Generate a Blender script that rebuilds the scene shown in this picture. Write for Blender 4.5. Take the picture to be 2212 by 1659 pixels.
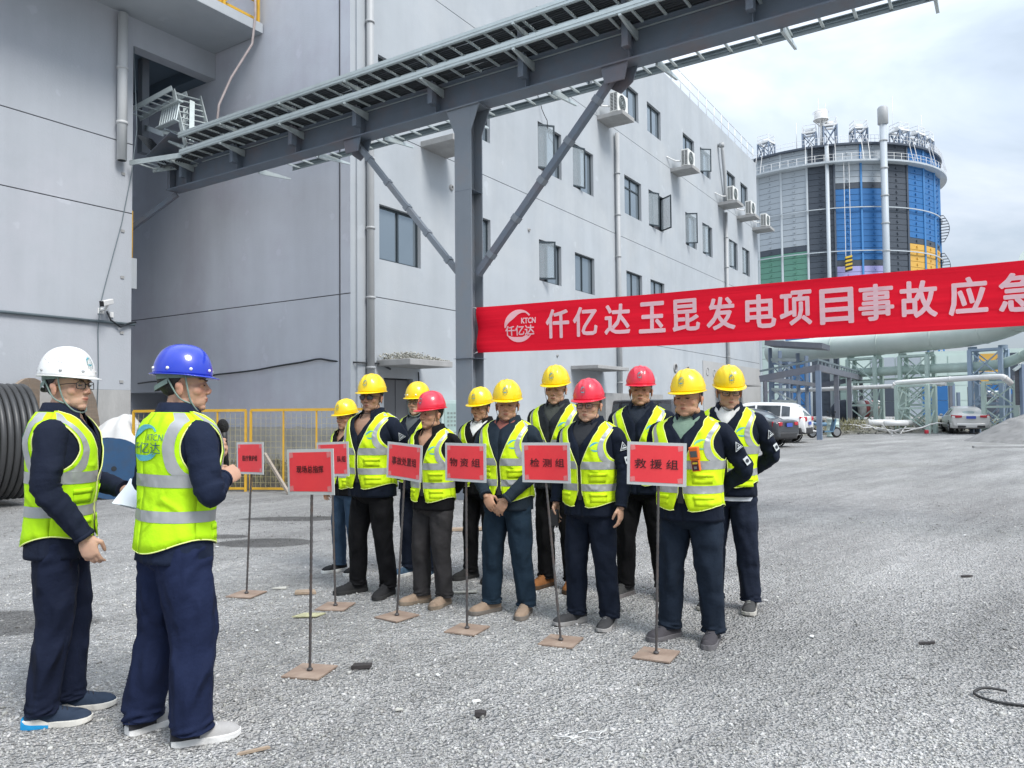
import bpy, bmesh, math, random
import numpy as np
from mathutils import Vector, Matrix, Quaternion, noise

for o in list(bpy.data.objects):
    bpy.data.objects.remove(o)
random.seed(7)
rng = np.random.default_rng(7)
R = math.radians
scene = bpy.context.scene
COL = scene.collection

# ------------------------------------------------------------------ camera
cam_d = bpy.data.cameras.new('camera')
cam_d.sensor_width = 36.0
cam_d.lens = 36.0 * 1620.0 / 2212.0
cam_d.clip_end = 2000.0
cam_d.clip_start = 0.05
cam = bpy.data.objects.new('camera', cam_d)
COL.objects.link(cam)
_P, _R = R(1.95), R(0.5)
_f = Vector((0, math.cos(_P), math.sin(_P)))
_r = Vector((1, 0, 0))
_u = _r.cross(_f)
_r2 = _r * math.cos(_R) - _u * math.sin(_R)
_u2 = _r * math.sin(_R) + _u * math.cos(_R)
cam.matrix_world = Matrix(((_r2.x, _u2.x, -_f.x, 0), (_r2.y, _u2.y, -_f.y, 0), (_r2.z, _u2.z, -_f.z, 1.5), (0, 0, 0, 1)))
scene.camera = cam

# ------------------------------------------------------------------ sky and sun (bright overcast)
SUN_EL, SUN_AZ = R(50), R(138)          # azimuth clockwise from +Y
world = bpy.data.worlds.new('World')
scene.world = world
world.use_nodes = True
wn, wl = world.node_tree.nodes, world.node_tree.links
wn.clear()
w_out = wn.new('ShaderNodeOutputWorld')
w_bg = wn.new('ShaderNodeBackground')
w_bg.inputs['Strength'].default_value = 0.1
sky = wn.new('ShaderNodeTexSky')
sky.sky_type = 'NISHITA'
sky.sun_disc = False
sky.sun_elevation = SUN_EL
sky.sun_rotation = SUN_AZ
tc = wn.new('ShaderNodeTexCoord')
mp = wn.new('ShaderNodeMapping')
mp.inputs['Scale'].default_value = (1.0, 1.0, 2.2)
mp.inputs['Location'].default_value = (0.35, 0.1, 0.2)
nz = wn.new('ShaderNodeTexNoise')
nz.inputs['Scale'].default_value = 2.6
nz.inputs['Detail'].default_value = 6.0
nz.inputs['Roughness'].default_value = 0.55
nz.inputs['Distortion'].default_value = 0.6
ramp = wn.new('ShaderNodeValToRGB')
ramp.color_ramp.elements[0].position = 0.36
ramp.color_ramp.elements[0].color = (2.6, 3.0, 3.5, 1)
ramp.color_ramp.elements[1].position = 0.66
ramp.color_ramp.elements[1].color = (4.3, 4.65, 5.15, 1)
e = ramp.color_ramp.elements.new(0.5)
e.color = (3.3, 3.75, 4.3, 1)
# the cloud deck is brighter overhead than at the horizon, as an overcast sky is
sep = wn.new('ShaderNodeSeparateXYZ')
zr = wn.new('ShaderNodeMapRange')
zr.inputs['From Min'].default_value = 0.0
zr.inputs['From Max'].default_value = 1.0
zr.inputs['To Min'].default_value = 0.47
zr.inputs['To Max'].default_value = 2.5
mul = wn.new('ShaderNodeVectorMath')
mul.operation = 'SCALE'
mixw = wn.new('ShaderNodeMix')
mixw.data_type = 'RGBA'
mixw.inputs['Factor'].default_value = 0.88
wl.new(tc.outputs['Generated'], mp.inputs['Vector'])
wl.new(mp.outputs['Vector'], nz.inputs['Vector'])
wl.new(nz.outputs['Fac'], ramp.inputs['Fac'])
wl.new(tc.outputs['Generated'], sep.inputs['Vector'])
wl.new(sep.outputs['Z'], zr.inputs['Value'])
wl.new(ramp.outputs['Color'], mul.inputs[0])
wl.new(zr.outputs['Result'], mul.inputs['Scale'])
wl.new(sky.outputs['Color'], mixw.inputs[6])
wl.new(mul.outputs['Vector'], mixw.inputs[7])
wl.new(mixw.outputs[2], w_bg.inputs['Color'])
wl.new(w_bg.outputs['Background'], w_out.inputs['Surface'])

sun_d = bpy.data.lights.new('sun', 'SUN')
sun_d.energy = 1.5
sun_d.angle = R(22)
sun_d.color = (1.0, 0.965, 0.92)
sun = bpy.data.objects.new('sun', sun_d)
sd = Vector((math.sin(SUN_AZ) * math.cos(SUN_EL), math.cos(SUN_AZ) * math.cos(SUN_EL), math.sin(SUN_EL)))
sun.rotation_euler = (-sd).to_track_quat('-Z', 'Y').to_euler()
sun.location = sd * 60
COL.objects.link(sun)

scene.view_settings.view_transform = 'Standard'
scene.view_settings.look = 'None'
scene.view_settings.gamma = 1.0
scene.view_settings.exposure = 1.14
scene.view_settings.use_curve_mapping = False
scene.render.engine = 'CYCLES'
scene.cycles.max_bounces = 6
scene.cycles.caustics_reflective = False
scene.cycles.caustics_refractive = False

# ------------------------------------------------------------------ the building frame: u runs along the long facade, v to its left
C0 = Vector((-3.4896, 16.2, 0))
UV_ANG = R(57.0)
UX = Vector((math.cos(UV_ANG), math.sin(UV_ANG), 0))
VX = Vector((-math.sin(UV_ANG), math.cos(UV_ANG), 0))
def B(u, v, z=0.0):
    return C0 + UX * u + VX * v + Vector((0, 0, z))

# ------------------------------------------------------------------ objects
OFF = {}
def setp(o, label=None, cat=None, group=None, kind=None):
    if label: o['label'] = label
    if cat: o['category'] = cat
    if group: o['group'] = group
    if kind: o['kind'] = kind
    return o
def thing(name, label, cat, loc=(0, 0, 0), rz=0.0, group=None):
    o = bpy.data.objects.new(name, None)
    o.empty_display_size = 0.2
    COL.objects.link(o)
    o.location = loc
    o.rotation_euler = (0, 0, rz)
    OFF[o.name] = Vector((0, 0, 0))
    return setp(o, label, cat, group)
def bthing(name, label, cat, u, v, z=0.0, group=None):
    o = thing(name, label, cat, B(u, v, z), UV_ANG, group)
    OFF[o.name] = Vector((u, v, z))
    return o

class MB:
    def __init__(s):
        s.v, s.f, s.m, s.s = [], [], [], []
    def add(s, vs, fs, mi=0, smooth=False):
        b = len(s.v)
        s.v += [tuple(p) for p in vs]
        for f in fs:
            s.f.append(tuple(i + b for i in f)); s.m.append(mi); s.s.append(smooth)
        return s
    def quad(s, a, b, c, d, mi=0, smooth=False):
        return s.add([a, b, c, d], [(0, 1, 2, 3)], mi, smooth)
    def box(s, x0, y0, z0, x1, y1, z1, mi=0):
        if x0 > x1: x0, x1 = x1, x0
        if y0 > y1: y0, y1 = y1, y0
        if z0 > z1: z0, z1 = z1, z0
        vs = [(x0, y0, z0), (x1, y0, z0), (x1, y1, z0), (x0, y1, z0), (x0, y0, z1), (x1, y0, z1), (x1, y1, z1), (x0, y1, z1)]
        return s.add(vs, [(0, 3, 2, 1), (4, 5, 6, 7), (0, 1, 5, 4), (1, 2, 6, 5), (2, 3, 7, 6), (3, 0, 4, 7)], mi)
    def bar(s, p, q, w, h, up=(0, 0, 1), mi=0):
        p, q = Vector(p), Vector(q)
        d = (q - p).normalized()
        up = Vector(up)
        if abs(d.dot(up)) > 0.99: up = Vector((1, 0, 0)) if abs(d.x) < 0.9 else Vector((0, 1, 0))
        x = d.cross(up).normalized() * (w / 2)
        y = x.cross(d).normalized() * (h / 2)
        vs = [p - x - y, p + x - y, p + x + y, p - x + y, q - x - y, q + x - y, q + x + y, q - x + y]
        return s.add(vs, [(0, 3, 2, 1), (4, 5, 6, 7), (0, 1, 5, 4), (1, 2, 6, 5), (2, 3, 7, 6), (3, 0, 4, 7)], mi)
    def tube(s, path, r, n=8, mi=0, smooth=True, caps=True, wob=None, ell=None):
        pts = [Vector(p) for p in path]
        k = len(pts)
        rad = r if isinstance(r, (list, tuple)) else [r] * k
        t0 = (pts[1] - pts[0]).normalized()
        ref = Vector((0, 0, 1)) if abs(t0.z) < 0.9 else Vector((0, 1, 0))
        nx = t0.cross(ref).normalized()
        vs = []
        for i in range(k):
            a = pts[max(0, i - 1)]; b = pts[min(k - 1, i + 1)]
            t = (b - a).normalized()
            nx = (nx - t * nx.dot(t)).normalized()
            ny = t.cross(nx)
            for j in range(n):
                an = 2 * math.pi * j / n
                rr = rad[i]
                if wob: rr *= wob(i / (k - 1), an)
                ex, ey = ell if ell else (1, 1)
                vs.append(pts[i] + nx * (math.cos(an) * rr * ex) + ny * (math.sin(an) * rr * ey))
        fs = []
        for i in range(k - 1):
            for j in range(n):
                j2 = (j + 1) % n
                fs.append((i * n + j, i * n + j2, (i + 1) * n + j2, (i + 1) * n + j))
        s.add(vs, fs, mi, smooth)
        if caps:
            b = len(s.v) - len(vs)
            s.f.append(tuple(b + j for j in reversed(range(n)))); s.m.append(mi); s.s.append(False)
            s.f.append(tuple(b + (k - 1) * n + j for j in range(n))); s.m.append(mi); s.s.append(False)
        return s
    def lathe(s, prof, n=24, c=(0, 0, 0), axis=(0, 0, 1), mi=0, smooth=True, closed=False):
        ax = Vector(axis).normalized()
        ref = Vector((1, 0, 0)) if abs(ax.x) < 0.9 else Vector((0, 1, 0))
        nx = (ref - ax * ref.dot(ax)).normalized(); ny = ax.cross(nx)
        c = Vector(c); vs = []
        for (r, h) in prof:
            for j in range(n):
                a = 2 * math.pi * j / n
                vs.append(c + ax * h + nx * (r * math.cos(a)) + ny * (r * math.sin(a)))
        fs = []
        k = len(prof)
        for i in range(k if closed else k - 1):
            i2 = (i + 1) % k
            for j in range(n):
                j2 = (j + 1) % n
                fs.append((i * n + j, i * n + j2, i2 * n + j2, i2 * n + j))
        s.add(vs, fs, mi, smooth)
        return s
    def disc(s, c, r, axis, n=20, mi=0):
        ax = Vector(axis).normalized()
        ref = Vector((1, 0, 0)) if abs(ax.x) < 0.9 else Vector((0, 1, 0))
        nx = (ref - ax * ref.dot(ax)).normalized(); ny = ax.cross(nx)
        c = Vector(c)
        return s.add([c + nx * (r * math.cos(2 * math.pi * j / n)) + ny * (r * math.sin(2 * math.pi * j / n)) for j in range(n)], [tuple(range(n))], mi)
    def prism(s, poly, a, b, fn, mi=0, smooth=False):
        n = len(poly)
        vs = [fn(x, y, a) for x, y in poly] + [fn(x, y, b) for x, y in poly]
        fs = [tuple(reversed(range(n))), tuple(range(n, 2 * n))]
        s.add(vs, fs, mi, False)
        bse = len(s.v) - 2 * n
        for i in range(n):
            j = (i + 1) % n
            s.f.append((bse + i, bse + j, bse + n + j, bse + n + i)); s.m.append(mi); s.s.append(smooth)
        return s
    def grid(s, fn, nu, nv, mi=0, smooth=True, wrap=False):
        vs = [fn(i / (nu - 1), j / ((nv) if wrap else (nv - 1))) for i in range(nu) for j in range(nv)]
        fs = []
        for i in range(nu - 1):
            for j in range(nv if wrap else nv - 1):
                j2 = (j + 1) % nv
                fs.append((i * nv + j, i * nv + j2, (i + 1) * nv + j2, (i + 1) * nv + j))
        return s.add(vs, fs, mi, smooth)
    def ellipsoid(s, c, r, n=12, k=8, M=None, mi=0):
        c = Vector(c); vs = []
        for i in range(k + 1):
            ph = math.pi * i / k - math.pi / 2
            for j in range(n):
                a = 2 * math.pi * j / n
                p = Vector((r[0] * math.cos(ph) * math.cos(a), r[1] * math.cos(ph) * math.sin(a), r[2] * math.sin(ph)))
                if M is not None: p = M @ p
                vs.append(c + p)
        fs = []
        for i in range(k):
            for j in range(n):
                j2 = (j + 1) % n
                fs.append((i * n + j, i * n + j2, (i + 1) * n + j2, (i + 1) * n + j))
        return s.add(vs, fs, mi, True)
    def xf(s, M):
        s.v = [tuple(M @ Vector(p)) for p in s.v]
        return s
    def mesh(s, name, mats, off=None):
        me = bpy.data.meshes.new(name)
        if off is not None and off.length > 0:
            vs = [(p[0] - off.x, p[1] - off.y, p[2] - off.z) for p in s.v]
        else:
            vs = s.v
        me.from_pydata(vs, [], s.f)
        if not isinstance(mats, (list, tuple)): mats = [mats]
        for m in mats: me.materials.append(m)
        me.polygons.foreach_set('material_index', s.m)
        me.polygons.foreach_set('use_smooth', s.s)
        me.update()
        return me
    def build(s, name, mats, parent=None, bevel=0.0, kind=None, solid=0.0):
        off = None
        if parent is not None:
            q = parent
            while q is not None and q.name not in OFF: q = q.parent
            off = OFF[q.name] if q is not None else None
        me = s.mesh(name, mats, off)
        o = bpy.data.objects.new(name, me)
        COL.objects.link(o)
        if parent is not None: o.parent = parent
        if solid:
            md = o.modifiers.new('solid', 'SOLIDIFY'); md.thickness = solid; md.offset = 0
        if bevel:
            md = o.modifiers.new('bevel', 'BEVEL'); md.width = bevel; md.segments = 2; md.limit_method = 'ANGLE'
        if kind: o['kind'] = kind
        return o

def link_mesh(name, me, parent=None, M=None, mat=None):
    o = bpy.data.objects.new(name, me)
    COL.objects.link(o)
    if parent is not None: o.parent = parent
    if M is not None: o.matrix_local = M
    if mat is not None:
        o.material_slots[0].link = 'OBJECT'
        o.material_slots[0].material = mat
    return o
def copy_tree(o, parent=None):
    c = o.copy(); COL.objects.link(c)
    if o.name in OFF: OFF[c.name] = OFF[o.name]
    if parent is not None: c.parent = parent
    for ch in list(o.children): copy_tree(ch, c)
    return c

# ------------------------------------------------------------------ materials
def node(nt, t, **kw):
    n = nt.nodes.new(t)
    for k, v in kw.items(): setattr(n, k, v)
    return n
def mat(name, col, rough=0.6, var=0.12, scale=4.0, bump=0.0, bscale=None, metal=0.0, spec=0.5, dirt=None, dscale=1.2, damt=0.5, coat=0.0, detail=5.0, stretch=None, attr=None, coords='Object', streak=0.0):
    m = bpy.data.materials.new(name)
    m.use_nodes = True
    nt = m.node_tree
    L = nt.links.new
    b = nt.nodes['Principled BSDF']
    b.inputs['Roughness'].default_value = rough
    b.inputs['Metallic'].default_value = metal
    b.inputs['Specular IOR Level'].default_value = spec
    b.inputs['Coat Weight'].default_value = coat
    co = node(nt, 'ShaderNodeTexCoord')
    vec = co.outputs[coords]
    if stretch:
        mpn = node(nt, 'ShaderNodeMapping'); mpn.inputs['Scale'].default_value = stretch
        L(vec, mpn.inputs['Vector']); vec = mpn.outputs['Vector']
    n1 = node(nt, 'ShaderNodeTexNoise')
    n1.inputs['Scale'].default_value = scale; n1.inputs['Detail'].default_value = detail; n1.inputs['Roughness'].default_value = 0.6
    L(vec, n1.inputs['Vector'])
    mr = node(nt, 'ShaderNodeMapRange')
    mr.inputs['From Min'].default_value = 0.25; mr.inputs['From Max'].default_value = 0.75
    mr.inputs['To Min'].default_value = 1 - var; mr.inputs['To Max'].default_value = 1 + var
    L(n1.outputs['Fac'], mr.inputs['Value'])
    sc = node(nt, 'ShaderNodeVectorMath', operation='SCALE')
    if attr:
        at = node(nt, 'ShaderNodeAttribute'); at.attribute_name = attr
        ml = node(nt, 'ShaderNodeVectorMath', operation='MULTIPLY')
        ml.inputs[0].default_value = col[:3]
        L(at.outputs['Color'], ml.inputs[1]); L(ml.outputs['Vector'], sc.inputs[0])
    else:
        sc.inputs[0].default_value = col[:3]
    L(mr.outputs['Result'], sc.inputs['Scale'])
    outc = sc.outputs['Vector']
    if dirt:
        n2 = node(nt, 'ShaderNodeTexNoise')
        n2.inputs['Scale'].default_value = dscale; n2.inputs['Detail'].default_value = 7.0; n2.inputs['Roughness'].default_value = 0.65
        L(vec, n2.inputs['Vector'])
        m2 = node(nt, 'ShaderNodeMapRange')
        m2.inputs['From Min'].default_value = 0.48; m2.inputs['From Max'].default_value = 0.72
        m2.inputs['To Max'].default_value = damt
        L(n2.outputs['Fac'], m2.inputs['Value'])
        mx = node(nt, 'ShaderNodeMix', data_type='RGBA')
        L(m2.outputs['Result'], mx.inputs['Factor']); L(outc, mx.inputs[6]); mx.inputs[7].default_value = (*dirt[:3], 1)
        outc = mx.outputs[2]
    if streak:
        m3 = node(nt, 'ShaderNodeMapping'); m3.inputs['Scale'].default_value = (1.0, 1.0, 0.10); L(co.outputs[coords], m3.inputs['Vector'])
        n4 = node(nt, 'ShaderNodeTexNoise'); n4.inputs['Scale'].default_value = 1.1; n4.inputs['Detail'].default_value = 7.0; n4.inputs['Roughness'].default_value = 0.62; L(m3.outputs['Vector'], n4.inputs['Vector'])
        m4 = node(nt, 'ShaderNodeMapRange'); m4.inputs[1].default_value = 0.42; m4.inputs[2].default_value = 0.75; m4.inputs[3].default_value = 1.0; m4.inputs[4].default_value = 1.0 - streak; L(n4.outputs['Fac'], m4.inputs[0])
        n5 = node(nt, 'ShaderNodeTexNoise'); n5.inputs['Scale'].default_value = 1.6; n5.inputs['Detail'].default_value = 3.0; L(co.outputs[coords], n5.inputs['Vector'])
        m5 = node(nt, 'ShaderNodeMapRange'); m5.inputs[1].default_value = 0.66; m5.inputs[2].default_value = 0.69; m5.inputs[3].default_value = 1.0; m5.inputs[4].default_value = 1.0 + streak * 0.9; L(n5.outputs['Fac'], m5.inputs[0])
        mm = node(nt, 'ShaderNodeMath', operation='MULTIPLY'); L(m4.outputs[0], mm.inputs[0]); L(m5.outputs[0], mm.inputs[1])
        s4 = node(nt, 'ShaderNodeVectorMath', operation='SCALE'); L(outc, s4.inputs[0]); L(mm.outputs[0], s4.inputs['Scale']); outc = s4.outputs['Vector']
    L(outc, b.inputs['Base Color'])
    if bump:
        n3 = node(nt, 'ShaderNodeTexNoise')
        n3.inputs['Scale'].default_value = bscale or scale * 6; n3.inputs['Detail'].default_value = 4.0
        L(vec, n3.inputs['Vector'])
        bp = node(nt, 'ShaderNodeBump'); bp.inputs['Strength'].default_value = bump; bp.inputs['Distance'].default_value = 0.02
        L(n3.outputs['Fac'], bp.inputs['Height']); L(bp.outputs['Normal'], b.inputs['Normal'])
    return m

M_wall = mat('grey_render', (0.415, 0.445, 0.472), 0.9, 0.08, 0.5, 0.15, 30, dirt=(0.485, 0.505, 0.515), dscale=0.45, damt=0.7, spec=0.2, streak=0.10)
M_wall_dark = mat('front_render', (0.55, 0.575, 0.63), 0.9, 0.10, 0.35, 0.15, 30, dirt=(0.48, 0.47, 0.54), dscale=0.4, damt=0.8, spec=0.2, streak=0.10)
M_wall_left = mat('left_render', (0.44, 0.465, 0.50), 0.9, 0.07, 0.4, 0.18, 25, dirt=(0.51, 0.515, 0.56), dscale=0.35, damt=0.7, spec=0.2, streak=0.10)
M_conc = mat('concrete', (0.36, 0.36, 0.355), 0.92, 0.14, 3.0, 0.3, 40, dirt=(0.26, 0.26, 0.255), dscale=2.0, damt=0.6, spec=0.2)
M_groove = mat('groove_dark', (0.085, 0.085, 0.095), 0.9, 0.1)
M_frame = mat('window_frame_metal', (0.035, 0.05, 0.06), 0.4, 0.08, 6, metal=0.3)
M_glass = mat('window_glass', (0.24, 0.29, 0.33), 0.06, 0.05, 1.0, metal=0.55, spec=0.8)
M_sash = mat('casement_glass', (0.50, 0.57, 0.61), 0.06, 0.04, 1.0, spec=0.7)
M_sash.node_tree.nodes['Principled BSDF'].inputs['Alpha'].default_value = 0.30
M_dark = mat('interior_dark', (0.02, 0.025, 0.03), 0.9, 0.2)
M_pvc = mat('white_pvc', (0.60, 0.61, 0.61), 0.45, 0.04, 3)
M_pvc_grey = mat('grey_pvc', (0.39, 0.40, 0.405), 0.5, 0.05, 3)
M_white = mat('white_paint', (0.78, 0.78, 0.77), 0.5, 0.04, 5)
M_black = mat('black_plastic', (0.018, 0.018, 0.02), 0.5, 0.2, 10)
M_rubber = mat('black_rubber', (0.022, 0.022, 0.023), 0.6, 0.25, 8, 0.1)
M_steel = mat('grey_steel_paint', (0.135, 0.165, 0.205), 0.55, 0.10, 2.0, 0.05, 40, dirt=(0.19, 0.14, 0.14), dscale=1.3, damt=0.65)
M_steel_l = mat('light_steel_paint', (0.20, 0.225, 0.255), 0.55, 0.08, 2.0, 0.05, 40, dirt=(0.22, 0.17, 0.14), dscale=2.0, damt=0.35)
M_galv = mat('galvanised', (0.52, 0.58, 0.58), 0.42, 0.10, 5.0, 0.04, 60, metal=0.35)
M_galv_d = mat('galvanised_dull', (0.16, 0.20, 0.22), 0.55, 0.15, 5.0, metal=0.2)
M_cable = mat('cable_sheath', (0.02, 0.025, 0.03), 0.5, 0.3, 5)
M_yellow = mat('yellow_steel', (0.62, 0.36, 0.03), 0.5, 0.10, 4, dirt=(0.30, 0.18, 0.05), dscale=5, damt=0.4)
M_wire = mat('wire', (0.42, 0.36, 0.18), 0.5, 0.1, 4)
M_green = mat('pale_green_steel', (0.47, 0.58, 0.53), 0.55, 0.08, 1.5, dirt=(0.34, 0.40, 0.36), dscale=1, damt=0.5)
M_pale = mat('pale_pipe_cladding', (0.52, 0.58, 0.54), 0.5, 0.08, 0.8, dirt=(0.40, 0.48, 0.43), dscale=0.6, damt=0.6)
M_whitepipe = mat('white_pipe', (0.74, 0.73, 0.71), 0.5, 0.06, 2)
M_blue_steel = mat('blue_grey_steel', (0.17, 0.22, 0.30), 0.5, 0.1, 2)
M_pur_steel = mat('grey_canopy_steel', (0.13, 0.14, 0.17), 0.55, 0.1, 2, dirt=(0.2, 0.19, 0.18), dscale=1.5, damt=0.4)
def translucent(m, k):
    nt = m.node_tree; b = nt.nodes['Principled BSDF']; out = nt.nodes['Material Output']
    t_ = node(nt, 'ShaderNodeBsdfTranslucent'); mx_ = node(nt, 'ShaderNodeMixShader'); mx_.inputs[0].default_value = k
    nt.links.new(b.inputs['Base Color'].links[0].from_socket, t_.inputs['Color'])
    nt.links.new(b.outputs[0], mx_.inputs[1]); nt.links.new(t_.outputs[0], mx_.inputs[2]); nt.links.new(mx_.outputs[0], out.inputs['Surface'])
M_red = mat('banner_red', (0.88, 0.012, 0.034), 0.7, 0.16, 1.0, 0.8, 2.2, stretch=(0.15, 0.15, 6.0), spec=0.2)
M_pink = mat('banner_lettering', (0.97, 0.70, 0.74), 0.7, 0.05, 3, stretch=(0.2, 0.2, 8), spec=0.2)
translucent(M_red, 0.45); translucent(M_pink, 0.35)

# ------------------------------------------------------------------ flat lettering
_tc = {}
def text2d(body, bold=0.0):
    key = (body, bold)
    if key in _tc: return _tc[key]
    c = bpy.data.curves.new('tmp', 'FONT'); c.body = body; c.size = 1.0; c.offset = bold; c.resolution_u = 2
    o = bpy.data.objects.new('tmp', c); COL.objects.link(o)
    dg = bpy.context.evaluated_depsgraph_get()
    me = bpy.data.meshes.new_from_object(o.evaluated_get(dg))
    vs = [(v.co.x, v.co.y) for v in me.vertices]; fs = [tuple(p.vertices) for p in me.polygons]
    bpy.data.objects.remove(o); bpy.data.curves.remove(c); bpy.data.meshes.remove(me)
    _tc[key] = (vs, fs)
    return _tc[key]
def place_text(mb, body, cx, cy, w, h, fn, bold=0.0, mi=0, lift=Vector((0, 0, 0))):
    """fit the text into a w x h box centred on (cx, cy), mapped by fn(x, y)"""
    vs, fs = text2d(body, 0.0)
    xs = [p[0] for p in vs]; ys = [p[1] for p in vs]
    x0, x1, y0, y1 = min(xs), max(xs), min(ys), max(ys)
    # strokes are thickened by laying the same glyph a few times, each copy a hair further out
    sh = [(0.0, 0.0)] + ([(bold * math.cos(k * math.pi / 4), bold * math.sin(k * math.pi / 4)) for k in range(8)] if bold else [])
    for q, (dx, dy) in enumerate(sh):
        ww, hh = w - 2 * bold, h - 2 * bold
        mb.add([Vector(fn(cx + ((x - x0) / (x1 - x0) - 0.5) * ww + dx, cy + ((y - y0) / (y1 - y0) - 0.5) * hh + dy)) + lift * (0.00015 * q) for x, y in vs], fs, mi)
def crescent(mb, cx, cy, r, a0, a1, thick, fn, n=22, mi=0):
    """arc band, thickest in its middle (or towards its start)"""
    vs = []
    for i in range(n + 1):
        t = i / n; a = R(a0 + (a1 - a0) * t)
        w = thick(t)
        vs.append(fn(cx + math.cos(a) * r, cy + math.sin(a) * r))
        vs.append(fn(cx + math.cos(a) * (r - w), cy + math.sin(a) * (r - w)))
    mb.add(vs, [(2 * i, 2 * i + 1, 2 * i + 3, 2 * i + 2) for i in range(n)], mi)
def emblem(mb, cx, cy, r, fn, m_arc=0, m_txt=0, text=True, bold=0.0, lift=Vector((0, 0, 0))):
    crescent(mb, cx, cy, r, 185, 40, lambda t: r * (0.10 + 0.42 * math.sin(math.pi * min(1, t * 1.15)) ** 1.2 * (1 - 0.55 * t)), fn, mi=m_arc)
    crescent(mb, cx, cy, r, 212, 325, lambda t: r * (0.02 + 0.30 * math.sin(math.pi * t)), fn, mi=m_arc)
    crescent(mb, cx + 0.30 * r, cy - 0.30 * r, r * 0.42, 250, 330, lambda t: r * 0.10 * math.sin(math.pi * t), fn, n=8, mi=m_arc)
    if text:
        place_text(mb, 'KTCN', cx + 0.66 * r, cy + 0.30 * r, 0.98 * r, 0.36 * r, fn, bold, m_txt, lift)
        place_text(mb, '仟亿达', cx + 0.05 * r, cy - 0.28 * r, 2.0 * r, 0.62 * r, fn, bold, m_txt, lift)

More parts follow.
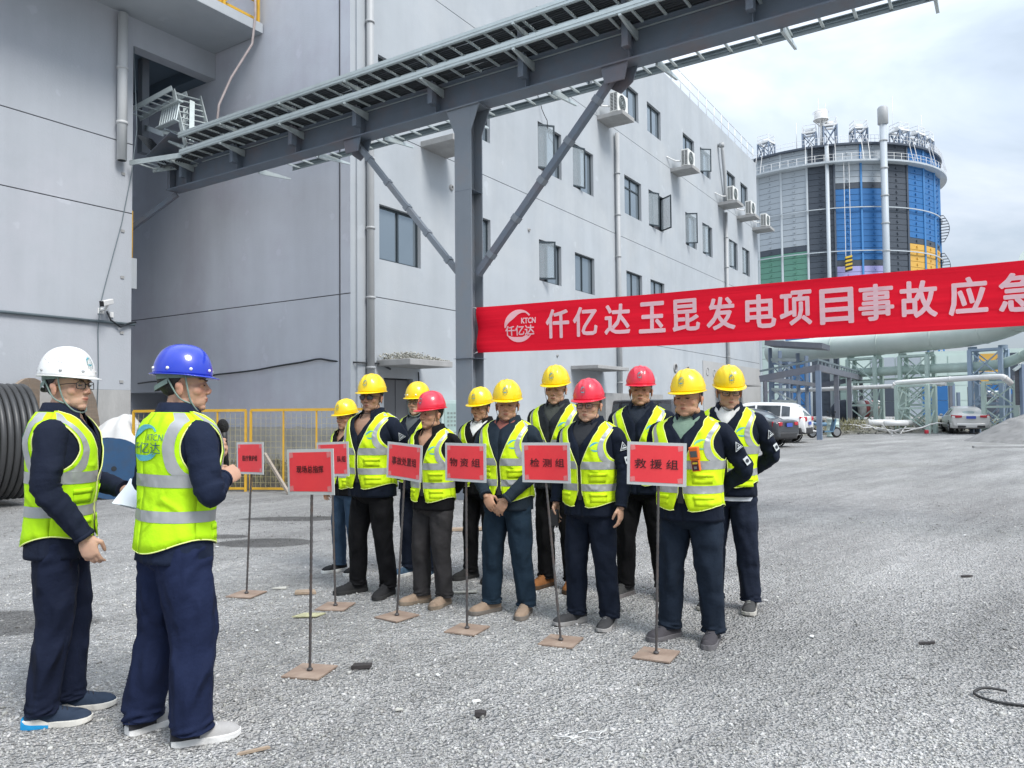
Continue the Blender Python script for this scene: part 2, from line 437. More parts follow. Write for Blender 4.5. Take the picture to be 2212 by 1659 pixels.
# ================================================================== GROUND
STAINS = [(-2.85, 8.66, 0.55, 0.30), (-3.75, 5.45, 0.75, 0.34), (-3.0, 10.6, 0.8, 0.22), (-3.55, 9.1, 0.35, 0.16)]
def ground_mat(name, attr=False, base=(0.425, 0.420, 0.410)):
    m = bpy.data.materials.new(name); m.use_nodes = True
    nt = m.node_tree; L = nt.links.new
    b = nt.nodes['Principled BSDF']; b.inputs['Roughness'].default_value = 0.95; b.inputs['Specular IOR Level'].default_value = 0.15
    g = node(nt, 'ShaderNodeNewGeometry'); P = g.outputs['Position']
    def nz(scale, det=4.0, rough=0.6, st=None):
        v = P
        if st:
            mp_ = node(nt, 'ShaderNodeMapping', vector_type='TEXTURE'); mp_.inputs['Scale'].default_value = st; mp_.inputs['Rotation'].default_value = (0, 0, R(48)); L(P, mp_.inputs['Vector']); v = mp_.outputs['Vector']
        n = node(nt, 'ShaderNodeTexNoise'); n.inputs['Scale'].default_value = scale; n.inputs['Detail'].default_value = det; n.inputs['Roughness'].default_value = rough
        L(v, n.inputs['Vector']); return n.outputs['Fac']
    def mr(x, a, b_, c, d):
        n = node(nt, 'ShaderNodeMapRange'); n.inputs[1].default_value = a; n.inputs[2].default_value = b_; n.inputs[3].default_value = c; n.inputs[4].default_value = d
        L(x, n.inputs[0]); return n.outputs[0]
    def mul(a, b_):
        n = node(nt, 'ShaderNodeMath', operation='MULTIPLY'); L(a, n.inputs[0]); L(b_, n.inputs[1]); return n.outputs[0]
    f = mr(nz(0.35, 5), 0.3, 0.7, 0.86, 1.13)
    f = mul(f, mr(nz(1.5, 6, 0.7, (9.0, 1.0, 1)), 0.3, 0.7, 0.80, 1.18))
    f = mul(f, mr(nz(0.8, 4, 0.6, (3.0, 1.0, 1)), 0.35, 0.65, 0.84, 1.10))
    f = mul(f, mr(nz(9.0, 5, 0.75), 0.3, 0.7, 0.80, 1.20))
    f = mul(f, mr(nz(60.0, 3, 0.75), 0.3, 0.7, 0.74, 1.24))
    # damp oil patches: ellipses with a ragged edge, soaked into the gravel
    sep_ = node(nt, 'ShaderNodeSeparateXYZ'); L(P, sep_.inputs[0])
    wob = mr(nz(2.5, 4), 0.2, 0.8, -0.28, 0.28)
    for (sx, sy, rx, ry) in STAINS:
        def lin(o, c, r):
            n = node(nt, 'ShaderNodeMath', operation='SUBTRACT'); L(o, n.inputs[0]); n.inputs[1].default_value = c
            k = node(nt, 'ShaderNodeMath', operation='DIVIDE'); L(n.outputs[0], k.inputs[0]); k.inputs[1].default_value = r
            return mul(k.outputs[0], k.outputs[0])
        ad = node(nt, 'ShaderNodeMath', operation='ADD'); L(lin(sep_.outputs[0], sx, rx), ad.inputs[0]); L(lin(sep_.outputs[1], sy, ry), ad.inputs[1])
        a2 = node(nt, 'ShaderNodeMath', operation='ADD'); L(ad.outputs[0], a2.inputs[0]); L(wob, a2.inputs[1])
        f = mul(f, mr(a2.outputs[0], 0.85, 1.15, 0.42, 1.0))
    sc = node(nt, 'ShaderNodeVectorMath', operation='SCALE'); sc.inputs[0].default_value = base; L(f, sc.inputs['Scale'])
    out = sc.outputs['Vector']
    if attr:
        at = node(nt, 'ShaderNodeAttribute'); at.attribute_name = 'tone'
        ml = node(nt, 'ShaderNodeVectorMath', operation='MULTIPLY'); L(at.outputs['Color'], ml.inputs[0]); L(out, ml.inputs[1]); out = ml.outputs['Vector']
    else:
        # dusty yellowish sand patches further out
        yn = mr(nz(0.16, 4), 0.56, 0.68, 0.0, 0.30)
        mx = node(nt, 'ShaderNodeMix', data_type='RGBA'); L(yn, mx.inputs['Factor']); L(out, mx.inputs[6]); mx.inputs[7].default_value = (0.33, 0.32, 0.275, 1); out = mx.outputs[2]
        bp = node(nt, 'ShaderNodeBump'); bp.inputs['Strength'].default_value = 1.0; bp.inputs['Distance'].default_value = 0.035
        vo = node(nt, 'ShaderNodeTexVoronoi'); vo.inputs['Scale'].default_value = 55.0; L(P, vo.inputs['Vector'])
        vo2 = node(nt, 'ShaderNodeTexVoronoi'); vo2.inputs['Scale'].default_value = 17.0; L(P, vo2.inputs['Vector'])
        ad = node(nt, 'ShaderNodeMath', operation='ADD'); L(vo.outputs['Distance'], ad.inputs[0]); L(vo2.outputs['Distance'], ad.inputs[1])
        L(ad.outputs[0], bp.inputs['Height']); L(bp.outputs['Normal'], b.inputs['Normal'])
    L(out, b.inputs['Base Color'])
    return m
M_ground = ground_mat('gravel_ground')
M_stone = ground_mat('gravel_stone', True)

def gz(x, y):
    r = math.hypot(x, y)
    k = min(1.0, max(0.0, (r - 7.5) / 10.0))
    n = noise.noise(Vector((x * 0.5, y * 0.5, 1.7))) * 0.55 + noise.noise(Vector((x * 1.7, y * 1.7, 4.2))) * 0.45
    return n * (0.006 + 0.05 * k)
ax = np.concatenate([[-420, -200, -100, -60, -40, -30, -24], np.arange(-20, 32.1, 0.5), [36, 42, 50, 65, 90, 140, 240, 420]])
ay = np.concatenate([[-120, -50, -20, -8], np.arange(-3, 46.1, 0.5), [50, 56, 66, 85, 120, 180, 300, 520, 900]])
gv = [(x, y, gz(x, y)) for y in ay for x in ax]
nx_ = len(ax)
gf = [(j * nx_ + i, j * nx_ + i + 1, (j + 1) * nx_ + i + 1, (j + 1) * nx_ + i) for j in range(len(ay) - 1) for i in range(nx_ - 1)]
g = MB(); g.add(gv, gf, 0, True)
setp(g.build('ground', M_ground), 'grey compacted gravel yard with dark oil patches', None, None, 'structure')

def stones(name, X, Y, Z, rad, tone, material, label):
    n = len(X)
    base = np.array([[1, 0, 0], [0, 1, 0], [-1, 0, 0], [0, -1, 0], [0, 0, 1], [0, 0, -1]], float)
    fc = np.array([[0, 1, 4], [1, 2, 4], [2, 3, 4], [3, 0, 4], [1, 0, 5], [2, 1, 5], [3, 2, 5], [0, 3, 5]])
    jit = rng.normal(0, 0.22, (n, 6, 3))
    q = rng.normal(size=(n, 4)); q /= np.linalg.norm(q, axis=1)[:, None]
    w, x, y, z = q.T
    Rm = np.stack([1 - 2 * (y * y + z * z), 2 * (x * y - z * w), 2 * (x * z + y * w), 2 * (x * y + z * w), 1 - 2 * (x * x + z * z), 2 * (y * z - x * w), 2 * (x * z - y * w), 2 * (y * z + x * w), 1 - 2 * (x * x + y * y)], 1).reshape(n, 3, 3)
    v = (base[None] + jit) * rad[:, None, None] * rng.uniform(0.7, 1.25, (n, 1, 3))
    v = np.einsum('nij,nkj->nki', Rm, v)
    v[:, :, 2] *= 0.8
    v += np.stack([X, Y, Z], 1)[:, None, :]
    me = bpy.data.meshes.new(name)
    me.vertices.add(n * 6); me.vertices.foreach_set('co', v.reshape(-1).astype(np.float32))
    f = (fc[None] + (np.arange(n) * 6)[:, None, None]).reshape(-1)
    me.loops.add(len(f)); me.loops.foreach_set('vertex_index', f.astype(np.int32))
    me.polygons.add(n * 8); me.polygons.foreach_set('loop_start', np.arange(0, n * 24, 3, dtype=np.int32))
    me.update(calc_edges=True)
    ca = me.color_attributes.new('tone', 'FLOAT_COLOR', 'POINT')
    c = np.ones((n * 6, 4), np.float32); c[:, :3] = np.repeat(tone, 6, 0); ca.data.foreach_set('color', c.reshape(-1))
    me.materials.append(material)
    o = bpy.data.objects.new(name, me); COL.objects.link(o)
    return setp(o, label, None, None, 'stuff')
n_st = 105000
Yd = 2.2 * (1 - rng.random(n_st) * (1 - (2.2 / 13.0) ** 0.75)) ** (-1 / 0.75)
Xd = Yd * rng.uniform(-0.75, 0.75, n_st)
keep = np.ones(n_st, bool)
for (sx, sy, rx, ry) in STAINS:
    keep &= ~((((Xd - sx) / rx) ** 2 + ((Yd - sy) / ry) ** 2 < 1.0) & (rng.random(n_st) < 0.6))
Xd, Yd = Xd[keep], Yd[keep]
rad = np.clip(rng.lognormal(math.log(0.0048), 0.42, len(Xd)), 0.0025, 0.018)
tn = np.clip(rng.normal(1.02, 0.21, len(Xd)), 0.35, 1.45)
tone = np.stack([tn, tn * rng.uniform(0.98, 1.01, len(tn)), tn * rng.uniform(0.95, 1.0, len(tn))], 1)
stones('gravel', Xd, Yd, rad * 0.15, rad, tone, M_stone, 'loose grey gravel scattered over the yard')

# ================================================================== WALL WITH REAL HOLES
def wall_cells(mb, fn, u0, u1, z0, z1, holes, mi=0, mi_reveal=None, mi_back=None):
    """holes: (u0, u1, z0, z1, depth, has_back); fn(u, z, depth)"""
    mr_ = mi if mi_reveal is None else mi_reveal
    us = sorted({u0, u1} | {h[0] for h in holes} | {h[1] for h in holes})
    zs = sorted({z0, z1} | {h[2] for h in holes} | {h[3] for h in holes})
    us = [u for u in us if u0 <= u <= u1]; zs = [z for z in zs if z0 <= z <= z1]
    for i in range(len(us) - 1):
        for j in range(len(zs) - 1):
            cu, cz = (us[i] + us[i + 1]) / 2, (zs[j] + zs[j + 1]) / 2
            if any(h[0] < cu < h[1] and h[2] < cz < h[3] for h in holes): continue
            mb.quad(fn(us[i], zs[j], 0), fn(us[i + 1], zs[j], 0), fn(us[i + 1], zs[j + 1], 0), fn(us[i], zs[j + 1], 0), mi)
    for (a, b, c, d, dep, back) in holes:
        mb.quad(fn(a, c, 0), fn(b, c, 0), fn(b, c, dep), fn(a, c, dep), mr_)
        mb.quad(fn(a, d, 0), fn(a, d, dep), fn(b, d, dep), fn(b, d, 0), mr_)
        mb.quad(fn(a, c, 0), fn(a, c, dep), fn(a, d, dep), fn(a, d, 0), mr_)
        mb.quad(fn(b, c, 0), fn(b, d, 0), fn(b, d, dep), fn(b, c, dep), mr_)
        if back: mb.quad(fn(a, c, dep), fn(b, c, dep), fn(b, d, dep), fn(a, d, dep), mi if mi_back is None else mi_back)

# ================================================================== OFFICE BUILDING (right)
bld = bthing('office_building', 'long grey rendered building with rows of dark framed windows', 'building', 0, 0)
LEN, TOP = 33.2, 15.95
WIN = []
row1 = [(0.91, 2.37, 4.95, 6.22), (3.92, 5.38, 5.5, 6.77), (8.0, 9.4, 5.46, 6.74), (10.33, 11.77, 5.46, 6.74), (14.45, 15.95, 5.46, 6.75), (16.8, 18.3, 5.46, 6.75)]
u2 = [(3.92, 5.39), (7.99, 9.48), (10.26, 11.77), (14.38, 15.98), (16.73, 18.32), (20.99, 22.47), (23.32, 24.81), (27.56, 29.1), (29.98, 31.45)]
row2 = [(a, b, 8.93, 10.42) for a, b in u2] + [(0.88, 2.35, 8.4, 9.68)]
u3 = [(7.99, 9.48), (10.26, 11.77), (14.33, 15.82), (16.7, 18.17), (20.83, 22.34), (23.17, 24.69), (27.39, 28.9), (29.87, 31.28)]
row3 = [(a, b, 12.82, 14.04) for a, b in u3]
WIN = row1 + row2 + row3
holes = [(a, b, c, d, 0.20, True) for a, b, c, d in WIN]
for z in (4.07, 7.97, 11.92): holes.append((0.35, LEN - 0.1, z - 0.010, z + 0.010, 0.03, True))
DOOR1 = (1.05, 2.05, 0.0, 2.25)
DOOR2 = (10.4, 11.6, 0.0, 2.4)
DOOR3 = (25.2, 27.6, 0.0, 2.3)
for d in (DOOR1, DOOR2, DOOR3): holes.append((*d, 0.18, True))
w = MB()
wall_cells(w, lambda u, z, d: (u, d, z), 0, LEN, -0.2, TOP, holes, 0, 0, 1)
w.quad((LEN, 0, -0.2), (LEN, 12, -0.2), (LEN, 12, TOP), (LEN, 0, TOP))
w.quad((0, 0, TOP), (LEN, 0, TOP), (LEN, 0.25, TOP), (0, 0.25, TOP))
w.quad((0, 0.25, TOP), (LEN, 0.25, TOP), (LEN, 0.25, TOP - 0.6), (0, 0.25, TOP - 0.6))
w.build('facade_wall', [M_wall, M_groove], bld)
w = MB()
wall_cells(w, lambda v, z, d: (d, v, z), 0, 12.0, -0.2, TOP, [(0.0, 12.0, 4.05, 4.072, 0.03, True), (6.6, 8.6, -0.1, 2.05, 1.5, True)], 0, 0, 1)
w.build('front_wall', [M_wall_dark, M_groove], bld)
w = MB(); w.box(0.02, 0.27, TOP - 0.75, LEN - 0.02, 12, TOP - 0.6); w.build('roof_slab', M_conc, bld)
# corner pilaster joint and cast strip
w = MB(); w.box(0.16, -0.05, -0.2, 0.74, 0.0, TOP - 0.01); w.build('pilaster', M_wall, bld)
w = MB(); w.box(-0.012, 0.30, 0.0, -0.002, 0.33, TOP); w.build('wall_joint', M_groove, bld)
# rough pale base band of the front wall, behind the fence
w = MB()
w.grid(lambda i, j: (-0.10 - 0.03 * noise.noise(Vector((j * 9, i * 3, 2))), 0.05 + j * 4.6, 0.30 + i * (0.84 + 0.05 * noise.noise(Vector((j * 14, 0, 5))))), 8, 50)
w.build('wall_base', mat('base_plaster', (0.43, 0.42, 0.39), 0.95, 0.15, 1.5, 0.4, 12, dirt=(0.30, 0.29, 0.27), dscale=1.5, damt=0.7, stretch=(1, 2.5, 0.6)), bld)

def window_at(u0, u1, z0, z1, open_l=0, open_r=0, split=0.5, trans=False):
    fw = 0.05
    d0, d1 = 0.10, 0.16
    m = MB()
    m.box(u0, d0, z0, u0 + fw, d1, z1); m.box(u1 - fw, d0, z0, u1, d1, z1)
    m.box(u0 + fw, d0, z0, u1 - fw, d1, z0 + fw); m.box(u0 + fw, d0, z1 - fw, u1 - fw, d1, z1)
    um = u0 + (u1 - u0) * split
    m.box(um - 0.03, d0 - 0.005, z0 + fw, um + 0.03, d1 + 0.005, z1 - fw)
    if trans:
        zt = z0 + (z1 - z0) * 0.72
        m.box(u0 + fw, d0 - 0.003, zt - 0.025, um - 0.03, d1 + 0.003, zt + 0.025); m.box(um + 0.03, d0 - 0.003, zt - 0.025, u1 - fw, d1 + 0.003, zt + 0.025)
    f = m.build('window', M_frame, bld)
    OFF_f = f
    for (a, b, op) in ((u0 + fw, um - 0.03, open_l), (um + 0.03, u1 - fw, open_r)):
        if op:
            # casement swung outwards about its outer jamb
            hinge_left = (a < um - 0.1)
            wd = b - a
            ang = R(op)
            hx = a if hinge_left else b
            sx = 1 if hinge_left else -1
            def T(x, y, z, hx=hx, sx=sx, ang=ang):
                return (hx + sx * (x * math.cos(ang)) + sx * y * math.sin(ang), 0.095 - x * math.sin(ang) + y * math.cos(ang), z)
            s = MB()
            for (x0, x1, za, zb) in ((0, 0.045, z0 + fw, z1 - fw), (wd - 0.045, wd, z0 + fw, z1 - fw), (0.045, wd - 0.045, z0 + fw, z0 + fw + 0.05), (0.045, wd - 0.045, z1 - fw - 0.05, z1 - fw)):
                q = MB(); q.box(x0, -0.02, za, x1, 0.02, zb); s.add([T(*p) for p in q.v], q.f)
            sh = s.build('sash', M_frame, f)
            q = MB(); q.box(0.045, -0.005, z0 + fw + 0.05, wd - 0.045, 0.005, z1 - fw - 0.05)
            p = MB(); p.add([T(*p_) for p_ in q.v], q.f); p.build('pane', M_sash, f)
        else:
            p = MB(); p.box(a, 0.125, z0 + fw, b, 0.135, z1 - fw); p.build('pane', M_glass, f)
    return f
OPENS = {(7.99, 8.93): (38, 0), (10.26, 8.93): (20, 0), (16.73, 8.93): (25, 55), (20.99, 8.93): (62, 0), (23.32, 8.93): (18, 0), (8.0, 5.46): (48, 0), (23.17, 12.82): (50, 0), (27.56, 8.93): (15, 0), (29.98, 8.93): (12, 0)}
for (a, b, c, d) in WIN:
    ol, orr = OPENS.get((a, c), (0, 0))
    window_at(a, b, c, d, ol, orr, 0.5 if a < 1 else 0.47, trans=(a in (14.38,)))
# downpipes with clips
for (u, zt, zb) in ((0.47, TOP + 0.1, 0.2), (13.52, 11.7, 0.2), (26.72, 11.6, 0.3)):
    m = MB(); m.tube([(u, -0.15 if u < 1 else -0.12, zb), (u, -0.15 if u < 1 else -0.12, zt)], 0.085, 12)
    z = zb + 0.7
    while z < zt:
        m.lathe([(0.083, -0.025), (0.105, -0.025), (0.105, 0.025), (0.083, 0.025)], 12, (u, -0.15 if u < 1 else -0.12, z)); m.box(u - 0.012, -0.10, z - 0.012, u + 0.012, 0, z + 0.012)
        z += 1.55
    m.build('downpipe', M_pvc_grey, bld)
m = MB(); m.tube([(25.95, -0.02, 14.9), (25.95, -0.2, 14.95), (26.0, -0.22, 14.6), (26.45, -0.18, 13.3), (26.7, -0.12, 12.6), (26.72, -0.12, 11.95)], 0.085, 10)
m.lathe([(0.05, -0.1), (0.13, -0.1), (0.13, 0.1), (0.05, 0.1)], 12, (25.95, -0.2, 14.9)); m.build('downpipe', M_pvc_grey, bld)
# ledges for the air conditioners
LEDGES = [(2.38, 3.4, 7.95), (5.0, 6.1, 11.78), (12.1, 13.1, 11.78), (19.2, 20.15, 11.78), (25.75, 26.85, 11.78), (29.0, 29.95, 11.78), (32.1, 33.15, 11.75)]
for (a, b, z) in LEDGES:
    m = MB(); m.box(a, -1.0, z, b, 0.002, z + 0.15); m.build('ledge', M_conc, bld, bevel=0.012)
# roof railing
m = MB()
u = 9.0
while u < LEN:
    p = MB(); p.tube([(u, 0.12, TOP), (u, 0.12, TOP + 0.95)], 0.022, 6); p.build('railing_post', M_white, bld); u += 1.2
for z in (0.95, 0.5): m.tube([(8.5, 0.12, TOP + z), (LEN, 0.12, TOP + z)], 0.02, 6)
m.build('railing', M_white, bld)
# entrance canopies
for (a, b, z, t, out) in ((0.80, 2.32, 2.50, 0.14, 1.0), (9.95, 12.35, 2.80, 0.12, 1.0), (24.6, 29.2, 2.62, 0.12, 1.1)):
    m = MB(); m.box(a, -out, z, b, -0.002, z + t); m.build('canopy', M_conc, bld, bevel=0.015)
# doors
for (a, b, c, d), col in ((DOOR1, (0.13, 0.13, 0.135)), (DOOR2, (0.24, 0.24, 0.24)), (DOOR3, (0.22, 0.215, 0.21))):
    md = mat('door_paint', col, 0.5, 0.08, 2)
    m = MB(); m.box(a + 0.03, 0.11, c + 0.02, b - 0.03, 0.16, d - 0.03); dr = m.build('door', md, bld, bevel=0.006)
    m = MB(); m.box(a + 0.15, 0.07, 1.02, b - 0.15, 0.108, 1.07); m.box(a + 0.12, 0.06, 0.93, a + 0.2, 0.108, 1.16); m.build('handle', M_black, dr)
    m = MB(); m.box((a + b) / 2 - 0.006, 0.1, c + 0.02, (a + b) / 2 + 0.006, 0.109, d - 0.03); m.build('door_seam', M_groove, dr)
# round vents in the far part of the facade
for (u, z, r) in ((19.4, 3.25, 0.20), (20.9, 3.2, 0.2), (23.6, 3.25, 0.21), (24.6, 3.2, 0.2)):
    m = MB(); m.lathe([(r * 0.72, 0.02), (r * 0.72, -0.05), (r, -0.05), (r, 0.0)], 18, (u, 0, z), (0, 1, 0)); m.disc((u, -0.006, z), r * 0.72, (0, 1, 0), 18, 1)
    m.build('vent', [M_conc, M_groove], bld)
m = MB(); m.box(23.0, -0.03, 0.2, 33.1, -0.002, 3.75); m.build('plinth_panel', mat('plinth_render', (0.41, 0.41, 0.405), 0.9, 0.06, 0.6, dirt=(0.33, 0.33, 0.32), dscale=0.5, damt=0.6), bld)
# grey lower side-building block with a barred opening, behind the vans
m = MB(); m.box(11.9, -0.30, 0, 17.2, -0.004, 2.05); m.box(15.2, -0.31, 1.1, 16.3, -0.301, 1.75, 1); m.build('annex_wall', [M_conc, M_dark], bld)
m = MB()
for i in range(9): m.box(15.25 + i * 0.125, -0.33, 1.1, 15.27 + i * 0.125, -0.315, 1.75)
m.build('bars', M_frame, bld)
# plaster scars and small stubs left on the facade
m = MB()
for (u, z, r) in ((3.6, 7.25, 0.07), (7.4, 6.9, 0.05), (9.05, 3.2, 0.04)):
    m.lathe([(r * 0.5, 0.0), (r * 0.5, -0.05), (r, -0.04), (r * 1.2, -0.003)], 12, (u, 0, z), (0, 1, 0))
m.build('pipe_stub', M_conc, bld)
# thin black cables
def wire(name, pts, r, label, cat='cable', material=None, n=6, group=None, parent=None):
    m = MB(); m.tube(pts, r, n); o = m.build(name, material or M_cable, parent)
    if parent is None: setp(o, label, cat, group)
    return o
def sag(p, q, s, n=12, wob=0.0, seed=0):
    p, q = Vector(p), Vector(q); out = []
    for i in range(n + 1):
        t = i / n; v = p.lerp(q, t); v.z -= 4 * s * t * (1 - t)
        if wob: v += Vector((noise.noise(Vector((t * 5, seed, 0))), noise.noise(Vector((t * 5, seed, 9))), noise.noise(Vector((t * 5, seed, 5))))) * wob
        out.append(tuple(v))
    return out
pts = sag(B(-0.06, 8.0, 2.30), B(-0.06, 1.0, 2.66), 0.06, 14, 0.04, 3) + sag(B(-0.06, 0.85, 2.66), B(0.10, -0.1, 2.55), 0.02, 4) + [tuple(B(0.85, -0.08, 2.56)), tuple(B(1.2, -0.06, 2.45))]
wire('black_cable', pts, 0.022, 'black cable strung low along the dark front wall of the grey building')
wire('black_cable', [tuple(B(2.2, -0.05, 2.42)), tuple(B(2.3, -0.05, 1.3)), tuple(B(2.3, -0.04, 0.2))], 0.018, 'short black cable running down the wall beside the first entrance canopy')
pts = sag(B(7.97, -0.03, 11.2), B(8.6, -0.25, 9.5), -0.1, 8, 0.1, 8)
wire('loose_wire', pts, 0.012, 'thin loose wire dangling over the open window beside the diagonal brace', 'wire')

# rubble left on the first canopy
n = 1500
X = rng.uniform(0.82, 2.28, n); Yv = -rng.uniform(0.05, 0.98, n); h = np.clip(0.15 * (1.25 - (X - 0.8)) + 0.02, 0.012, 0.15)
Z = 2.645 + rng.random(n) * h
W3 = np.array([list(B(a, b, c)) for a, b, c in zip(X, Yv, Z)])
tn = np.clip(rng.normal(0.95, 0.25, n), 0.4, 1.5); tone = np.stack([tn, tn, tn * 0.92], 1)
stones('canopy_rubble', W3[:, 0], W3[:, 1], W3[:, 2], rng.uniform(0.008, 0.028, n), tone, M_stone, 'broken mortar and rubble heaped on the first entrance canopy')
# meter cabinet under the canopy
t = bthing('meter_cabinet', 'pale green wall cabinet beside the steel column', 'cabinet', 3.1, -0.02, 0.9)
m = MB(); m.box(2.75, -0.32, 0.85, 3.65, -0.03, 1.75); m.build('casing', mat('cabinet_paint', (0.42, 0.52, 0.50), 0.5, 0.06, 3), t, bevel=0.01)
m = MB(); m.box(2.85, -0.335, 0.95, 3.55, -0.322, 1.66); dr = m.build('door', mat('cabinet_door', (0.32, 0.43, 0.41), 0.3, 0.1, 3), t)
m = MB()
for k in range(16): m.box(2.95 + (k % 4) * 0.13, -0.34, 1.1 + (k // 4) * 0.1, 3.03 + (k % 4) * 0.13, -0.336, 1.15 + (k // 4) * 0.1)
m.build('gauges', mat('gauge_grey', (0.2, 0.24, 0.23), 0.6, 0.3, 20), dr)
m = MB(); m.box(2.8, -0.30, 0.0, 3.6, -0.05, 0.83); m.build('ribbed_stand', mat('ribbed_sheet', (0.55, 0.56, 0.55), 0.6, 0.2, 10, stretch=(4, 1, 0.1)), t)

# air conditioners
def aircon(u, z, label):
    t = bthing('air_conditioner', label, 'air conditioner', u + 0.1, -0.7, z, 'outdoor units on the facade ledges')
    h, wd, dp = 0.72, 0.86, 0.34
    y0 = -0.78
    u0 = u + 0.10
    m = MB(); m.box(u0, y0, z + 0.05, u0 + wd, y0 + dp, z + 0.05 + h); m.build('casing', M_ac, t, bevel=0.02)
    m = MB(); m.box(u0 + 0.05, y0 + 0.03, z, u0 + 0.15, y0 + dp - 0.03, z + 0.05); m.box(u0 + wd - 0.15, y0 + 0.03, z, u0 + wd - 0.05, y0 + dp - 0.03, z + 0.05); m.build('feet', M_black, t)
    cx, cz, r = u0 + wd * 0.40, z + 0.05 + h * 0.5, 0.27
    m = MB(); m.disc((cx, y0 - 0.004, cz), r, (0, -1, 0), 24); m.build('fan_opening', M_acgrille, t)
    m = MB()
    for rr in (0.27, 0.2, 0.13, 0.06): m.lathe([(rr - 0.008, -0.004), (rr - 0.008, -0.02), (rr + 0.008, -0.02), (rr + 0.008, -0.004)], 24, (cx, y0 - 0.004, cz), (0, 1, 0))
    for k in range(8):
        a = math.pi * k / 4; m.bar((cx + 0.05 * math.cos(a), y0 - 0.02, cz + 0.05 * math.sin(a)), (cx + r * math.cos(a), y0 - 0.02, cz + r * math.sin(a)), 0.01, 0.01)
    m.disc((cx, y0 - 0.024, cz), 0.06, (0, -1, 0), 16)
    m.build('fan_grille', M_acgrid, t)
    m = MB()
    for row in range(12):
        for c in range(2):
            m.box(u0 - 0.006, y0 + 0.04 + c * 0.14, z + 0.1 + row * 0.052, u0 - 0.001, y0 + 0.04 + c * 0.14 + 0.11, z + 0.128 + row * 0.052)
    m.build('side_louvres', M_acgrille, t)
    m = MB(); m.tube([(u0 + 0.1, y0 + dp, z + 0.3), (u0 - 0.1, -0.25, z + 0.28), (u0 - 0.3, -0.12, z + 0.33), (u0 - 0.5, -0.03, z + 0.38), (u0 - 0.55, 0.01, z + 0.38)], 0.03, 6); m.build('pipe', M_white, t)
M_ac = mat('ac_casing', (0.72, 0.72, 0.69), 0.45, 0.04, 4, dirt=(0.55, 0.54, 0.50), dscale=3, damt=0.3)
M_acgrille = mat('ac_dark', (0.03, 0.033, 0.035), 0.6, 0.1)
M_acgrid = mat('ac_grid', (0.22, 0.25, 0.25), 0.5, 0.1)
for i, (a, b, z) in enumerate(LEDGES[2:]):
    aircon(a, z + 0.15, ['white air conditioner unit nearest the diagonal steel brace', 'white air conditioner unit on the second ledge, left of an open casement', 'white air conditioner unit below the bent downpipe', 'small white air conditioner unit on the fourth ledge from the brace', 'white air conditioner unit on the ledge at the building end, against the coloured tank'][i])

# ================================================================== LEFT BUILDING
VL = 4.73
lb = bthing('left_building', 'tall pale grey concrete building with a balcony slab at the left', 'building', -2.16, VL)
holes = [(-24.0, -2.16, z - 0.012, z + 0.012, 0.03, True) for z in (6.04, 7.63)]
w = MB()
wall_cells(w, lambda u, z, d: (u, VL + d, z), -24.0, -2.16, 2.02, 17.0, holes, 0, 0, 1)
w.quad((-2.16, VL, 2.02), (-2.16, VL + 8, 2.02), (-2.16, VL + 8, 17.0), (-2.16, VL, 17.0))
w.build('wall', [M_wall_left, M_groove], lb)
M_raw = mat('raw_concrete', (0.40, 0.40, 0.395), 0.95, 0.14, 1.2, 0.3, 25, dirt=(0.50, 0.50, 0.49), dscale=2.2, damt=0.7, stretch=(1, 1, 0.35))
w = MB(); w.box(-24.0, VL - 0.012, -0.2, -2.163, VL + 1, 2.015); w.build('unrendered_base', M_raw, lb)
# bridge section over the gap, slab and balcony rail
w = MB()
w.box(-2.158, VL, 9.94, -0.01, VL + 0.35, 10.585); w.box(-2.158, VL, 10.83, -0.01, VL + 0.35, 17.0)
w.build('bridge_beam', M_wall_left, lb)
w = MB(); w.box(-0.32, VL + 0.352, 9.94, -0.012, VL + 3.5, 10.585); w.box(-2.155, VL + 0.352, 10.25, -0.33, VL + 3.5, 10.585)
w.build('bridge_soffit', mat('soffit_painted_shade', (0.10, 0.14, 0.18), 0.8, 0.1, 1), lb)  # shade inside the opening is put into this dark blue colour
w = MB(); w.box(-9.0, 2.87, 10.585, -0.035, VL + 0.36, 10.825); w.build('balcony_slab', M_wall, lb, bevel=0.01)
m = MB()
for u in np.arange(-5.0, 0.0, 0.95):
    p = MB(); p.box(u - 0.03 + 0.15, 2.94, 10.83, u + 0.03 + 0.15, 3.0, 11.95); p.build('railing_post', M_yellow, lb)
for z in (10.95, 11.4, 11.9): m.bar((-5.0, 3.035, z), (-0.10, 3.035, z), 0.05, 0.06)
m.bar((-0.12, 3.06, 10.98), (-0.12, VL, 10.98), 0.05, 0.06); m.bar((-0.12, 3.06, 11.9), (-0.12, VL, 11.9), 0.05, 0.06)
for u in np.arange(-5.0, -0.9, 0.95): m.bar((u + 0.2, 2.97, 10.98), (u + 1.05, 2.97, 11.85), 0.03, 0.03)
m.build('railing', M_yellow, lb)
# rainwater pipe
m = MB(); m.tube([(-2.49, VL - 0.14, 7.15), (-2.49, VL - 0.14, 10.5)], 0.105, 16)
for z in (8.0, 9.25): m.lathe([(0.10, -0.03), (0.122, -0.03), (0.122, 0.03), (0.10, 0.03)], 16, (-2.49, VL - 0.14, z))
m.disc((-2.49, VL - 0.14, 7.149), 0.09, (0, 0, -1), 16, 1)
m.build('downpipe', [M_pvc, M_dark], lb)
m = MB()
for z in (10.25, 9.3, 8.35, 6.9, 5.6, 4.55, 3.3, 2.2):
    m.box(-2.42, VL - 0.02, z - 0.03, -2.34, VL - 0.002, z + 0.03)
m.build('wall_bracket', M_conc, lb)
